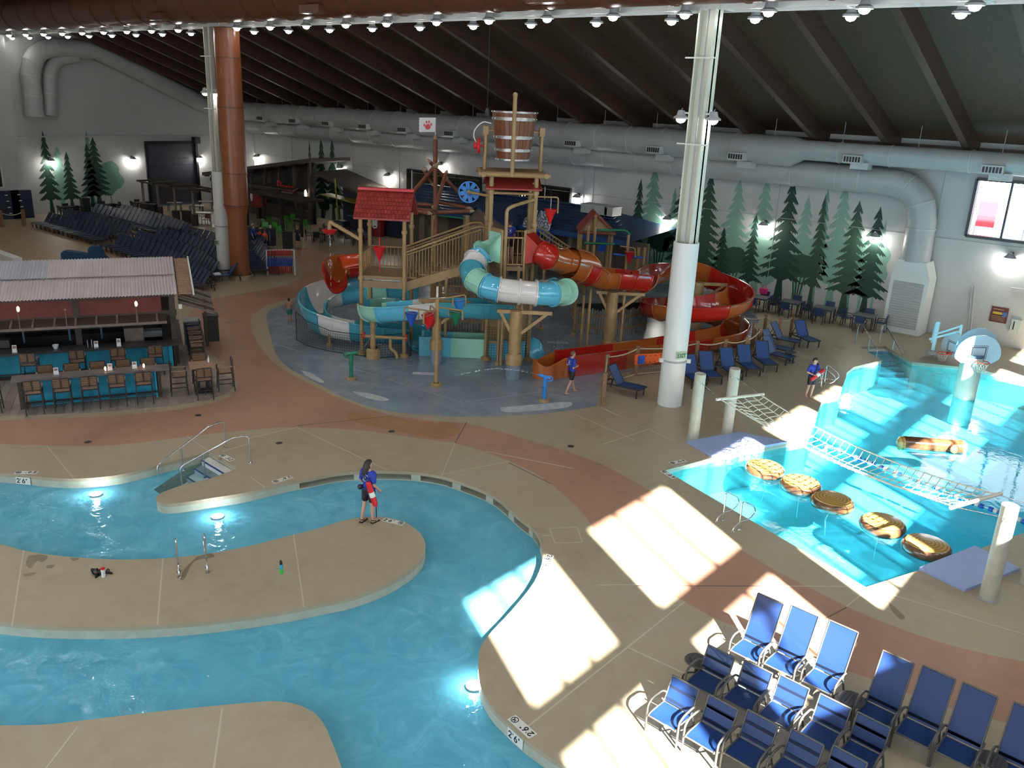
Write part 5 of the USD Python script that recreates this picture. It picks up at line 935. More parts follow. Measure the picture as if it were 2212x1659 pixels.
bar.part('side_front', MB().bar(BP(.1, .1, .5), BP(.1, 3.5, .5), .08, .98), m_darkw, smooth=False)
bar.part('counter_top', MB().hexa([BP(-10, -.28, 1.0), BP(.42, -.28, 1.0), BP(.42, .5, 1.0), BP(-10, .5, 1.0), BP(-10, -.28, 1.07), BP(.42, -.28, 1.07), BP(.42, .5, 1.07), BP(-10, .5, 1.07)]).hexa([BP(-.3, .5, 1.0), BP(.42, .5, 1.0), BP(.42, 3.7, 1.0), BP(-.3, 3.7, 1.0), BP(-.3, .5, 1.07), BP(.42, .5, 1.07), BP(.42, 3.7, 1.07), BP(-.3, 3.7, 1.07)]), m_ctopd, smooth=False)
bar.part('back_wall', MB().bar(BP(-10, 3.2, 1.4), BP(.3, 3.2, 1.4), .1, 2.8), m_darkw, smooth=False)
bar.part('inner_cabinet', MB().bar(BP(-9, 2.7, .5), BP(-1, 2.7, .5), .7, 1.0), m_black, smooth=False)
shf = bar.part('bottle_shelf', MB().bar(BP(-5.3, 1.7, 1.50), BP(-1.7, 1.7, 1.50), .35, .06).bar(BP(-5.3, 1.87, 1.85), BP(-1.7, 1.87, 1.85), .03, .75), m_dark, smooth=False)
bar.part('shelf_edge', MB().bar(BP(-5.35, 1.5, 1.52), BP(-2.6, 1.5, 1.52), .03, .05), m_grey, smooth=False)
for a in (-5.3, -3.7, -2.55, -1.7): bar.part('shelf_post', MB().bar(BP(a, 1.5, 1.0), BP(a, 1.5, 2.0), .07, .07, bw), m_steelblue, smooth=False)
bar.part('blue_box', MB().bar(BP(-8.5, .2, 1.22), BP(-6.9, .2, 1.22), .3, .3), m_steelblue, smooth=False); bar.part('till', MB().box(BP(-6.4, .9, 1.25), (.5, .4, .4), brz).box(BP(-5.9, .9, 1.2), (.4, .4, .3), brz), m_dark, smooth=False)
bar.part('ice_bin', MB().box(BP(-1.35, 1.2, .75), (.7, .6, 1.5), brz), m_greyw, smooth=False); bar.part('sink', MB().box(BP(-.75, 2.0, 1.0), (.9, .5, .25), brz), m_grey, smooth=False)
for i in range(24): bar.part('pergola_slat', MB().bar(BP(.42, .25+i*.142, zr(.2+i*.142)-.02), BP(1.0, .25+i*.142, zr(.2+i*.142)-.02), .07, .05), m_slat, smooth=False)
bar.part('pergola_beam', MB().bar(BP(.98, .15, 2.98), BP(.98, 3.6, 3.8), .06, .14), m_white, smooth=False)
for i in range(7): bar.part('side_awning_plank', MB().hexa([BP(x, .45+i*.36+d, z-.03+o) for o in (0, .03) for x, d, z in ((.4, 0, 2.55+i*.05), (1.75, 0, 2.05+i*.05), (1.75, .345, 2.05+i*.05), (.4, .345, 2.55+i*.05))]), m_darkw if i % 2 else m_greyw, smooth=False)
bar.part('side_post', MB().bar(BP(1.5, 2.9, 0), BP(1.5, 2.9, 2.2), .12, .12, bw), m_darkw, smooth=False); bar.part('speaker', MB().box(BP(.45, .3, 2.45), (.12, .12, .18), brz), m_white, smooth=False)
bn = T('drinks_cooler', 'slate blue cooler beside the dark bin at the bar end', 'cooler', BP(1.05, 3.6)); bn.part('body', MB().box(BP(.95, 3.7, .5), (.7, .7, 1.0), brz), m_steelblue, smooth=False); bn.part('lid', MB().box(BP(.95, 3.7, 1.03), (.74, .74, .06), brz), m_grey, smooth=False)
def binmodel(m):
    def f():
        t = T('litter_bin', None, 'bin'); t.part('body', MB().box((0, 0, .55), (.6, .6, 1.1)), m, world=False, smooth=False); t.part('lid', MB().box((0, 0, 1.14), (.66, .66, .08)), m_black, world=False, smooth=False); t.part('flap', MB().box((0, -.31, .93), (.36, .03, .2)), m_black, world=False, smooth=False)
        return t
    return f
m_bin = mat('dark_bin', (.016, .022, .02), .5); bink = Kind(binmodel(m_bin))
bink(BP(1.75, 3.9), brz, 'dark litter bin beside the blue cooler at the bar end', None)
m_bot = [mat('bottle_%d' % i, c, .12) for i, c in enumerate(((.35, .30, .25), (.02, .22, .10), (.03, .25, .33), (.35, .25, .06), (.5, .5, .5)))]
for i, c in enumerate((0, 4, 0, 4, 0, 0, 4, 1, 2, 3, 4, 0)):
    p = BP(-5.1+i*.235, 1.68, 1.535); t = T('bottle', ['small clear', 'pale', 'clear', 'white-labelled', 'brownish', 'squat clear', 'whitish', 'green', 'blue', 'amber', 'light', 'short clear'][i]+' bottle standing on the dark bar shelf', 'bottle', p, group='bottles on the bar shelf')
    t.part('glass', MB().lathe([(.045, 0), (.045, .17), (.016, .23), (.016, .29), (.001, .29)], p, 10), m_bot[c]); t.part('cap', MB().lathe([(.019, .28), (.019, .31), (.001, .31)], p, 8), m_black)
def menu(p, lb, rz, tall=.22):
    t = T('menu_holder', lb, 'menu holder', p); t.part('base', MB().box(p+Z(.04), (.16, .10, .08), rz), m_paper, smooth=False); t.part('menu', MB().box(p+Z(.08+tall/2), (.15, .03, tall), rz), m_paper, smooth=False)
    t.part('print', MB().box(p+Z(.1+tall/2)+V(math.sin(rz), -math.cos(rz), 0)*.02, (.11, .008, tall*.5), rz), m_slat, smooth=False)
menu(BP(-5.45, -.05, 1.07), 'white menu holder on the dark bar counter by the left shelf post', brz, .2); menu(BP(-1.9, -.05, 1.07), 'white menu holder on the dark bar counter at right', brz); menu(BP(-2.7, .0, 1.07), 'low white menu holder beside the black and white menus on the bar counter', brz, .16)
t = T('napkin_bowl', 'white flared napkin bowl on the bar counter', 'bowl', BP(-4.1, .1, 1.07)); t.part('bowl', MB().lathe([(.06, 0), (.12, .16), (.10, .16), (.05, .02)], BP(-4.1, .1, 1.07), 12), m_paper)
for i, a in enumerate((-3.0, -2.86)): t = T('menu_card', ['left', 'right'][i]+' black and white menu standing on the bar counter', 'menu', BP(a, 0, 1.07)); t.part('card', MB().box(BP(a, 0, 1.23), (.03, .16, .32), brz), m_black, smooth=False); t.part('page', MB().box(BP(a+.02, -.02, 1.23), (.012, .14, .30), brz), m_paper, smooth=False)
# high counter in front
F0_, F1_ = V(-30.35, 10.25, 0), V(-28.40, 14.35, 0); fu = (F1_-F0_)/np.linalg.norm(F1_-F0_); fw_ = V(-fu[1], fu[0], 0); FL = np.linalg.norm(F1_-F0_); frz = math.atan2(fu[1], fu[0])
FP_ = lambda a, b, z=0: F0_+fu*a+fw_*b+Z(z)
hc = T('high_counter', 'long grey topped high counter with turquoise panel and stools on both sides', 'counter', FP_(FL/2, .25))
hc.part('top', MB().bar(FP_(-.12, .22, 1.06), FP_(FL+.35, .22, 1.06), .55, .09), m_ctop, smooth=False); hc.part('panel', MB().bar(FP_(.35, .22, .53), FP_(FL-.1, .22, .53), .08, .98), m_turq, 'turquoise panel', smooth=False)
for a in (.12, FL-.02): hc.part('end_leg', MB().bar(FP_(a, .22, 0), FP_(a, .22, 1.02), .45, .12, fu), m_darkw, smooth=False)
hc.part('end_trim', MB().bar(FP_(FL-.14, -.02, 0), FP_(FL-.14, -.02, 1.0), .04, .06, fw_), mat('turquoise_trim', (.03, .38, .52), .5), smooth=False); hc.part('foot_rail', MB().rod(FP_(.2, -.05, .25), FP_(FL-.1, -.05, .25), .035, 8), m_bframe)
def stool():
    t = T('bar_stool', None, 'bar stool')
    for x in (-.25, .25):
        for y, lean in ((-.26, -.05), (.24, .03)):
            t.part('leg', MB().bar((x*1.08, y+lean, 0), (x, y, .74 if y > 0 else 1.2), .035, .035, (0, 1, 0)), m_bframe, world=False, smooth=False)
        t.part('arm', MB().bar((x*1.06, -.26, .97), (x*1.06, .26, .95), .05, .03), m_slat, world=False, smooth=False); t.part('arm_post', MB().bar((x, .24, .74), (x*1.06, .25, .95), .03, .03), m_bframe, world=False, smooth=False)
    t.part('seat_frame', MB().bar((-.25, -.22, .72), (.25, -.22, .72), .03, .04).bar((-.25, .24, .72), (.25, .24, .72), .03, .04).bar((-.25, -.22, .72), (-.25, .24, .72), .03, .04).bar((.25, -.22, .72), (.25, .24, .72), .03, .04), m_bframe, world=False, smooth=False)
    for i in range(5): t.part('seat_slat', MB().box((0, -.17+i*.095, .755), (.46, .088, .022)), m_slat, world=False, smooth=False)
    for i in range(4): t.part('back_slat', MB().box((0, -.27, .93+i*.078), (.47, .022, .072)), m_slatd if i < 9 else m_slat, world=False, smooth=False)
    t.part('back_frame', MB().bar((0, -.29, .86), (0, -.29, 1.2), .035, .03, (0, 1, 0)).bar((-.25, -.28, .88), (.25, -.28, .88), .03, .03).bar((-.25, -.28, 1.21), (.25, -.28, 1.21), .03, .03), m_bframe, world=False, smooth=False)
    t.part('footrest', MB().bar((-.26, .25, .3), (.26, .25, .3), .03, .03).bar((-.26, -.29, .38), (.26, -.29, .38), .03, .03).bar((-.26, -.28, .32), (-.26, .25, .32), .03, .03).bar((.26, -.28, .32), (.26, .25, .32), .03, .03).bar((0, -.28, .38), (0, -.28, .22), .03, .03, (0, 1, 0)), m_bframe, world=False, smooth=False); return t
sk = Kind(stool); 
for i in range(5):
    sk(FP_(.55+i*.86, -.38), frz, f'slatted bar stool, {NTH[i]} from the left on the near side of the high counter', 'stools on the near side of the high counter')
    sk(FP_(.85+i*.84, .82), frz+PI, f'slatted bar stool, {NTH[i]} from the left on the far side of the high counter', 'stools on the far side of the high counter')
    sk(BP([-6.35, -4.95, -3.35, -1.95, -.62][i], -.55), brz+[.06, -.1, 0, .05, 0][i], f'brown bar stool, {NTH[i]} from the left along the turquoise bar front', 'stools along the bar front')
sk(FP_(-.75, .1), frz-PI/2, 'slatted bar stool at the left end of the high counter', None)
for i in range(4): sk(BP(.95, .55+i*.78), brz+PI/2, f'dark bar stool, {NTH[i]} from the front at the right side of the bar', 'stools at the right side of the bar')
for i, a in enumerate((2.9, 3.75)): pass
tb = V(-27.95, 15.75, 0); tt = T('high_table', 'square tan topped high table with black pedestal on the bar deck', 'table', tb)
tt.part('top', MB().box(tb+Z(1.05), (.85, .85, .05), frz), m_slat, smooth=False); tt.part('pedestal', MB().box(tb+Z(.52)+fu*.15, (.1, .1, 1.02), frz).box(tb+Z(.52)-fu*.15, (.1, .1, 1.02), frz), m_black, smooth=False); tt.part('foot', MB().box(tb+Z(.04), (.6, .5, .06), frz), m_black, smooth=False)
for (a, b, r, lb) in ((0, -.72, 0, 'bar stool on the near side of the square high table'), (0, .72, PI, 'bar stool on the far side of the square high table'), (-.8, 0, -PI/2, 'bar stool left of the square high table'), (.8, 0, PI/2, 'bar stool right of the square high table')): sk(tb+fu*a+fw_*b, frz+r, lb, None)
t = T('bottle', 'slim white bottle standing on the square high table', 'bottle', tb+Z(1.075)+fu*.28+fw_*.2); p = tb+Z(1.075)+fu*.28+fw_*.2; t.part('glass', MB().lathe([(.035, 0), (.035, .12), (.012, .2), (.012, .26), (.001, .26)], p, 10), m_paper); t.part('cap', MB().lathe([(.015, .25), (.015, .28), (.001, .28)], p, 8), m_slat)
for a, lb, fl_ in ((1.25, 'white menu holder near the left end of the high counter', 0), (2.95, 'white menu holder in the middle of the high counter', 1), (3.75, 'white menu holder near the right end of the high counter', 0)): menu(FP_(a, .25, 1.105), lb, frz, .16)
for a, lb in ((2.8, 'glowing candle lamp in the middle of the high counter'), (4.05, 'glowing candle lamp near the right end of the high counter')): p = FP_(a, .12, 1.105); t = T('candle_lamp', lb, 'candle', p); t.part('base', MB().lathe([(.04, 0), (.04, .03), (.001, .03)], p, 10), m_grey); t.part('glow', MB().ball(p+Z(.11), .04, 8, (1, 1, 2)), glow('candle_%d' % int(a*10), (1, .55, .25), 8))
# stair tower / screens behind the bar roof at left: white wave pool wall edge and a flat blue silhouette of an unknown thing
wp = T('pool_edge_wall', 'pale slanting wall edge showing above the left end of the bar roof', 'wall', G(0, 575)); a_, b_ = G(-60, 552), G(42, 590); wp.part('coping', MB().bar(V(*a_[:2], .45), V(*b_[:2], .45), .5, .9), m_white, smooth=False)
bp_ = G(184, 572); bl = T('blue_foam_shape', 'low flat blue silhouette with a raised rounded end behind the bar roof', 'foam shape', bp_); bs = dep(bp_)/F
bo_ = Polygon([(x*bs, -y*bs) for x, y in ((-48, 4), (-45, -9), (-44, -24), (-38, -29), (-22, -28), (-2, -25), (9, -22), (13, -24), (15, -36), (20, -41), (32, -40), (39, -33), (41, -22), (48, -16), (48, 4))]).buffer(.08).buffer(-.05)
bl.part('body', MB().prism(bo_, -.25, .25).move(bp_, 0, np.column_stack([V(CA[0], CA[1], 0)/np.hypot(CA[0], CA[1]), V(0, 0, 1), V(-CC[0], -CC[1], 0)/np.hypot(CC[0], CC[1])])), mat('deep_blue_foam', (.008, .05, .13), .6), smooth=False)
# ---------------------------------------------------------------- loungers, chairs and tables
m_sling = usdkit.material(stage, '/World/Looks/blue_sling', {'d': ('principled_bsdf', dict(base_color=(.009, .038, .15), roughness=.5)), 't': ('transparent_bsdf', dict(color=(.55, .68, .95))), 'l': ('translucent_bsdf', dict(color=(.015, .08, .34))), 'm': ('mix_closure', dict(fac=.16)), 'm2': ('mix_closure', dict(fac=.2))}, [('d.BSDF', 'm2.closure1'), ('l.BSDF', 'm2.closure2'), ('m2.closure', 'm.closure1'), ('t.BSDF', 'm.closure2')], surface='m.closure')
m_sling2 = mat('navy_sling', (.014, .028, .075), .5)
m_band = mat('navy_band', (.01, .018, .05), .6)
m_alu = mat('grey_frame', (.075, .072, .066), .4)
m_fdark = mat('dark_frame', (.02, .02, .024), .4)
def sling(a, b, w, sag=0, n=6):          # panel of cloth from edge a to edge b
    a, b = V(*a), V(*b); g = []
    for i in range(n+1):
        f_ = i/n; p = a+(b-a)*f_; g.append([p+V(x*w/2, 0, -sag*math.sin(PI*f_)*(1-x*x)-(.03*(f_**3) if sag else 0)) for x in np.linspace(-1, 1, 5)])
    g = np.array(g); return MB().sheet(g).sheet(g[::-1]-np.array([0, 0, .006]))
def highchair(back, name, label, cat, sl, fr, bands):  # seat towards -y
    def f():
        t = T(name, None, cat)
        bt = (0, .22+back*.42, .40+back*.90)
        t.part('seat', sling((0, .22, .39), (0, -.27, .41), .54, .03), sl, world=False); t.part('backrest', sling(bt, (0, .235, .42), .54, 0), sl, world=False)
        for z in bands: q = V(0, .22, .40)+(V(*bt)-V(0, .22, .40))*z; t.part('back_band', sling(q+V(0, -.012, .03), q-V(0, -.0, .03)+V(0, -.012, 0), .53), m_band, world=False)
        for x in (-.285, .285):
            t.part('back_rail', MB().rod((x, bt[1], bt[2]), (x, .22, .38), .016, 6), fr, world=False); t.part('seat_rail', MB().tube(rnd([(x, .3, .38), (x, -.2, .40), (x, -.31, .36)], .06), .016, 6), fr, world=False)
            t.part('leg', MB().tube(rnd([(x*1.15, -.27, 0), (x*1.15, -.27, .55), (x*1.18, -.12, .63), (x*1.15, .2, .62), (x*1.05, .33, .52)], .1), .022, 6), fr, 'front leg and curved arm', world=False)
            t.part('leg', MB().rod((x*1.12, .4, 0), (x*1.08, .2, .45), .02, 6), fr, world=False)
            t.part('brace', MB().rod((x*1.1, .36, .12), (x*1.12, -.26, .36), .014, 6), fr, world=False)
        for q0, q1, r in (((-.3, -.28, .36), (.3, -.28, .36), .016), ((-.285, bt[1], bt[2]), (.285, bt[1], bt[2]), .018), ((-.3, .23, .38), (.3, .23, .38), .014)): t.part('cross_bar', MB().rod(q0, q1, r, 6), fr, world=False)
        return t
    return Kind(f)
kHigh = highchair(1.0, 'high_back_chair', '', 'lounge chair', m_sling, m_alu, (.1,)); kLow = highchair(.5, 'armchair', '', 'armchair', m_sling, m_alu, (.16, .62))
def chaise_model(sl, fr):
    def f():
        t = T('lounger', None, 'lounger')
        t.part('seat', sling((0, .1, .36), (0, -.85, .38), .58, .03), sl, world=False); t.part('backrest', sling((0, .55, 1.05), (0, .1, .38), .58), sl, world=False)
        for x in (-.31, .31):
            t.part('side_rail', MB().bar((x, .75, .33), (x, -.9, .36), .03, .05), fr, world=False, smooth=False); t.part('back_rail', MB().bar((x*.97, .55, 1.05), (x*.97, .1, .38), .03, .03), fr, world=False, smooth=False)
            t.part('leg', MB().bar((x, -.78, 0), (x, -.8, .36), .045, .045, (0, 1, 0)), fr, world=False, smooth=False); t.part('leg', MB().bar((x, .68, 0), (x, .62, .34), .045, .045, (0, 1, 0)), fr, world=False, smooth=False); t.part('brace', MB().bar((x*.9, .6, .34), (x*.9, .4, .78), .025, .025), fr, world=False, smooth=False)
        for q0, q1, h in (((-.31, -.9, .36), (.31, -.9, .36), .05), ((-.31, .75, .33), (.31, .75, .33), .05), ((-.31, .55, 1.05), (.31, .55, 1.05), .03)): t.part('cross_bar', MB().bar(q0, q1, .03, h), fr, world=False, smooth=False)
        return t
    return Kind(f)
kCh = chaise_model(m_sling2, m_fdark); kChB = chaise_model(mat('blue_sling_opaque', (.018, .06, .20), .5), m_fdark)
fA, fB = G(1571, 1435), G(2005, 1654); rdir = (fB-fA)/np.linalg.norm(fB-fA); rn = V(rdir[1], -rdir[0], 0)
if rn@CC > 0: rn = -rn
crz = math.atan2(rn[0], -rn[1])          # local -y is the way the chair faces
def feet(l, r=None): return V(*G(*l)[:2], 0)
def atfeet(k, foot, w, lb, grp, rz=None): p = V(*G(*foot)[:2], 0); return k(p+rdir*w-rn*.27, crz if rz is None else rz, lb, grp)
for i, (px, py) in enumerate([(1571, 1435), (1643, 1464), (1724, 1502), (1837, 1577), (1922, 1614), (2008, 1656), (2118, 1705)]):
    atfeet(kHigh, (px, py), .32, ['leftmost sunlit blue high back chair of the front row', 'second sunlit blue high back chair in the front row', 'sunlit blue high back chair beside the small round table', 'shaded navy high back chair right of the small round table', 'middle one of three shaded high back chairs', 'shaded high back chair left of the cut-off one', 'high back chair cut off by the right edge'][i], 'high back chairs in the front row')
for i, (px, py) in enumerate([(1476, 1505), (1554, 1541), (1630, 1576), (1716, 1621), (1797, 1665)]):
    atfeet(kLow, (px, py), .32, ['leftmost armchair in the second row, mostly shaded', 'armchair in the second row with see-through lit back', 'brightly lit blue armchair in the middle of the second row', 'armchair in the second row with only its top corner lit', 'dark armchair at the right end of the second row'][i], 'armchairs in the second row')
for i, (px, py) in enumerate([(1394, 1578), (1473, 1624), (1556, 1660), (1650, 1705), (1740, 1745)]):
    atfeet(kLow, (px, py), .32, ['leftmost sunlit armchair in the nearest row', 'second sunlit armchair in the nearest row', 'armchair in the nearest row with lit seat and shaded back', 'dark armchair cut off by the bottom edge', 'dark armchair back at the bottom edge, rightmost of its row'][i], 'armchairs in the nearest row')
def rtable(px, py, lb, s=1.0):
    b = V(*G(px, py)[:2], 0); t = T('side_table', lb, 'side table', b)
    t.part('top', MB().lathe([(.01, .47), (.24, .48), (.25, .46), (.23, .44), (.01, .44)], b, 22), m_dark); t.part('stem', MB().rod(b, b+Z(.45), .03, 8).rod(b+V(.05, 0, .0), b+V(.03, 0, .44), .012, 5), m_fdark); t.part('foot_ring', MB().tube([b+V(.24*math.cos(a), .24*math.sin(a), .015) for a in np.arange(20)*PI/10], .015, 6, closed=True), m_fdark)
    m = MB()
    for i in range(5):
        for j in range(5): m.box(b+V(-.14+i*.07, -.14+j*.07, .482), (.02, .02, .004))
    t.part('perforation', m, m_black, smooth=False)
rtable(1831, 1555, 'small round dark metal table between the sunlit and shaded chairs'); rtable(2130, 1690, 'round dark metal table at the bottom right corner'); rtable(1500, 1470, 'dark round table hidden behind the leftmost second row armchair')
# loungers behind the rope fence
for px, py, r, lb in [(1345, 852, -.95, 'lounger seen from the side beside the front fence post'), (1495, 830, -.2, 'lounger half hidden behind the white column'), (1530, 822, -.15, 'first full blue lounger right of the white column along the fence'), (1575, 813, -.15, 'second full blue lounger along the fence'), (1613, 805, -.15, 'third full blue lounger along the fence'), (1651, 796, -.1, 'fourth full blue lounger along the fence'), (1674, 782, -.75, 'nearest of the side-on loungers by the pool path'), (1672, 766, -.8, 'middle of the side-on loungers by the pool path'), (1690, 748, -.85, 'farthest of the side-on loungers by the pool path'), (1738, 745, -.3, 'single blue lounger by the rope fence near the mural tables')]:
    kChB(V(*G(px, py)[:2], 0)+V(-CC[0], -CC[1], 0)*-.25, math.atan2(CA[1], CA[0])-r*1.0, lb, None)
rtable(1705, 782, 'small dark round table beside the side-on loungers'); rtable(1545, 812, 'small dark round table between loungers along the fence')
# rows of loungers round the beach on the left
rows = [[(98, 490), (160, 507), (228, 527)], [(135, 480), (205, 497), (280, 519)], [(200, 468), (275, 486), (352, 508)], [(255, 470), (330, 490), (400, 515)], [(250, 540), (300, 556), (350, 574), (400, 603), (440, 632)], [(290, 531), (350, 548), (410, 572), (455, 606)], [(335, 524), (400, 541), (462, 568), (500, 598)], [(395, 523), (440, 533), (475, 546)], [(545, 552), (562, 572), (578, 595)], [(540, 535), (560, 548)]]
wpc = V(*G(60, 620)[:2], 0); names = ['front row at far left', 'second row at far left', 'third row at far left', 'hindmost row at far left', 'long curved front row behind the bar roof', 'second curved row behind the bar roof', 'third curved row left of the white column', 'short hindmost row left of the white column', 'row right of the brown pipe', 'hind row right of the brown pipe']
for r_, nm_ in zip(rows, names):
    L = LineString([tuple(G(*q)[:2]) for q in spl([V(*q, 0) for q in r_], 4) for q in [q[:2]]]); n = int(L.length/.74)
    for i in range(n+1):
        q = L.interpolate(min(L.length, i*.74)); q2 = L.interpolate(min(L.length, i*.74+.1)); q1 = L.interpolate(max(0, i*.74-.1)); tx = V(q2.x-q1.x, q2.y-q1.y, 0); tx /= np.linalg.norm(tx); nn = V(tx[1], -tx[0], 0)
        if nn@(wpc-V(q.x, q.y, 0)) < 0: nn = -nn
        low_ = 'row at far left' in nm_ and nm_[0] == 'f'
        side = 'left'
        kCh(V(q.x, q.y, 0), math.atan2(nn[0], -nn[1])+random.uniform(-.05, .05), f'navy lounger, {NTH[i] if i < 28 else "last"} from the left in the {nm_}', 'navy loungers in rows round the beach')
p = V(*G(492, 606)[:2], 0); kChB(p, math.atan2(CA[1], CA[0])-1.0, 'single navy lounger with a towel in front of the white column', None)
t = T('towel', 'white folded towel lying on the lounger by the white column', 'towel', p+Z(.41)); d_ = V(math.sin(-.2), -math.cos(-.2), 0)
rz_t = math.atan2(CA[1], CA[0])-1.0; loc = lambda x, y, z: p+V(x*math.cos(rz_t)-y*math.sin(rz_t), x*math.sin(rz_t)+y*math.cos(rz_t), z)
t.part('cloth', MB().box(loc(0, -.6, .43), (.5, .36, .07), rz_t).box(loc(.05, -.55, .48), (.36, .26, .05), rz_t), m_paper, smooth=False)
# tables with chairs by the murals
def dchair(sl, fr, name='dining_chair'):
    def f():
        t = T(name, None, 'chair'); t.part('seat', MB().box((0, 0, .44), (.5, .48, .03)), sl, world=False, smooth=False); t.part('backrest', MB().bar((0, .23, .50), (0, .30, .88), .48, .03, (0, 1, 0)), sl, world=False, smooth=False)
        for x in (-.26, .26):
            t.part('leg', MB().bar((x, -.24, 0), (x, -.22, .62), .035, .035, (0, 1, 0)), fr, world=False, smooth=False); t.part('leg', MB().bar((x, .28, 0), (x, .24, .5), .035, .035, (0, 1, 0)), fr, world=False, smooth=False); t.part('arm', MB().bar((x, -.23, .62), (x, .26, .64), .04, .03), fr, world=False, smooth=False)
        return t
    return Kind(f)
kD = dchair(mat('blue_chair_sling', (.016, .04, .11), .5), m_fdark); kB = dchair(m_black, m_black); m_ttop = mat('table_top', (.10, .10, .105), .4)
def dtable(w, d, m, fr):
    def f():
        t = T('dining_table', None, 'table'); t.part('top', MB().box((0, 0, .72), (w, d, .04)), m, world=False, smooth=False)
        for x in (-1, 1):
            for y in (-1, 1): t.part('leg', MB().box((x*(w/2-.07), y*(d/2-.07), .35), (.05, .05, .70)), fr, world=False, smooth=False)
        t.part('apron', MB().box((0, 0, .68), (w-.1, d-.1, .05)), fr, world=False, smooth=False); return t
    return Kind(f)
kT = dtable(1.1, 1.0, m_ttop, m_fdark); kTb = dtable(1.5, .9, m_black, m_black)
def group(px, py, rz, n, tk, ck, nm, spread=.85):
    b = V(*G(px, py)[:2], 0); b[0] = max(b[0], -75.2); b[1] = min(b[1], 46.2); tk(b, rz, f'dark table {nm}', None)
    for i in range(n):
        a = rz+[PI, 0, PI/2, -PI/2][i]; d = V(math.sin(a), -math.cos(a), 0)*-1
        ck(b+d*spread, a, f'dark chair {["in front of", "behind", "at the left of", "at the right of"][i]} the table {nm}', None)
wl_ = .1
for px, py, n, nm in ((1636, 668, 4, 'at the left end of the right mural'), (1712, 676, 4, 'by the large dark painted pine'), (1787, 688, 4, 'between two painted trunks'), (1882, 700, 4, 'nearest the louvred duct box')): group(px, py, .1, n, kT, kD, nm)
for px, py, n, nm in ((143, 462, 4, 'under the leftmost painted pines'), (228, 458, 4, 'under the twin painted pines'), (298, 452, 3, 'left of the overhead door')): group(px, py, PI/2, n, kTb, kB, nm, .75)
bag = V(*G(1645, 661)[:2], .74); t = T('pink_bag', 'bright pink bag standing on the table at the mural end', 'bag', bag); t.part('body', MB().hexa([bag+V(*q) for q in ((-.18, -.1, 0), (.18, -.1, 0), (.18, .1, 0), (-.18, .1, 0), (-.22, -.13, .3), (.22, -.13, .3), (.22, .13, .3), (-.22, .13, .3))]), mat('hot_pink', (.75, .03, .2), .5), smooth=False); t.part('handle', MB().tube([bag+V(.12*math.cos(a), 0, .3+.16*math.sin(a)) for a in np.linspace(0, PI, 9)], .015, 5), mat('pink_handle', (.6, .03, .15), .5))
bink(V(*G(186, 458)[:2], 0), PI/2, 'dark litter bin between the two left tables', None)
# life jacket rack
ra, rb_ = V(*G(578, 593)[:2], 0), V(*G(637, 592)[:2], 0); rd2 = (rb_-ra)/np.linalg.norm(rb_-ra); rk = T('life_jacket_rack', 'white framed rack on the brown path hung with life jackets', 'rack', (ra+rb_)/2); rl_ = np.linalg.norm(rb_-ra)
for q in (ra, rb_): rk.part('post', MB().bar(q, q+Z(1.5), .07, .07, (0, 1, 0)), m_white, smooth=False); rk.part('foot', MB().bar(q-V(-rd2[1], rd2[0], 0)*.35+Z(.04), q+V(-rd2[1], rd2[0], 0)*.35+Z(.04), .06, .08), m_white, smooth=False)
for z in (1.5, 1.02, .52): rk.part('bar', MB().bar(ra+Z(z), rb_+Z(z), .05, .05), m_white, smooth=False)
m_jb, m_jr = mat('life_jacket_blue', (.015, .05, .33), .6), mat('life_jacket_red', (.36, .012, .015), .6)
fr_ = V(-CC[0], -CC[1], 0)/np.hypot(CC[0], CC[1])
def jacket(p, m, lb, g, h):
    t = T('life_jacket', lb, 'life jacket', p-Z(h)); t.part('panel', MB().hexa([p+rd2*x+fr_*y-Z(h) for x, y in ((-.09, 0), (-.01, 0), (-.01, .1), (-.09, .1))]+[p+rd2*x+fr_*y for x, y in ((-.075, 0), (-.02, 0), (-.02, .08), (-.075, .08))]).hexa([p+rd2*x+fr_*y-Z(h) for x, y in ((.01, 0), (.09, 0), (.09, .1), (.01, .1))]+[p+rd2*x+fr_*y for x, y in ((.02, 0), (.075, 0), (.075, .08), (.02, .08))]), m, smooth=False)
    t.part('collar', MB().tube([p+rd2*.075*math.cos(a)+fr_*.04+Z(.09*math.sin(a)) for a in np.linspace(0, PI, 7)], .035, 6), m); t.part('strap', MB().box(p-Z(h*.6)+fr_*.1, (.16, .015, .03), math.atan2(rd2[1], rd2[0])), m_black, smooth=False)
for i in range(8): jacket(ra+rd2*(.16+i*(rl_-.3)/7.4)+fr_*.08+Z(1.4), m_jr, f'red life jacket, {NTH[i]} from the left on the top bar of the rack', 'red life jackets on the top bar', .22)
for i in range(9): jacket(ra+rd2*(.14+i*(rl_-.26)/8.3)+fr_*.08+Z(.96), m_jb, f'blue life jacket, {NTH[i]} from the left on the middle bar of the rack', 'blue life jackets on the middle bar', .42)
for i in range(6): jacket(ra+rd2*(.2+i*(rl_-.4)/5.2)+fr_*.08+Z(.46), m_jr, f'dark red life jacket, {NTH[i]} from the left on the lowest bar of the rack', 'red life jackets on the lowest bar', .34)
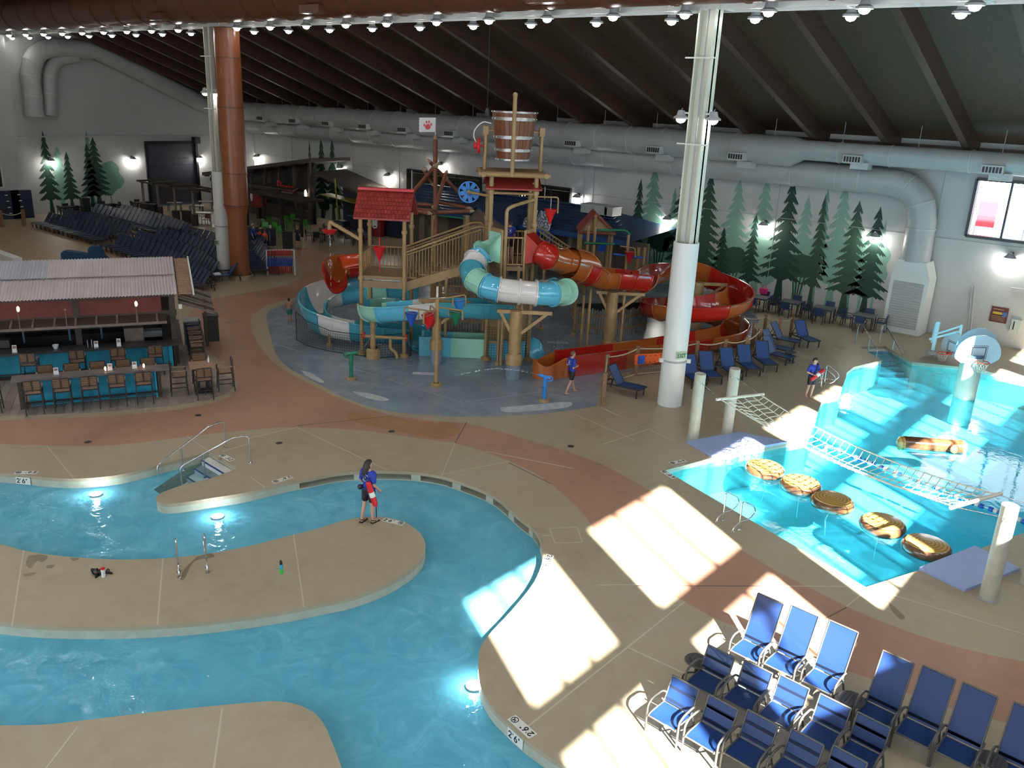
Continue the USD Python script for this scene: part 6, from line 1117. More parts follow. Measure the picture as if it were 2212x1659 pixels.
# ---------------------------------------------------------------- pool and river things
m_pole = mat('beige_concrete_pole', (.42, .41, .33), .6, var=.12, scale=4)
m_net_r = mat('pale_net_rope', (.62, .58, .48), .7)
m_mat = mat('lavender_mat', (.30, .36, .60), .5)
m_ringw = usdkit.material(stage, '/World/Looks/log_rings', {'tc': ('texture_coordinate', {}), 'w': ('wave_texture', dict(wave_type='rings', rings_direction='z', scale=3.2, distortion=2.2, detail=2, detail_scale=1.2)), 'r': ('rgb_ramp', {'ramp': [(0, (.30, .16, .045)), (.5, (.42, .25, .075)), (1, (.50, .31, .10))]}), 'p': ('principled_bsdf', dict(roughness=.18, coat_weight=.4))}, [('tc.object', 'w.vector'), ('w.fac', 'r.fac'), ('r.color', 'p.base_color')], surface='p.BSDF')
m_bark = mat('glossy_bark', (.11, .05, .022), .15, var=.5, scale=4, coat=.5)
def pole(px, py, top, r, lb):
    b = V(*G(px, py)[:2], 0); z = hz(b, top); t = T('round_pole', lb, 'pole', b); t.part('shaft', MB().lathe([(r, 0), (r, z-.02), (r-.03, z), (.01, z)], b, 22), m_pole); t.part('base_ring', MB().lathe([(r+.05, 0), (r+.05, .015), (r, .02)], b, 22), m_grey); t.part('eye_bolt', MB().tube([b+V(.04*math.cos(a), -r-.05, z-.3+.04*math.sin(a)) for a in np.arange(10)*PI/5], .01, 5, closed=True), m_steel); return b, z
q1, z1_ = pole(1497, 946, 806, .19, 'left one of the pair of beige poles beside the cargo net'); q2, z2_ = pole(1570, 935, 795, .19, 'right one of the pair of beige poles beside the cargo net'); q3, z3_ = pole(2133, 1292, 1090, .19, 'half sunlit beige pole at the lower right pool corner'); q4, z4_ = pole(2222, 1262, 1075, .19, 'beige pole cut off by the right edge')
# cargo net
cn = T('cargo_net', 'pale rope cargo net sagging over the pool between wooden spreader bars', 'net', V(-7.2, 23.6, 0))
zn = 1.95; LA, LB, RA, RB_ = G(1642, 852, zn), G(1556, 862, zn), G(2155, 1068, zn), G(2062, 1095, zn)
for a, b in ((LA, LB), (RA, RB_)): d = (b-a)/np.linalg.norm(b-a); cn.part('spreader_bar', MB().rod(a-d*.15, b+d*.15, .05, 8), m_net_r)
def np_(s, t): 
    a = LA+(RA-LA)*s; b = LB+(RB_-LB)*s; k = 4*s*(1-s); return a+(b-a)*(.5+(t-.5)*(1-.12*k))-Z(.42*k*(.7)+.34*math.sin(PI*t)*(.15+.85*k))
NS, NT = 34, 5
for j in range(NT+1):
    cn.part('long_rope', MB().tube([np_(s, j/NT) for s in np.linspace(0, 1, 2*NS+1)], .022 if j in (0, NT) else .014, 5), m_net_r)
for i in range(1, NS): cn.part('cross_rope', MB().tube([np_(i/NS+(.006 if j % 2 else -.006), j/NT) for j in range(NT+1)], .014, 5), m_net_r)
kn = MB()
for i in range(1, NS):
    for j in range(NT+1): kn.ball(np_(i/NS, j/NT), .03, 6)
cn.part('knots', kn, m_net_r, kind='stuff')
for a, b in ((LB, q1+Z(z1_-.3)), (LA, q2+Z(z2_-.3)), (RB_, q3+Z(z3_-.35)), (RA, q4+Z(z4_-.35))): cn.part('cable', MB().rod(a, b, .012, 5), m_steel)
# log pads
def padm():
    t = T('log_pad', None, 'float'); pr2 = [(.01, -.16), (.5, -.16), (.6, -.08), (.63, .02), (.6, .12), (.545, .16)]
    t.part('bark_side', MB().lathe(pr2, (0, 0, 0), 32), m_bark, world=False); t.part('ring_top', MB().lathe([(.55, .155), (.5, .185), (.01, .195)], (0, 0, 0), 32), m_ringw, world=False); t.part('tether', MB().tube([(0, 0, -.15), (.1, .05, -.6), (.05, 0, -1.1)], .015, 5), m_white, world=False); return t
pk_ = Kind(padm)
for i, (x, y) in enumerate([(1652, 1012), (1730, 1046), (1798, 1083), (1907, 1132), (2002, 1180)]): p = G(x, y, PW+.12); pk_(V(p[0], p[1], PW+.06), i*1.3, ['leftmost floating round log pad, brightly sunlit', 'second floating round log pad from the left', 'middle floating round log pad lying in shade', 'fourth round log pad crossed by a rope shadow', 'rightmost floating round log pad by the mat'][i], 'round log pads floating in a row')
la, lb_ = G(1950, 958, PW+.1), G(2075, 966, PW+.1); fl = T('floating_log', 'glossy brown floating log with ringed ends beyond the cargo net', 'float', (la+lb_)/2); ld_ = (lb_-la)/np.linalg.norm(lb_-la)
fl.part('trunk', MB().rod(la, lb_, .27, 18), m_bark)
Mx = axes(ld_)
for e, sg in ((la, -1), (lb_, 1)): fl.part('end', MB().lathe([(.27, 0), (.24, .12), (.12, .19), (.01, .21)], e, 18, axes(ld_*sg)), m_ringw)
bp0 = la+ld_*(np.linalg.norm(lb_-la)*.80); bd = V(-CC[0], -CC[1], .15); bd /= np.linalg.norm(bd); fl.part('branch_stub', MB().rod(bp0, bp0+bd*.42, .16, 12, .14), m_bark); fl.part('stub_end', MB().lathe([(.15, 0), (.01, .04)], bp0+bd*.41, 12, axes(bd)), m_ringw)
# lane line
lf = [(525, 262), (645, 290), (780, 350), (895, 395), (1030, 445), (1120, 480), (1320, 552), (1480, 612), (1640, 680), (1810, 748), (1970, 805), (2170, 880)]
ll = T('lane_line', 'lane rope with blue and white floats under the cargo net', 'lane line', G(1900, 1000, PW)); P = [G(1652+x/3.95, 900+y/3.95, PW+.04) for x, y in lf]; P.append(P[-1]+(P[-1]-P[-2])); ll.part('rope', MB().tube(P, .015, 5), m_white)
for a, b in zip(P, P[1:]):
    d = (b-a)/np.linalg.norm(b-a)
    for k, m in ((-.14, m_blueb), (0, m_white), (.14, m_blueb)): ll.part('float', MB().lathe([(.02, -.06), (.075, -.05), (.075, .05), (.02, .06)], a+d*k, 12, axes(d)), m)
# mats
for cs, lb in ((((1484, 957), (1537, 988), (1700, 958), (1600, 937)), 'lavender blue mat at the far left pool corner, half in sunlight'), (((1985, 1231), (2084, 1279), (2203, 1233), (2105, 1184)), 'lavender blue mat at the near right pool corner beside the pole')):
    po = Polygon(gp(cs)); t = T('foam_mat', lb, 'mat', V(po.centroid.x, po.centroid.y, 0)); t.part('pad', MB().prism(po, 0, .08), m_mat, smooth=False); t.part('grommet', MB().lathe([(.03, .08), (.05, .085), (.05, .09), (.02, .09)], V(*G(cs[2][0]-9, cs[2][1]+1)[:2], 0), 10), m_grey)
# grab rails
def grab(f0, edge, out, lb, w=.62, h=.85):
    a = V(*G(*f0)[:2], 0); e = V(*edge, 0); o = V(*out, 0); t = T('grab_rail', lb, 'handrail', a)
    for k in (0, 1):
        b = a+e*w*k; t.part('rail', MB().tube(rnd([b-o*.28+Z(0), b-o*.26+Z(.12), b-o*.1+Z(.25), b+o*.34+Z(.27), b+o*.50+Z(.45), b+o*.42+Z(.62), b+o*.02+Z(h), b-o*.06+Z(h*.96), b-o*.04+Z(0)], .10, 4), .022, 8), m_steel, 'polished steel loop')
        for c in (b-o*.28, b-o*.04): t.part('flange', MB().lathe([(.022, .05), (.055, .02), (.055, 0)], c, 12), m_steel)
def unit(a, b): d = (b-a)[:2]; return d/np.linalg.norm(d)
pe = unit(G(1566, 1090), G(1637, 1131)); po_ = np.array([-pe[1], pe[0]]); po_ = po_ if po_@(np.array([-6, 25])-G(1600, 1110)[:2]) > 0 else -po_
grab((1564, 1124), pe, po_, 'steel ladder rails on the near pool edge between sun patches')
pe = unit(G(1795, 855), G(1830, 820)); po_ = np.array([-pe[1], pe[0]]); po_ = po_ if po_@(G(1900, 850)[:2]-G(1800, 835)[:2]) > 0 else -po_
grab((1775, 838), pe*.9, po_, 'steel ladder rails beside the lifeguard at the far pool corner')
pe = unit(G(385, 1234), G(440, 1225)); po_ = np.array([-pe[1], pe[0]]); po_ = po_ if po_@(G(410, 1150)[:2]-G(410, 1230)[:2]) > 0 else -po_
grab((386, 1234), pe, po_, 'steel ladder rails on the river island edge', .62)
def handrail(t, a, top, slope_end, end, mid, midb, z0=0):
    t.part('rail', MB().tube(rnd([a, top[0], top[1], slope_end, end], .14, 5), .024, 8), m_steel); t.part('mid_post', MB().rod(mid, midb, .02, 8), m_steel)
    for c in (a, midb): t.part('flange', MB().lathe([(.024, .05), (.06, .02), (.06, 0)], c, 12), m_steel)
for f0, f1, lb in (((488, 966), (343, 1047), 'far steel handrail at the river steps'), ((541, 1000), (393, 1050), 'near steel handrail at the river steps')):
    a = V(*G(*f0)[:2], 0); b = V(*G(*f1, -.55)[:2], -.6); d = (b-a)*V(1, 1, 0); d /= np.linalg.norm(d); t = T('step_handrail', lb, 'handrail', a)
    L = np.linalg.norm((b-a)[:2]); p1, p2, p3 = a+Z(.88), a+d*.5+Z(.86), V(b[0], b[1], -.05)+Z(.12); f_ = .55; m_ = p2+(p3-p2)*f_
    handrail(t, a, (p1, p2), p3, b, m_, V(m_[0], m_[1], -.35))
for f0, f1, lb in (((1848, 740), (1893, 772), 'left steel handrail at the pool steps'), ((1899, 740), (1949, 782), 'right steel handrail at the pool steps')):
    a = V(*G(*f0)[:2], 0); b = V(*G(*f1, -.3)[:2], -.4); d = (b-a)*V(1, 1, 0); d /= np.linalg.norm(d); t = T('step_handrail', lb, 'handrail', a); p1, p2, p3 = a+Z(.95), a+d*.3+Z(.97), V(b[0], b[1], .05); m_ = p2+(p3-p2)*.5; handrail(t, a, (p1, p2), p3, b, m_, V(m_[0], m_[1], -.15))
# steps
rs_ = T('river_steps', 'white river steps with dark blue nosings between the handrails', 'steps', G(440, 1010, -.4)); m_step = mat('step_plaster', (.56, .58, .57), .5); m_nose = mat('blue_nosing', (.02, .05, .22), .5)
S0, S1, S2, S3 = G(451, 977), G(513, 1013), G(330, 1038), G(372, 1066)
for i in range(7):
    f0, f1 = i/7, (i+1)/7; z = -.15*(i+1); c = [S0+(S2-S0)*f0, S1+(S3-S1)*f0, S1+(S3-S1)*f1, S0+(S2-S0)*f1]; tr = rs_.part('tread', MB().hexa([V(q[0], q[1], -.95) for q in c]+[V(q[0], q[1], z) for q in c]), m_step, smooth=False)
    rs_.part('nosing', MB().bar(V(*c[3][:2], z+.004), V(*c[2][:2], z+.004), .06, .012), m_nose, 'dark blue nosing', smooth=False)
ps2 = T('pool_steps', 'turquoise looking steps at the far pool corner', 'steps', G(1915, 765, -.3)); S0, S1, S2, S3 = G(1858, 750), G(1911, 748), G(1905, 780), G(1970, 782)
for i in range(6):
    f0, f1 = i/6, (i+1)/6; z = -.13*(i+1); c = [S0+(S2-S0)*f0, S1+(S3-S1)*f0, S1+(S3-S1)*f1, S0+(S2-S0)*f1]; ps2.part('tread', MB().hexa([V(q[0], q[1], -1.3) for q in c]+[V(q[0], q[1], z) for q in c]), m_step, smooth=False); ps2.part('nosing', MB().bar(V(*c[3][:2], z+.004), V(*c[2][:2], z+.004), .04, .01), m_nose, smooth=False)
# depth markers
m_tile = mat('white_tile', (.62, .62, .58), .4); m_ink = mat('black_ink', (.012, .012, .012), .5); m_inkr = mat('red_ink', (.4, .02, .02), .5)
def marker(p, ux, nrm, txt, lb, w=.46, h=.20, ban=False):
    ux = V(*ux); ux /= np.linalg.norm(ux); n = V(*nrm); n /= np.linalg.norm(n); uy = np.cross(n, ux); M = np.column_stack([ux, uy, n]); t = T('depth_marker', lb, 'depth marker', p)
    t.part('tile', MB().prism(sbox(-w/2, -h/2, w/2, h/2), 0, .008).move(p, 0, M), m_tile, smooth=False)
    x = -w/2+.03
    for ch, s_ in txt:
        tm_ = meshkit.text_mesh(ch, h*.62*s_, .004, True); ww = tm_.bounds[1][0]-tm_.bounds[0][0]; tm_.apply_translation([x-tm_.bounds[0][0], -h*.31+(h*.62*(1-s_)), .008]); t.part('character', MB().tm(tm_).move(p, 0, M), m_ink, smooth=False); x += ww+h*.12
    if ban:
        c = V(w/2-h*.48, 0, 0); r = h*.34; t.part('no_diving_ring', MB().tube([c+V(r*math.cos(a), r*math.sin(a), .01) for a in np.arange(20)*PI/10], .008, 5, closed=True).rod(c+V(-r*.7, r*.7, .01), c+V(r*.7, -r*.7, .01), .007, 5).move(p, 0, M), m_inkr if False else m_ink); t.part('no_diving_mark', MB().box(c+V(0, 0, .01), (r*.9, .02, .004)).box(c+V(.02, .02, .01), (.02, r*.7, .004)).move(p, 0, M), m_ink, smooth=False)
T26, T40 = [('2', 1), ("'", .6), (' 6', 1), ('"', .6)], [('4', 1), ("'", .6), (' 0', 1), ('"', .6)]
def wallmark(px, py, a, b, txt, lb, zc=-.17):
    e = V(*unit(G(*a), G(*b)), 0); n = np.cross(e, (0, 0, 1.)); p = G(px, py, zc)
    if n@CC > 0: n = -n
    marker(p+n*.02, e if np.cross(n, e)[2] > 0 else -e, n, txt, lb, .44, .22)
wallmark(51, 1038, (20, 1024), (90, 1030), T26, 'white 2 6 depth marker on the river wall at far left'); wallmark(613, 1053, (590, 1049), (640, 1038), T26, 'white 2 6 depth marker on the river wall left of the dark slots'); wallmark(1115, 1594, (1095, 1562), (1130, 1594), T26, 'white 2 6 depth marker on the wall of the near river bend', -.15); wallmark(1466, 1011, (1440, 1015), (1500, 999), T40, 'white 4 0 depth marker on the left pool wall', -.1); wallmark(2015, 789, (1980, 783), (2060, 792), [('3', 1), ("'", .6), (' 0', 1), ('"', .6)], 'white 3 0 depth marker on the far pool wall', -.1)
def deckmark(px, py, a, b, txt, lb, ban=True, flip=1): e = V(*unit(G(*a), G(*b)), 0)*flip; marker(G(px, py, .001), e, (0, 0, 1), txt, lb, .62, .2, ban)
deckmark(57, 1021, (90, 1021), (20, 1021), T26, 'white depth marker with no diving sign on the deck at far left'); deckmark(490, 989, (503, 995), (477, 981), T26, 'white depth marker lying beside the river steps'); deckmark(610, 1036, (626, 1031), (594, 1041), T26, 'white depth marker on the deck left of the dark slots'); deckmark(850, 1127, (833, 1123), (868, 1131), T26, 'white depth marker on the island tip beside the lifeguard'); deckmark(1128, 1570, (1145, 1586), (1108, 1553), T26, 'white depth marker at the near river bend', True); deckmark(1183, 1212, (1186, 1204), (1178, 1222), T26, 'small white depth marker at the sunlit river edge'); deckmark(1464, 998, (1476, 996), (1452, 1001), T40, 'white depth marker on the deck at the left pool corner'); deckmark(1444, 1025, (1452, 1030), (1436, 1020), T40, 'white depth marker on the near deck at the left pool corner')
for px, py, lb in ((603, 957, 'small dark round drain left of the standing lifeguard'), (190, 955, 'small dark drain in the brown path at left'), (846, 932, 'small dark drain in the orange stained path'), (1233, 964, 'small dark drain on the curved path edge'), (428, 897, 'small dark drain on the path below the bar'), (1549, 1161, 'small steel drain in the sunlit path')):
    p = G(px, py); t = T('floor_drain', lb, 'drain', p); t.part('cover', MB().lathe([(.11, 0), (.11, .006), (.01, .008)], p, 16), m_dark if px != 1549 else m_grey); t.part('slots', MB().box(p+Z(.009), (.12, .015, .002)).box(p+Z(.009)+V(0, .04, 0), (.1, .015, .002)).box(p+Z(.009)-V(0, .04, 0), (.1, .015, .002)), m_black, smooth=False)
# basketball
bc = V(*G(2084, 850)[:2], 0); t = T('hoop_pillar', 'thick beige concrete pillar in the pool carrying two backboards', 'pillar', bc); dz_ = dep(bc)/F; t.part('pillar', MB().lathe([(22*dz_, -1.3), (22*dz_, 1.62), (.01, 1.62)], bc, 28), m_pole); t.part('cap', MB().lathe([(20*dz_, 1.62), (20*dz_, 1.7), (.01, 1.7)], bc, 28), m_steelblue)
m_board = mat('backboard_white', (.58, .66, .72), .25); m_blueg = mat('backboard_pale_blue', (.42, .55, .62), .3); m_hoop = mat('hoop_orange', (.62, .05, .02), .35)
def fan(w, h): return Polygon([(w/2*math.cos(a), h*.15+h*.85*math.sin(a)) for a in np.linspace(0, PI, 22)]+[(-w/2*.96, 0), (-w*.34, -h*.18), (w*.34, -h*.18), (w/2*.96, 0)])
def backboard(name, lb, p, face, w, h, hoop=True, m=None):
    f = V(*face); f /= np.linalg.norm(f); ux = np.cross((0, 0, 1.), f); ux /= np.linalg.norm(ux); M = np.column_stack([ux, V(0, 0, 1), f]); t = T(name, lb, 'basketball hoop', p)
    t.part('board', MB().prism(fan(w, h), -.025, .025).move(p, 0, M), m or m_board, smooth=False); sq = sbox(-.3, .05, .3, .5).difference(sbox(-.27, .08, .27, .47)).union(sbox(-.36, 0, .36, .56).difference(sbox(-.345, .015, .345, .545))); t.part('target_lines', MB().prism(sq, .025, .03).move(p, 0, M), m_dark, 'dark square lines', smooth=False)
    t.part('bracket', MB().box((0, .1, -.1), (.3, .3, .15)).move(p, 0, M), m_blueb, 'blue bracket', smooth=False)
    if hoop:
        c = p+f*.42+Z(-.02); r = .25; t.part('rim', MB().tube([c+ux*r*math.cos(a)+f*r*math.sin(a) for a in np.arange(20)*PI/10], .022, 6, closed=True).bar(c-f*.42, c-f*.22, .2, .1), m_hoop); nm_ = MB()
        for k in range(12):
            for sg in (1, -1):
                a0_ = k*PI/6; nm_.tube([c+(ux*math.cos(a0_+sg*j*.26)+f*math.sin(a0_+sg*j*.26))*(r-.035*j)-Z(.11*j) for j in range(5)], .008, 4)
        t.part('net', nm_, m_net_r, kind='stuff')
    return t
fd = V(-CC[0], -CC[1], 0); fp1 = D(2110, 775, dep(bc)-.6); backboard('basketball_hoop', 'white fan shaped backboard with orange rim facing the camera on the pillar', fp1, fd+V(.1, 0, 0), 1.95, 1.0)
fp2 = fp1+V(CC[0], CC[1], 0)*.75+V(CA[0], CA[1], 0)*.28+Z(.12); backboard('basketball_hoop', 'second pale backboard standing back to back behind the front one', fp2, -fd, 1.75, 1.0, True, m_blueg)
hb = V(*G(2012, 772)[:2], 0); fp3 = D(2055, 762, dep(hb)-.6); tb3 = backboard('basketball_hoop', 'side-on fan backboard with orange rim on the pale blue crane stand', fp3, -V(CA[0], CA[1], 0)+.15*fd, 1.6, 1.0)
hs2 = T('hoop_stand', 'pale blue crane shaped hoop stand with round base beside the pool steps', 'stand', hb); m_pale = mat('pale_blue_paint', (.42, .58, .64), .4)
hs2.part('base', MB().lathe([(.05, 0), (.05, .15), (.28, .18), (.30, .32), (.24, .36), (.01, .36)], hb, 22), m_grey); mt = hb+Z(1.75); hs2.part('mast', MB().bar(hb+Z(.3), mt, .14, .14, (0, 1, 0)), m_pale, smooth=False); ax_ = (fp3-hb)*V(1, 1, 0); ax_ /= np.linalg.norm(ax_)
hs2.part('arm', MB().bar(hb-ax_*.25+Z(.85), hb+ax_*1.0+Z(1.5), .08, .09).bar(hb+Z(1.15), hb+ax_*1.0+Z(1.75), .06, .08), m_pale, smooth=False); hs2.part('drop_arm', MB().bar(hb+ax_*.98+Z(1.8), hb+ax_*1.02+Z(.95), .1, .1, (0, 1, 0)).bar(hb+ax_*1.0+Z(1.0), fp3+Z(.05), .08, .08), m_pale, smooth=False); hs2.part('cylinder', MB().rod(hb-ax_*.12+Z(.7), hb-ax_*.1+Z(1.7), .05, 8), m_pale)
# wall things at right
sp_ = WY(2158, 680, YB-.03); t = T('wall_sign', 'dark red rule sign with yellow and blue blocks on the right wall', 'sign', sp_-Z(.4)); t.part('panel', MB().box(sp_, (.78, .03, .78)), mat('sign_maroon', (.12, .025, .02), .5), smooth=False)
t.part('yellow_block', MB().box(sp_+V(-.08, -.02, .08), (.42, .01, .12)), mat('sign_yellow', (.55, .42, .05), .5), smooth=False); t.part('blue_block', MB().box(sp_+V(.25, -.02, .05), (.2, .01, .22)), mat('sign_blue', (.06, .16, .42), .5), smooth=False)
for i, z in enumerate((.27, -.08, -.15, -.22, -.29)): t.part('text_line', MB().box(sp_+V(-.02 if i else -.06, -.02, z), (.6 if i else .46, .01, .03 if i else .06)), m_slat, smooth=False)
sp2 = WY(2194, 704, YB-.1); t = T('wall_box', 'pale grey green emergency phone box on the right wall', 'box', sp2-Z(.3)); t.part('case', MB().box(sp2, (.42, .18, .66)), mat('pale_box', (.45, .52, .48), .4), smooth=False); t.part('slot', MB().box(sp2+V(-.08, -.095, .02), (.05, .01, .42)), m_black, smooth=False)
for x0, y0, x1, y1, nm in ((2100, 618, 2090, 722, 'conduit'), (2106, 618, 2096, 722, 'conduit'), (2184, 622, 2212, 625, 'conduit'), (2022, 478, 2014, 518, 'bracket')):
    a, b = WY(x0, y0, YB-.06), WY(x1, y1, YB-.06); wall_b.part(nm, MB().rod(a, b, .03, 6), m_wall)
for px, py, lb in ((1265, 345, 0), (1180, 360, 0), (545, 250, 0)):
    a = WY(px, py, YB-.05); wall_b.part('conduit', MB().rod(a, V(a[0], a[1], 3.6), .035, 6), m_wall)
# exit signs
def exitsign(b, r, zc, lb, px):
    d = V(-CC[0], -CC[1], 0); d /= np.linalg.norm(d); d = d*math.cos(.35)+np.cross(d, (0, 0, 1.))*-math.sin(.35) if px > 1000 else d*math.cos(.7)+np.cross(d, (0, 0, 1.))*math.sin(.7); ux = np.cross((0, 0, 1.), d); M = np.column_stack([ux, V(0, 0, 1), d]); p = b+d*(r+.02)+Z(zc); t = T('exit_sign', lb, 'exit sign', p-Z(.13))
    t.part('plate', MB().prism(sbox(-.2, -.13, .2, .13), 0, .03).move(p, 0, M), mat('exit_plate_%d' % px, (.36, .52, .36), .5), smooth=False); tm_ = meshkit.text_mesh('EXIT', .15, .006, True); w = tm_.extents[0]; tm_.apply_scale([.34/w, 1, 1]); tm_.apply_translation([-.17-tm_.bounds[0][0], -.075, .03]); t.part('lettering', MB().tm(tm_).move(p, 0, M), mat('exit_ink_%d' % px, (.01, .06, .02), .5), 'EXIT', smooth=False)
exitsign(colR, rR, hz(colR, 760), 'green EXIT sign on the big white column by the fence', 1455); exitsign(colL, rL, hz(colL, 522), 'small green EXIT sign on the distant white column', 470)
# small things on the river island
bq = G(608, 1238); t = T('water_bottle', 'green and blue water bottle with black cap standing on the island', 'bottle', bq); t.part('lower_body', MB().lathe([(.01, 0), (.045, 0), (.045, .12)], bq, 16), mat('bottle_green', (.04, .45, .06), .35)); t.part('upper_body', MB().lathe([(.045, .12), (.045, .2), (.03, .24)], bq, 16), mat('bottle_cyan', (.04, .35, .45), .35)); t.part('cap', MB().lathe([(.034, .235), (.034, .3), (.01, .31)], bq, 14).tube([bq+Z(.30)+V(.035*math.cos(a), 0, .04*math.sin(a)) for a in np.linspace(0, PI, 8)], .01, 5), m_black)
bq = G(224, 1246); t = T('squeeze_bottle', 'white squeeze bottle with red cap and straw beside black sandals', 'bottle', bq); t.part('body', MB().lathe([(.01, 0), (.045, 0), (.045, .08), (.04, .1), (.045, .12), (.045, .2)], bq, 16), m_white); t.part('cap', MB().lathe([(.046, .2), (.046, .23), (.02, .25), (.001, .25)], bq, 14), m_redb); t.part('straw', MB().rod(bq+Z(.24), bq+Z(.36)+V(.005, .01, 0), .007, 6), m_grey)
for k, (px, py, lb) in enumerate(((213, 1243, 'black sandal left of the white squeeze bottle'), (233, 1238, 'dark sandal lying behind the white squeeze bottle'))):
    bq = G(px, py); sh = Polygon([(.045*math.cos(a)*(1 if math.sin(a) > 0 else .8), .13*math.sin(a)) for a in np.arange(18)*PI/9]); t = T('sandal', lb, 'sandal', bq); t.part('sole', MB().prism(sh, 0, .03).move(bq, .6+k*1.4), m_black, smooth=False); t.part('strap', MB().tube([bq+V(.05*math.cos(a)*math.cos(.6+k*1.4), .05*math.cos(a)*math.sin(.6+k*1.4), .03+.07*math.sin(a)) for a in np.linspace(0, PI, 8)], .014, 5), m_black)
bq = G(208, 1240); t = T('hip_pack', 'black hip pack lying with the sandals on the island', 'pack', bq); t.part('pouch', MB().ball(bq+Z(.07), .1, 10, (1.2, .8, .8)), m_black); t.part('belt', MB().tube([bq+V(.11*math.cos(a), .09*math.sin(a), .08+.05*math.sin(a*2)) for a in np.arange(16)*PI/8], .014, 5, closed=True), m_black)
# ---------------------------------------------------------------- people
import manifold3d as m3
SPH = {}
def sphere(c, r, sc=(1, 1, 1), n=12): return m3.Manifold.sphere(1.0, n).scale([r*sc[0], r*sc[1], r*sc[2]]).translate([float(x) for x in c])
def bone(a, ra, b, rb, n=12): return m3.Manifold.batch_hull([sphere(a, ra, n=n), sphere(b, rb, n=n)])
def fuse(parts, edge=.022, it=4, sm_=True):
    m = m3.Manifold.batch_boolean(parts, m3.OpType.Add).refine_to_length(edge).to_mesh(); tm_ = trimesh.Trimesh(m.vert_properties[:, :3], m.tri_verts, process=False)
    if sm_: trimesh.smoothing.filter_taubin(tm_, .5, -.53, it)
    return MB().add(tm_.vertices, tm_.faces)
m_skin = [mat('skin_fair', (.50, .30, .22), .5), mat('skin_tan', (.36, .19, .12), .5)]
m_hair = [mat('hair_dark', (.018, .012, .009), .5), mat('hair_brown', (.10, .06, .035), .5), mat('hair_grey', (.25, .22, .2), .6)]
m_shirt, m_short, m_eye, m_lip = mat('royal_blue_shirt', (.012, .035, .32), .65), mat('black_shorts', (.010, .010, .013), .6), mat('eye_dark', (.02, .015, .012), .3), mat('lip', (.35, .12, .10), .5)
def hand(w, d, side, palm, s, curl):     # palm, four fingers and a thumb
    d = V(*d)/np.linalg.norm(d); palm = V(*palm); palm = palm-d*(palm@d); palm /= np.linalg.norm(palm); x = np.cross(d, palm)*side; o = []
    pc = w+d*.05*s; o.append(m3.Manifold.batch_hull([sphere(w, .024*s), sphere(w+d*.085*s+x*.028*s, .013*s), sphere(w+d*.085*s-x*.028*s, .013*s), sphere(w+d*.03*s+x*.026*s, .015*s), sphere(w+d*.03*s-x*.026*s, .015*s)]))
    for i, L in enumerate((.068, .078, .072, .056)):
        b = w+d*.085*s+x*(.030-.020*i)*s; k = curl; p1 = b+(d*math.cos(k*.6)+palm*math.sin(k*.6))*L*.45*s; p2 = p1+(d*math.cos(k*1.3)+palm*math.sin(k*1.3))*L*.32*s; p3 = p2+(d*math.cos(k*2)+palm*math.sin(k*2))*L*.25*s
        for a, b2, r in ((b, p1, .0095), (p1, p2, .0088), (p2, p3, .008)): o.append(bone(a, r*s, b2, r*.93*s, 8))
    t0 = w+d*.025*s+x*.028*s; t1 = t0+(x*.7+d*.6+palm*.35)*.036*s; t2 = t1+(x*.25+d*.8+palm*.5)*.03*s; o += [bone(t0, .013*s, t1, .0105*s, 8), bone(t1, .0105*s, t2, .009*s, 8)]; return o
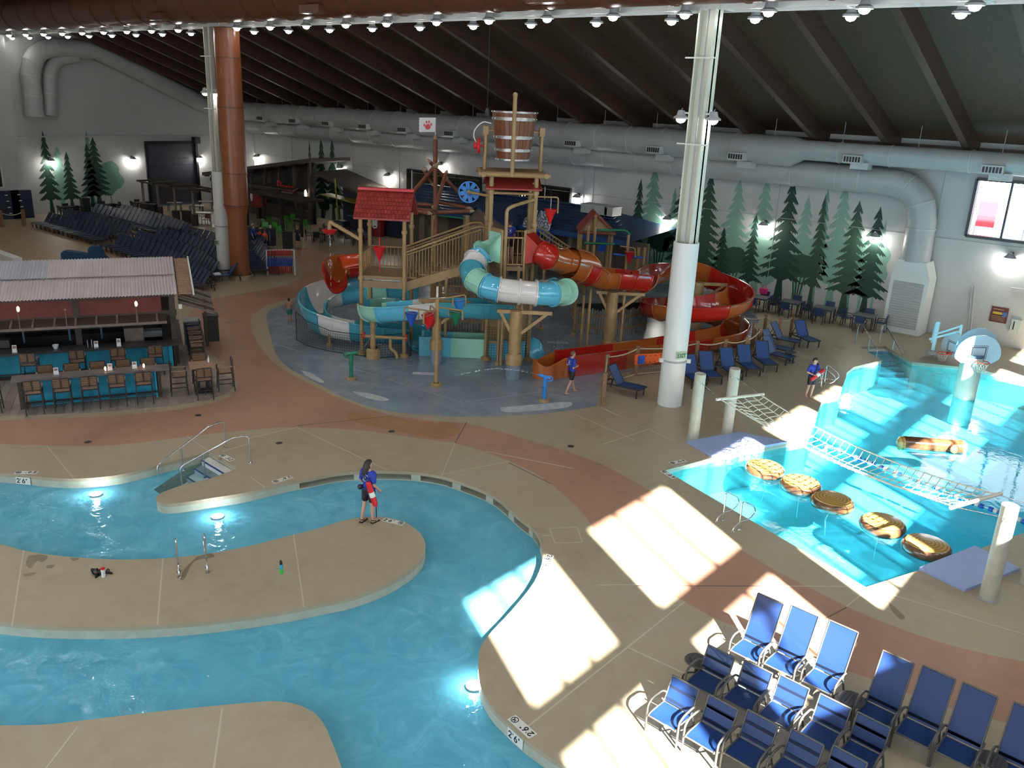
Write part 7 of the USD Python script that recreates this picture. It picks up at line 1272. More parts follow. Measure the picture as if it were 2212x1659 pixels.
def person(label, base, rz, s, J, shirt=None, shorts=None, skin=0, hair=0, long_hair=False, bare=False, shoes=None, long_pants=False, curl=.5, logo=False, name='person', female=False, edge=.024, bun=False):
    """J: joints in metres for a 1.72 m figure, facing -y: head, neck, chest, waist, hip/knee/ankle/toe L/R, shoulder/elbow/wrist L/R. s scales."""
    t = T(name, label, 'person', base, rz); j = {k: V(*v)*s for k, v in J.items()}; W = .92 if female else 1.0
    hp = [j['hipL'], j['hipR']]; pel = (hp[0]+hp[1])/2+V(0, 0, .04*s); sh = [j['shL'], j['shR']]
    torso = [m3.Manifold.batch_hull([sphere(hp[0], .095*s), sphere(hp[1], .095*s), sphere(j['waist'], .1*s, (1.28*W, .95, .8))]), m3.Manifold.batch_hull([sphere(j['waist'], .1*s, (1.28*W, .95, .8)), sphere(j['chest'], .115*s, (1.32*W, .98, 1))]), m3.Manifold.batch_hull([sphere(j['chest'], .115*s, (1.32*W, .98, 1)), sphere(sh[0], .058*s), sphere(sh[1], .058*s), sphere(j['neck'], .06*s)])]
    legs = []
    for S_ in 'LR': legs += [bone(j['hip'+S_], .088*s, j['knee'+S_], .055*s), bone(j['knee'+S_], .055*s, (j['knee'+S_]*.7+j['ankle'+S_]*.3)+V(0, .012*s, 0), .054*s), bone((j['knee'+S_]*.7+j['ankle'+S_]*.3)+V(0, .012*s, 0), .054*s, j['ankle'+S_], .036*s), m3.Manifold.batch_hull([sphere(j['ankle'+S_]+V(0, .02*s, -.045*s), .032*s), sphere(j['toe'+S_], .024*s), sphere(j['toe'+S_]*.6+j['ankle'+S_]*.4+V(0, 0, -.01*s), .036*s), sphere(j['ankle'+S_], .035*s)])]
    arms = []
    for S_, sd in (('L', 1), ('R', -1)):
        arms += [bone(j['sh'+S_], .052*s, j['el'+S_], .039*s), bone(j['el'+S_], .039*s, j['wr'+S_], .026*s)]
        arms += hand(j['wr'+S_], j['wr'+S_]-j['el'+S_]+V(0, 0, -.02), sd, (-sd*.6 if abs(j['wr'+S_][0]-j['sh'+S_][0]) < .2*s else -sd, -.3, .1), s, curl)
    hd = j['head']; fwd = V(*J.get('face', (0, -1, 0))); fwd /= np.linalg.norm(fwd); sx = np.cross(fwd, (0, 0, 1.)); sx /= np.linalg.norm(sx); up = np.cross(sx, fwd)
    hx = lambda x, f, u: hd+(sx*x+fwd*f+up*u)*s
    skull = m3.Manifold.batch_hull([sphere(hx(0, -.015, .035), .086*s), sphere(hx(0, .02, .03), .078*s), sphere(hx(0, .045, -.07), .042*s), sphere(hx(.03, .02, -.05), .045*s), sphere(hx(-.03, .02, -.05), .045*s)])
    headp = [skull, bone(j['neck'], .052*s, hx(0, -.01, -.06), .048*s), bone(hx(0, .09, .015), .008*s, hx(0, .108, -.022), .013*s, 8), sphere(hx(.082, -.005, -.005), .022*s, (.5, 1, 1.3), 8), sphere(hx(-.082, -.005, -.005), .022*s, (.5, 1, 1.3), 8), bone(hx(-.018, .088, -.062), .008*s, hx(.018, .088, -.062), .008*s, 8)]
    t.part('body', fuse(torso+legs+arms+headp, edge*s), m_skin[skin], world=False)
    for x in (-.032, .032): t.part('eye', MB().ball(hx(x, .086, .008), .011*s, 8), m_eye, world=False)
    t.part('mouth', MB().tube([hx(x, .094-abs(x)*.25, -.062) for x in (-.022, 0, .022)], .005*s, 6), m_lip, world=False)
    hairp = [m3.Manifold.batch_hull([sphere(hx(0, -.028, .05), .088*s), sphere(hx(0, .01, .075), .072*s), sphere(hx(0, -.045, 0), .075*s)])]
    if long_hair: hairp += [m3.Manifold.batch_hull([sphere(hx(0, -.04, .03), .092*s), sphere(hx(0, -.065, -.12), .08*s, (1.1, .8, 1))]), m3.Manifold.batch_hull([sphere(hx(0, -.065, -.12), .08*s, (1.1, .8, 1)), sphere(hx(0, -.075, -.24), .055*s, (1.3, .6, 1))]), sphere(hx(.07, -.02, -.05), .04*s), sphere(hx(-.07, -.02, -.05), .04*s)]
    if bun: hairp += [sphere(hx(.05, -.03, .12), .035*s), sphere(hx(-.05, -.03, .12), .035*s)]
    t.part('hair', fuse(hairp, .03*s, 2), m_hair[hair], world=False)
    g = .016*s
    if shirt is not None:
        cl = [m3.Manifold.batch_hull([sphere(hp[0]+V(0, 0, .07*s), .098*s+g), sphere(hp[1]+V(0, 0, .07*s), .098*s+g), sphere(j['waist'], .1*s+g, (1.28*W, 1, .8))]), m3.Manifold.batch_hull([sphere(j['waist'], .1*s+g, (1.3*W, 1, .8)), sphere(j['chest'], .115*s+g, (1.32*W, 1, 1))]), m3.Manifold.batch_hull([sphere(j['chest'], .115*s+g, (1.32*W, 1, 1)), sphere(sh[0], .058*s+g), sphere(sh[1], .058*s+g), sphere(j['neck']-V(0, 0, .03*s), .062*s)])]
        for S_ in 'LR': e = j['sh'+S_]+(j['el'+S_]-j['sh'+S_])*.72; cl.append(bone(j['sh'+S_], .056*s+g, e, .050*s+g))
        bx = m3.Manifold.cube([2, 2, 2], True).translate([0, 0, float(pel[2]-.02*s)+1]); t.part('shirt', fuse([m3.Manifold.batch_boolean(cl, m3.OpType.Add)^bx], .03*s, 2), shirt, 'royal blue shirt' if shirt is m_shirt else None, world=False)
    if shorts is not None:
        k = .92 if long_pants else .60; cs = [m3.Manifold.batch_hull([sphere(hp[0], .098*s+g), sphere(hp[1], .098*s+g), sphere(j['waist']-V(0, 0, .06*s), .098*s+g*.5, (1.25*W, .98, .6))])]
        for S_ in 'LR':
            e = j['hip'+S_]+(j['knee'+S_]-j['hip'+S_])*min(1, k*1.0); cs.append(bone(j['hip'+S_], .092*s+g, e, .078*s+g))
            if long_pants: cs.append(bone(j['knee'+S_], .06*s+g, j['ankle'+S_], .05*s+g))
        t.part('shorts', fuse(cs, .03*s, 2), shorts, world=False)
    if shoes is not None:
        for S_ in 'LR': a = j['ankle'+S_]; b = j['toe'+S_]; dd_ = (b-a)*V(1, 1, 0); dd_ /= np.linalg.norm(dd_); t.part('sandal', MB().bar(V(a[0], a[1], a[2]-.07*s)-dd_*.06*s, V(b[0], b[1], b[2]-.012*s)+dd_*.03*s, .085*s, .03*s).tube([V(a[0], a[1], a[2]-.06*s)+dd_*.06*s+np.cross(dd_, (0, 0, 1.))*.045*s*math.cos(q)+V(0, 0, .05*s*math.sin(q)) for q in np.linspace(0, PI, 8)], .012*s, 5).tube([a+dd_*.0+(dd_*math.cos(q)+np.cross(dd_, (0, 0, 1.))*math.sin(q))*.042*s for q in np.arange(12)*PI/6], .01*s, 5, closed=True), shoes, world=False)
    if logo:
        c = j['chest']+V(0, .128*s+g, .02*s); r = .085*s; bend = lambda x, z: V(x, -abs(x)*.32-.0*z+max(0, z)*-.12, z)
        def arcp(r0, a0, a1): return MB().tube([c+bend(r0*math.cos(a), r0*math.sin(a)) for a in np.linspace(a0, a1, 12)], .008*s, 5)
        t.part('shirt_print', arcp(r, .5, 2.64), m_white, 'white circular print', world=False); t.part('shirt_print', arcp(r, 3.64, 5.78), m_white, world=False); t.part('shirt_print', MB().ball(c+V(0, 0, 0), .04*s, 8, (1, .3, 1)), m_white, world=False)
    return t
ST = dict(head=(0, -.01, 1.60), neck=(0, .01, 1.45), chest=(0, .0, 1.27), waist=(0, 0, 1.05), hipL=(.09, 0, .90), hipR=(-.09, 0, .90), kneeL=(.1, -.02, .49), kneeR=(-.1, -.02, .49), ankleL=(.1, .02, .08), ankleR=(-.1, .02, .08), toeL=(.11, -.15, .025), toeR=(-.11, -.15, .025), shL=(.175, 0, 1.40), shR=(-.175, 0, 1.40), elL=(.22, .03, 1.12), elR=(-.22, .03, 1.12), wrL=(.22, -.07, .88), wrR=(-.22, -.07, .88))
def pose(**k): d = dict(ST); d.update(k); return d
vrz = math.atan2(CA[1], CA[0])           # rz = vrz: faces the camera; vrz+pi: seen from behind
def tube_float(t, a, b, s=1.0):
    d = (b-a)/np.linalg.norm(b-a); t.part('float', MB().lathe([(.01, -.02), (.06, 0), (.075, .04), (.075, .60), (.06, .66), (.01, .68)], a, 14, axes(d)), m_redb, world=True); t.part('label_band', MB().lathe([(.077, .28), (.077, .42)], a, 14, axes(d)), m_white, 'white printed band', world=True); t.part('buckle', MB().ball(a+d*.7, .03, 8), m_redb); return d
P0 = V(*G(797, 1128)[:2], 0); r0_ = vrz+PI-.55; guard = person('lifeguard seen from behind in blue shirt and black shorts standing on the island tip', P0, r0_, 1.04, pose(ankleL=(.15, .10, .08), toeL=(.17, -.07, .025), kneeL=(.12, .02, .49), ankleR=(-.11, -.03, .08), toeR=(-.13, -.2, .025), elR=(-.22, .06, 1.12), wrR=(-.24, -.12, .93), face=(-.25, -1, -.25), elL=(.23, .02, 1.12), wrL=(.18, -.16, .98)), m_shirt, m_short, 0, 0, True, shoes=m_black, logo=True, female=True, curl=.9)
def at(P, rz, s, q): k, l = math.cos(rz), math.sin(rz); q = V(*q)*s; return P+V(q[0]*k-q[1]*l, q[0]*l+q[1]*k, q[2])
ta = at(P0, r0_, 1.04, (-.13, .17, 1.22)); tb_ = at(P0, r0_, 1.04, (-.36, .10, .50)); t = T('rescue_tube', 'red rescue tube held under the arm of the lifeguard on the island', 'rescue tube', tb_); d_ = tube_float(t, ta, tb_); t.part('strap', MB().tube([ta, at(P0, r0_, 1.04, (.05, .18, 1.36)), at(P0, r0_, 1.04, (.15, .02, 1.47))], .018, 5), m_black); t.part('leash', MB().rod(ta+d_*.70, ta+d_*.70+V(0, 0, -.28)+d_*.03, .014, 6), m_black)
t = T('hip_pack', 'black hip pack worn by the lifeguard on the island', 'pack', at(P0, r0_, 1.04, (.14, .12, .95))); t.part('pouch', MB().ball(at(P0, r0_, 1.04, (.16, .13, 1.0)), .08, 8, (1, 1, .9)), m_black); t.part('belt', MB().tube([at(P0, r0_, 1.04, (.165*math.cos(a), .135*math.sin(a), 1.0)) for a in np.arange(16)*PI/8], .016, 5, closed=True), m_black)
P1 = V(*G(1232, 850)[:2], 0); r1 = vrz+PI/2+.45; person('man in blue shirt and black shorts walking to the right past the red slide', P1, r1, 1.0, pose(kneeL=(.09, -.12, .50), ankleL=(.09, -.22, .10), toeL=(.1, -.39, .03), kneeR=(-.09, .08, .49), ankleR=(-.09, .26, .085), toeR=(-.1, .10, .025), elL=(.24, .08, 1.12), wrL=(.13, -.17, 1.12), elR=(-.24, .08, 1.12), wrR=(-.10, -.18, 1.13), face=(0, -1, 0)), m_shirt, m_short, 0, 1, logo=True, curl=1.1)
P2 = V(*G(1748, 860)[:2], 0); r2 = vrz+.35; person('lifeguard facing the camera in blue shirt with a red tube beside the far pool corner', P2, r2, .97, pose(kneeL=(.08, -.03, .49), ankleL=(.05, .0, .08), toeL=(.07, -.17, .025), kneeR=(-.09, .04, .49), ankleR=(-.06, .16, .09), toeR=(-.07, .0, .025), elL=(.27, -.02, 1.14), wrL=(.34, -.10, .90), elR=(-.26, .04, 1.13), wrR=(-.10, -.17, 1.06), face=(.6, -1, -.35)), m_shirt, m_short, 0, 0, female=True, curl=.6, bun=True)
ta, tb_ = at(P2, r2, .97, (-.22, -.20, .86)), at(P2, r2, .97, (.26, -.2, 1.20)); t = T('rescue_tube', 'red rescue tube carried across the front of the lifeguard by the pool', 'rescue tube', ta); tube_float(t, ta, tb_); t.part('strap', MB().tube([at(P2, r2, .97, (-.15, -.17, 1.0)), at(P2, r2, .97, (0, -.16, 1.25)), at(P2, r2, .97, (.12, -.06, 1.47)), at(P2, r2, .97, (.14, .03, 1.48))], .02, 5), m_black)
t = T('hip_pack', 'black hip pack worn by the lifeguard by the pool', 'pack', at(P2, r2, .97, (-.2, -.06, .85))); t.part('pouch', MB().ball(at(P2, r2, .97, (-.19, -.08, .93)), .085, 8, (1, 1, .95)), m_black); t.part('belt', MB().tube([at(P2, r2, .97, (.165*math.cos(a), .14*math.sin(a), .99)) for a in np.arange(16)*PI/8], .016, 5, closed=True), m_black)
P3 = V(*G(626, 698)[:2], 0); person('boy seen from behind in green swim shorts walking on the splash pad', P3, vrz+PI+.2, .72, pose(kneeL=(.08, -.08, .5), ankleL=(.08, .02, .09), kneeR=(-.08, .03, .49), ankleR=(-.08, .12, .1), toeR=(-.08, -.03, .025), elL=(.26, .03, 1.17), wrL=(.30, -.1, 1.0), elR=(-.26, .03, 1.17), wrR=(-.28, -.12, 1.02)), None, mat('green_swim_shorts', (.01, .16, .13), .6), 1, 0)
P4 = Cm+a1*.0-a2*.1+Z(4.25); person('tower attendant in blue shirt with round white back print on the upper deck', P4, vrz+PI+.1, .98, pose(), m_shirt, m_short, 0, 0, logo=True)
for px, py, lb, sh_, hr, r, sc_ in ((549, 536, 'distant person in blue shirt beside the brown pipe', m_shirt, 0, 1.4, .95), (565, 537, 'distant person in dark clothes with an orange pack right of the brown pipe', m_short, 0, 3.0, .98), (574, 541, 'distant person in bright orange shirt and black shorts', mat('orange_shirt', (.62, .06, .02), .6), 1, -.3, .82), (644, 538, 'distant person in black clothes with a bag beside the dark litter bin', m_short, 2, 2.6, .98)):
    p = V(*G(px, py)[:2], 0); person(lb, p, vrz+r, sc_, pose(), sh_, m_short, 0, hr, edge=.04, shoes=m_black)
p = V(*G(565, 537)[:2], 0); t = T('waist_pack', 'orange pack on the back of the dark clothed distant person', 'pack', p+Z(.95)); t.part('pouch', MB().ball(p+Z(1.1)+V(-CC[0], -CC[1], 0)*.17, .16, 10, (1, .7, 1)), mat('orange_pack', (.6, .06, .02), .6)); t.part('strap', MB().tube([p+Z(1.2)+V(.17*math.cos(a), .15*math.sin(a), .0) for a in np.arange(12)*PI/6], .02, 5, closed=True), m_black)
# ---------------------------------------------------------------- shops and tables at the back
m_shopw = mat('grey_brown_board', (.075, .06, .052), .7, var=.25, scale=4)
m_shopd = mat('shop_dark', (.016, .015, .016), .6)
m_navyw = mat('navy_wall', (.014, .022, .05), .6)
m_yell = mat('dull_yellow', (.26, .21, .03), .6)
s1 = T('pasta_shop', 'dark timber shop front with sloping roof and red lettered sign', 'shop', (-66, 45.2, 0)); yf = 45.0
A = lambda x, y, yy=yf: WY(x, y, yy)
def quad(t, nm, c, th, m, lb=None): c = [V(*p) for p in c]; t.part(nm, MB().hexa([p-Z(th) for p in c]+c), m, lb, smooth=False)
x0, x1 = -75.5, A(671, 400)[0]; zl, zr_ = 2.9, 5.25
quad(s1, 'roof', [(x0, yf-.9, zl+.2), (x1+1.3, yf-.9, zr_+.35), (x1+1.3, YB, zr_+.35), (x0, YB, zl+.2)], .28, m_shopw, 'grey timber sloping roof')
s1.part('back_panel', MB().prism(Polygon([(x0, 0), (x1, 0), (x1, zr_-.1), (x0, zl-.2)]), 0, .1).move((0, yf+.5, 0), 0, Mxz), m_shopd, smooth=False)
for i, x in enumerate(np.linspace(x0+.3, x1-.1, 8)): s1.part('post', MB().box((x, yf, (zl+(zr_-zl)*(x-x0)/(x1-x0))/2), (.28 if i in (0, 7) else .18, .22, zl+(zr_-zl)*(x-x0)/(x1-x0))), m_shopw, smooth=False)
for i in range(9): s1.part('rafter_end', MB().box((x0+.6+i*(x1-x0)/8.4, yf-.75, zl-.05+(zr_-zl)*(i/8.4)), (.14, .5, .16)), m_shopw, smooth=False)
zb_ = A(640, 412)[2]; s1.part('rail_beam', MB().bar((x0, yf-.05, 2.45), (x1, yf-.05, 2.5), .16, .3), m_shopw, smooth=False); s1.part('brace', MB().bar((x1, yf-.1, 3.6), (x1+1.0, yf-.3, 4.9), .14, .16), m_shopw, smooth=False)
s1.part('awning', MB().hexa([A(568, 404, yf-.9), A(632, 414, yf-.9), V(A(645, 408)[0], yf, A(645, 408)[2]), V(A(575, 398)[0], yf, A(575, 398)[2])]+[p+Z(.1) for p in (A(568, 404, yf-.9), A(632, 414, yf-.9), V(A(645, 408)[0], yf, A(645, 408)[2]), V(A(575, 398)[0], yf, A(575, 398)[2]))]), m_shopw, smooth=False)
for i in range(6): s1.part('wall_board', MB().box(((x0+x1)/2, yf-.02, .12+i*.2), (x1-x0, .08, .19)), m_shopw if i % 2 else m_darkw, smooth=False)
wl2 = A(660, 419, yf-.2); s1.part('lit_sconce', MB().ball(wl2, .17, 10, (.7, .7, 2.2)), glow('sconce', (1, .75, .6), 10), 'glowing tall sconce')
sg = A(600, 402, yf-.25); t = T('shop_sign', 'red Pasta lettering on the dark shop front', 'sign', sg); x = 0
for ch, h in (('P', .82), ('a', .62), ('s', .62), ('t', .62), ('a', .62)):
    m_ = meshkit.text_mesh(ch, h, .08, True); m_.apply_translation([x-m_.bounds[0][0], 0 if ch != 'P' else -.05, 0]); x += m_.extents[0]+.06; t.part('letter', MB().tm(m_).move(sg-Z(.3), 0, Mxz), m_redb, smooth=False)
t.part('underline', MB().box(sg+V(1.3, 0, -.42), (1.6, .06, .07)), m_white, smooth=False)
pg = T('pergola', 'dark slatted pergola roof on black posts before the pasta shop', 'pergola', (-59, 41, 0)); pc = [WY(540, 414, 41), WY(668, 436, 41)]; pz = 2.75
for k in range(10): pg.part('slat', MB().bar((pc[0][0], 40.2+k*.24, pz), (pc[1][0], 40.2+k*.24, pz), .14, .06), m_darkw, smooth=False)
for x in np.linspace(pc[0][0]+.3, pc[1][0]-.3, 4): pg.part('post', MB().box((x, 40.4, pz/2), (.2, .2, pz)), m_shopd, smooth=False); pg.part('cross_beam', MB().bar((x, 40.0, pz-.1), (x, 42.6, pz-.1), .1, .14), m_darkw, smooth=False)
rb_2 = WY(556, 430, 43.5); t = T('menu_box', 'red box sign with white badge beside the brown pipe', 'sign', V(rb_2[0], 43.5, rb_2[2]-.9)); t.part('box', MB().box((rb_2[0]+.2, 43.5, rb_2[2]), (1.6, .5, 1.3)), mat('sign_red', (.22, .01, .012), .5), smooth=False); t.part('badge', MB().ball((rb_2[0]-.45, 43.22, rb_2[2]+.2), .22, 10, (1, .15, 2)), m_white); t.part('stand', MB().box((rb_2[0]+.2, 43.5, (rb_2[2]-.65)/2), (.4, .4, rb_2[2]-.65)), m_shopd, smooth=False)
# second shed
s2 = T('shed_shop', 'navy shop with dark sloping shed roof and yellow awning', 'shop', (-55, 46.5, 0)); ys = 46.2; B = lambda x, y, yy=ys: WY(x, y, yy); p0, p1 = B(705, 366), B(870, 440); zz = lambda x: p0[2]+(p1[2]-p0[2])*(x-p0[0])/(p1[0]-p0[0])
quad(s2, 'roof', [(p0[0], ys-1.2, p0[2]-.15), (p1[0], ys-1.2, p1[2]-.15), (p1[0], YB, p1[2]), (p0[0], YB, p0[2])], .22, m_shopw, 'dark sloping roof')
xa, xb_ = B(741, 440)[0], B(860, 480)[0]; s2.part('wall', MB().prism(Polygon([(xa, 0), (xb_, 0), (xb_, zz(xb_)-.3), (xa, zz(xa)-.3)]), 0, .3).move((0, ys+.3, 0), 0, Mxz), m_navyw, smooth=False)
for x in (xa+1.3, xa+3.2): s2.part('window', MB().box((x, ys-.02, 1.9), (1.2, .06, 1.5)), m_shopd, smooth=False); s2.part('window_frame', MB().box((x, ys-.05, 1.1), (1.4, .06, .1)).box((x+.62, ys-.05, 1.9), (.08, .06, 1.6)), m_steelblue, smooth=False)
yA, yB_ = WY(703, 419, 44.8), WY(772, 432, 44.8); s2.part('yellow_awning', MB().bar(yA, yB_+V(1.5, 0, -.25), 1.2, .07), m_yell, 'dull yellow awning', smooth=False); q_ = WY(732, 465, 44.6); s2.part('yellow_post', MB().rod((q_[0], 44.6, 0.4), WY(723, 386, 44.6), .07, 8), m_yell, 'dull yellow post'); s2.part('planter', MB().box((q_[0]+.3, 44.7, .45), (1.2, .7, .9)), m_shopd, smooth=False)
rq = V(*G(818, 508)[:2], 0); rq = D(818, 500, dep(V(-53, 45.4, 1))); rq = V(rq[0], rq[1], 0); t = T('drinks_machine', 'red rounded drinks machine with white panel behind the roofed tower', 'machine', rq); t.part('body', MB().lathe([(.5, 0), (.5, 1.7), (.62, 1.8), (.62, 2.3), (.01, 2.3)], rq, 20), mat('machine_red', (.25, .01, .012), .35)); fdn = fd/np.linalg.norm(fd); pn = Polygon([(-.2, .9), (-.17, .75), (0, .66), (.17, .75), (.2, .9), (.2, 2.2), (-.2, 2.2)]); t.part('panel', MB().prism(pn, 0, .06).move(rq+fdn*.62-V(CA[0], CA[1], 0)*.2, 0, np.column_stack([np.cross((0, 0, 1.), fdn), V(0, 0, 1), fdn])), m_white, 'white panel', smooth=False)
for i, z in enumerate((1.95, 1.6, 1.35, .85)): t.part('print', MB().box((0, z, .065), ([.26, .2, .14, .2][i], [.16, .12, .08, .08][i], .01)).move(rq+fdn*.62-V(CA[0], CA[1], 0)*.2, 0, np.column_stack([np.cross((0, 0, 1.), fdn), V(0, 0, 1), fdn])), m_dark, smooth=False)
# blue roofed building
s3 = T('blue_roof_building', 'building with blue shingled hip roof and blue brackets behind the main tower', 'building', (-38, 46, 0)); ye = 42.9
xl, xr_ = -47.5, WY(1365, 488, ye)[0]; ze = 3.15; zrd = 4.45; xrr = WY(1308, 446, 46)[0]
m_bsh = [mat('blue_shingle_%d' % i, c, .45, var=.15, scale=6) for i, c in enumerate(((.012, .04, .11), (.016, .05, .13), (.010, .033, .09)))]
rf_ = s3.part('roof', MB().hexa([(xl, ye, ze-.1), (xr_, ye, ze-.1), (xrr, 46, zrd-.1), (xl, 46, zrd-.1), (xl, ye, ze), (xr_, ye, ze), (xrr, 46, zrd), (xl, 46, zrd)]).hexa([(xl, 46, zrd-.1), (xrr, 46, zrd-.1), (xr_, YB, ze+.3), (xl, YB, ze+.3), (xl, 46, zrd), (xrr, 46, zrd), (xr_, YB, ze+.4), (xl, YB, ze+.4)]).add([(xr_, ye, ze), (xr_, YB, ze+.4), (xrr, 46, zrd)], [(0, 1, 2)]), m_bsh[0], 'blue shingled hip roof', smooth=False)
for i in range(9):
    f0, f1 = i/9, (i+1)/9; ya, yb = ye+(46-ye)*f0, ye+(46-ye)*f1; za, zb2 = ze+(zrd-ze)*f0, ze+(zrd-ze)*f1; xe = xr_+(xrr-xr_)*f0; n = int((xe-xl)/.62)
    for j in range(n+1):
        a0_ = xl+(j+(.5 if i % 2 else 0))*.62; a1_ = min(xe, a0_+.6)
        if a1_-a0_ < .1: continue
        s3.part('shingle', MB().hexa([(a0_, ya, za), (a1_, ya, za), (a1_, yb+.03, zb2), (a0_, yb+.03, zb2), (a0_, ya, za+.07), (a1_, ya, za+.07), (a1_, yb+.03, zb2+.03), (a0_, yb+.03, zb2+.03)]), m_bsh[rs.randrange(3)], under=rf_, smooth=False)
s3.part('eave_board', MB().bar((xl, ye-.03, ze-.1), (xr_, ye-.03, ze-.1), .06, .3), mat('eave_blue', (.012, .06, .20), .5), 'blue eave board', smooth=False); s3.part('ridge', MB().bar((xl, 46, zrd+.05), (xrr, 46, zrd+.05), .3, .08), m_bsh[1], smooth=False)
m_tanw = mat('tan_board_wall', (.17, .135, .10), .65, var=.2, scale=2)
for i in range(14): s3.part('wall_board', MB().box((xl+.5+i*(xr_-xl-.8)/13, 44.3, 1.5), ((xr_-xl-.8)/13-.02, .12, 3.0)), m_tanw if i % 3 else m_shopw, smooth=False)
for x in (-45, -41, -37, -34.4, -31.8, -29.3): s3.part('post', MB().box((x, 43.6, 1.5), (.22, .22, 3.0)), m_tanw, smooth=False)
for x in (-34.1, -33.2, -29.2): s3.part('bracket', MB().hexa([(x-.09, 43.0, 2.3), (x+.09, 43.0, 2.3), (x+.09, 43.4, 2.3), (x-.09, 43.4, 2.3), (x-.09, 42.95, 3.1), (x+.09, 42.95, 3.1), (x+.09, 43.9, 3.1), (x-.09, 43.9, 3.1)]), m_blueb, 'blue bracket', smooth=False)
gl_, gr_, gp_ = WY(1000, 485, 41.8), WY(1100, 492, 41.8), WY(1032, 446, 41.8)
s3.part('gable', MB().prism(Polygon([(gl_[0], 0), (gr_[0], 0), (gr_[0], gr_[2]), (gp_[0], gp_[2]), (gl_[0], gl_[2])]), 0, .12).move((0, 42, 0), 0, Mxz), m_tanw, 'tan gable', smooth=False)
for a, b in ((gl_, gp_), (gp_, gr_)): s3.part('gable_roof', MB().hexa([(a[0], 41.6, a[2]), (b[0], 41.6, b[2]), (b[0], 45, b[2]), (a[0], 45, a[2]), (a[0], 41.6, a[2]+.14), (b[0], 41.6, b[2]+.14), (b[0], 45, b[2]+.14), (a[0], 45, a[2]+.14)]), m_bsh[1], smooth=False)
s3.part('light_strip', MB().bar(WY(1066, 425, 45.9), WY(1112, 433, 45.9), .06, .06), m_white, smooth=False)
ss = WY(1128, 488, 42.75); t = T('building_sign', 'SPLASH SERVICES lettering with white outline leaning on the blue roof', 'sign', ss); m_let = mat('sign_slate', (.16, .20, .28), .5); sg2 = mat('sign_outline_white', (.68, .70, .74), .5)
tilt = np.column_stack([V(1, 0, 0), V(0, .30, .954), V(0, -.954, .30)])
for word, h, xo, zo in (('SPLASH', .50, .30, .56), ('SERVICES', .46, .12, .02)):
    x = xo
    for ch in word:
        m_ = meshkit.text_mesh(ch, h, .05, True); m_.apply_scale([.62, 1, 1]); m_.apply_translation([x-m_.bounds[0][0], zo, .06]); o_2 = unary_union([Polygon(m_.vertices[f][:, :2]) for f in m_.faces if Polygon(m_.vertices[f][:, :2]).area > 1e-7]).buffer(.06); x += m_.extents[0]+.05
        t.part('letter_back', MB().prism(o_2, 0, .05).move(ss, 0, tilt), sg2, smooth=False); t.part('letter', MB().tm(m_).move(ss, 0, tilt), m_let, smooth=False)
t.part('wave_swoosh', MB().prism(Polygon([(.8, -.35), (1.5, -.12), (2.3, -.3), (2.3, -.1), (1.5, .0), (.8, -.12)]).buffer(.04), 0, .05).move(ss, 0, tilt), mat('sign_wave_blue', (.03, .12, .42), .5), smooth=False)
for px, py, w, lb in ((1292, 452, 2.0, 'pale roof unit on the blue roof'), (1324, 457, .6, 'small pale roof box at the end of the blue roof')): p = WY(px, py, 45.2); t = T('roof_unit', lb, 'roof unit', p-Z(.3)); t.part('case', MB().box(p, (w, 1.0, .5)), m_duct, smooth=False); t.part('lid', MB().box(p+Z(.27), (w+.06, 1.06, .06)), m_ductrib, smooth=False)
# green chairs and tables
kG = dchair(mat('lime_green', (.06, .36, .05), .4), mat('lime_frame', (.05, .28, .05), .4)); kDk = dchair(m_black, m_black); kS = dtable(.8, .8, mat('stone_top', (.16, .145, .12), .5), m_black)
for i, (px, py) in enumerate([(563, 497), (575, 505), (592, 492), (600, 503), (614, 488), (625, 496), (629, 485), (662, 498), (579, 489), (606, 512)]): kG(V(*G(px, py)[:2], 0), i*1.1, f'lime green chair, {NTH[i]} of the scattered ones under the dark pergola', 'lime green chairs under the pergola')
for i, (px, py) in enumerate([(570, 497), (608, 494), (643, 492)]): kS(V(*G(px, py)[:2], 0), vrz, ['left', 'middle', 'right'][i]+' small table among the lime green chairs', None)
for i, (px, py, nm) in enumerate([(690, 522, 'left of the red dish'), (728, 508, 'behind the red dish'), (775, 528, 'right of the red dish')]):
    b = V(*G(px, py)[:2], 0); kS(b, vrz, 'stone topped table '+nm, None)
    for k, r in enumerate((0, PI/2, PI, -PI/2)): d = V(math.sin(vrz+r), -math.cos(vrz+r), 0); kDk(b+d*.75, vrz+r+PI, f'dark chair {["before", "at the right of", "behind", "at the left of"][k]} the table {nm}', None)
bink(V(*G(622, 536)[:2], 0), vrz, 'dark litter bin beside the black clothed distant person', None); bink(V(*G(331, 471)[:2], 0), vrz, 'dark litter bin at the left pergola post', None); bink(V(*G(405, 486)[:2], 0), vrz, 'dark litter bin in the middle of the left pergola', None)
for px, py, lb in ((548, 527, 'navy cabinet beside the brown pipe'), (586, 530, 'navy cabinet among the lime green chairs')): b = V(*G(px, py)[:2], 0); t = T('service_cabinet', lb, 'cabinet', b); t.part('body', MB().box(b+Z(.6), (.6, .5, 1.2), vrz), m_navyw, smooth=False); t.part('top', MB().box(b+Z(1.22), (.66, .56, .05), vrz), m_shopw, smooth=False); t.part('door_seam', MB().box(b+Z(.6)+fdn*.26, (.02, .02, 1.0), vrz), m_white, smooth=False); t.part('napkin_box', MB().box(b+Z(1.36), (.14, .14, .22), vrz), m_white, smooth=False)
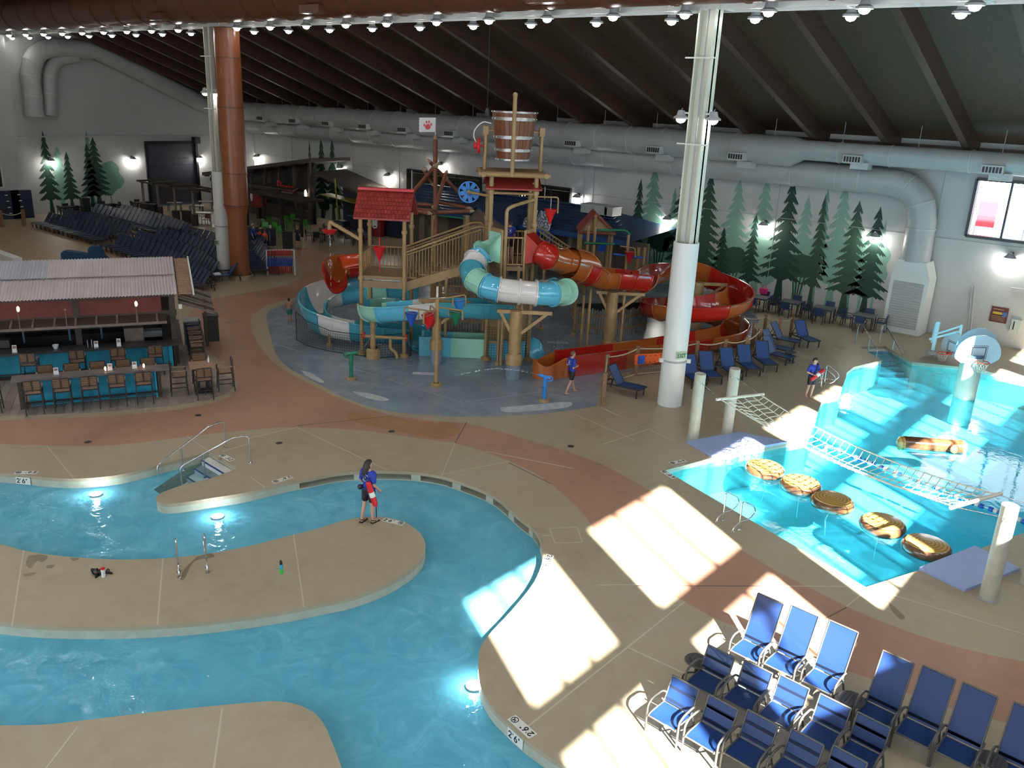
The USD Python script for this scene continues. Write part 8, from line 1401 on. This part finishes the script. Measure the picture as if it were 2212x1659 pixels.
# left pergola before the overhead door
lp = T('pergola', 'thin dark timber pergola frame in front of the overhead door', 'pergola', V(*G(330, 470)[:2], 0)); f_a, f_b = V(*G(313, 462)[:2], 0), V(*G(440, 492)[:2], 0); dd2 = (f_b-f_a); n2 = V(-dd2[1], dd2[0], 0)/np.linalg.norm(dd2)*2.2
for f_ in (0, .27, .56, .86): b = f_a+dd2*f_; lp.part('post', MB().box(b+Z(1.4), (.16, .16, 2.8), vrz), m_greyw, smooth=False); lp.part('post_base', MB().box(b+Z(.45), (.5, .4, .9), vrz), m_darkw, smooth=False); lp.part('cross_beam', MB().bar(b-n2*.2+Z(2.85), b+n2+Z(2.85), .1, .14), m_darkw, smooth=False)
for k in (0, .5, 1): lp.part('beam', MB().bar(f_a-dd2*.04+n2*k+Z(2.75), f_b-dd2*.05+n2*k+Z(2.75), .12, .16), m_darkw, smooth=False)
kW = dtable(1.2, .8, mat('pale_top', (.38, .38, .37), .4), m_shopd)
for i, (px, py) in enumerate([(425, 462), (378, 455), (445, 452), (440, 478)]): b = V(*G(px, py)[:2], 0); kW(b, vrz+.2, f'pale topped table, {NTH[i]} behind the left pergola', 'pale tables behind the left pergola')
kR = dchair(mat('orange_chair', (.16, .045, .02), .5), mat('orange_chair_frame', (.10, .03, .015), .5), 'dining_chair'); kR(V(*G(446, 486)[:2], 0), .5, 'rusty orange chair left of the far white column', None)
# navy padded blocks, post fence and window at far left
for px, lb in ((15, 'navy padded block at the left edge'), (48, 'navy padded block next to the painted pines')):
    b = V(*G(px, 470)[:2], 0); b[0] = -75.6; t = T('padded_block', lb, 'pad', b); t.part('pad', MB().box(b+Z(1.1), (.5, 1.55, 2.2)), m_navyw, smooth=False)
    for k in range(4): t.part('strap', MB().box(b+V(.27, -.2+.05*k, 1.9-.48*k), (.04, .22, .07)), m_white, smooth=False)
lf_ = T('rope_fence', 'two wooden posts with a sagging rope at the far left beach edge', 'fence', V(*G(8, 492)[:2], 0)); fa, fb2 = V(*G(5, 490)[:2], 0), V(*G(53, 488)[:2], 0)
for q in (fa, fb2): lf_.part('post', MB().box(q+Z(.62), (.22, .22, 1.24)), m_wpost, smooth=False)
lf_.part('rope', MB().tube([fa+(fb2-fa)*f_+Z(1.05-.2*math.sin(PI*f_)) for f_ in np.linspace(0, 1, 9)], .035, 6), m_rope)
w4 = T('window_4', kind='structure', loc=(-75.98, 25.5, 2.4)); w4.part('pane', MB().box((-75.97, 25.6, 3.3), (.04, 2.6, 1.6)), m_shopd, smooth=False); w4.part('window_frame', MB().box((-75.95, 25.6, 2.45), (.1, 2.8, .12)).box((-75.95, 25.6, 4.15), (.1, 2.8, .12)).box((-75.95, 26.95, 3.3), (.1, .12, 1.8)), m_white, smooth=False)
# banners outside the bright window
for x, w, h, lb in ((-10.35, .9, 1.3, 'red banner outside the bright window at its left'), (-8.3, .35, 1.2, 'narrow red banner outside the bright window')): t = T('outdoor_banner', lb, 'banner', (x, YB+3, 4.6)); t.part('cloth', MB().box((x, YB+3, 6.1), (w, .04, h)), mat('banner_red_%d' % int(-x), (.6, .05, .07), .6), smooth=False); t.part('pole', MB().rod((x-w/2, YB+3, 3), (x-w/2, YB+3, 7.0), .03, 6), m_grey)
# hanging hook under the roof over the tower
hk = D(1053, 235, dep(Cm)+4); t = T('hanging_chain', 'thin dark chain hoist hanging from the roof beside the bucket', 'hoist', hk-Z(.4)); t.part('cable', MB().rod(hk, V(hk[0], hk[1], rz_(hk[1])), .02, 5), m_black); t.part('hook_block', MB().ball(hk-Z(.15), .12, 8, (1, 1, 2)), m_dark); t.part('hook', MB().tube([hk-Z(.4)+V(.08*math.cos(a), 0, .08*math.sin(a)) for a in np.linspace(-2.5, 1.5, 9)], .02, 5), m_dark)
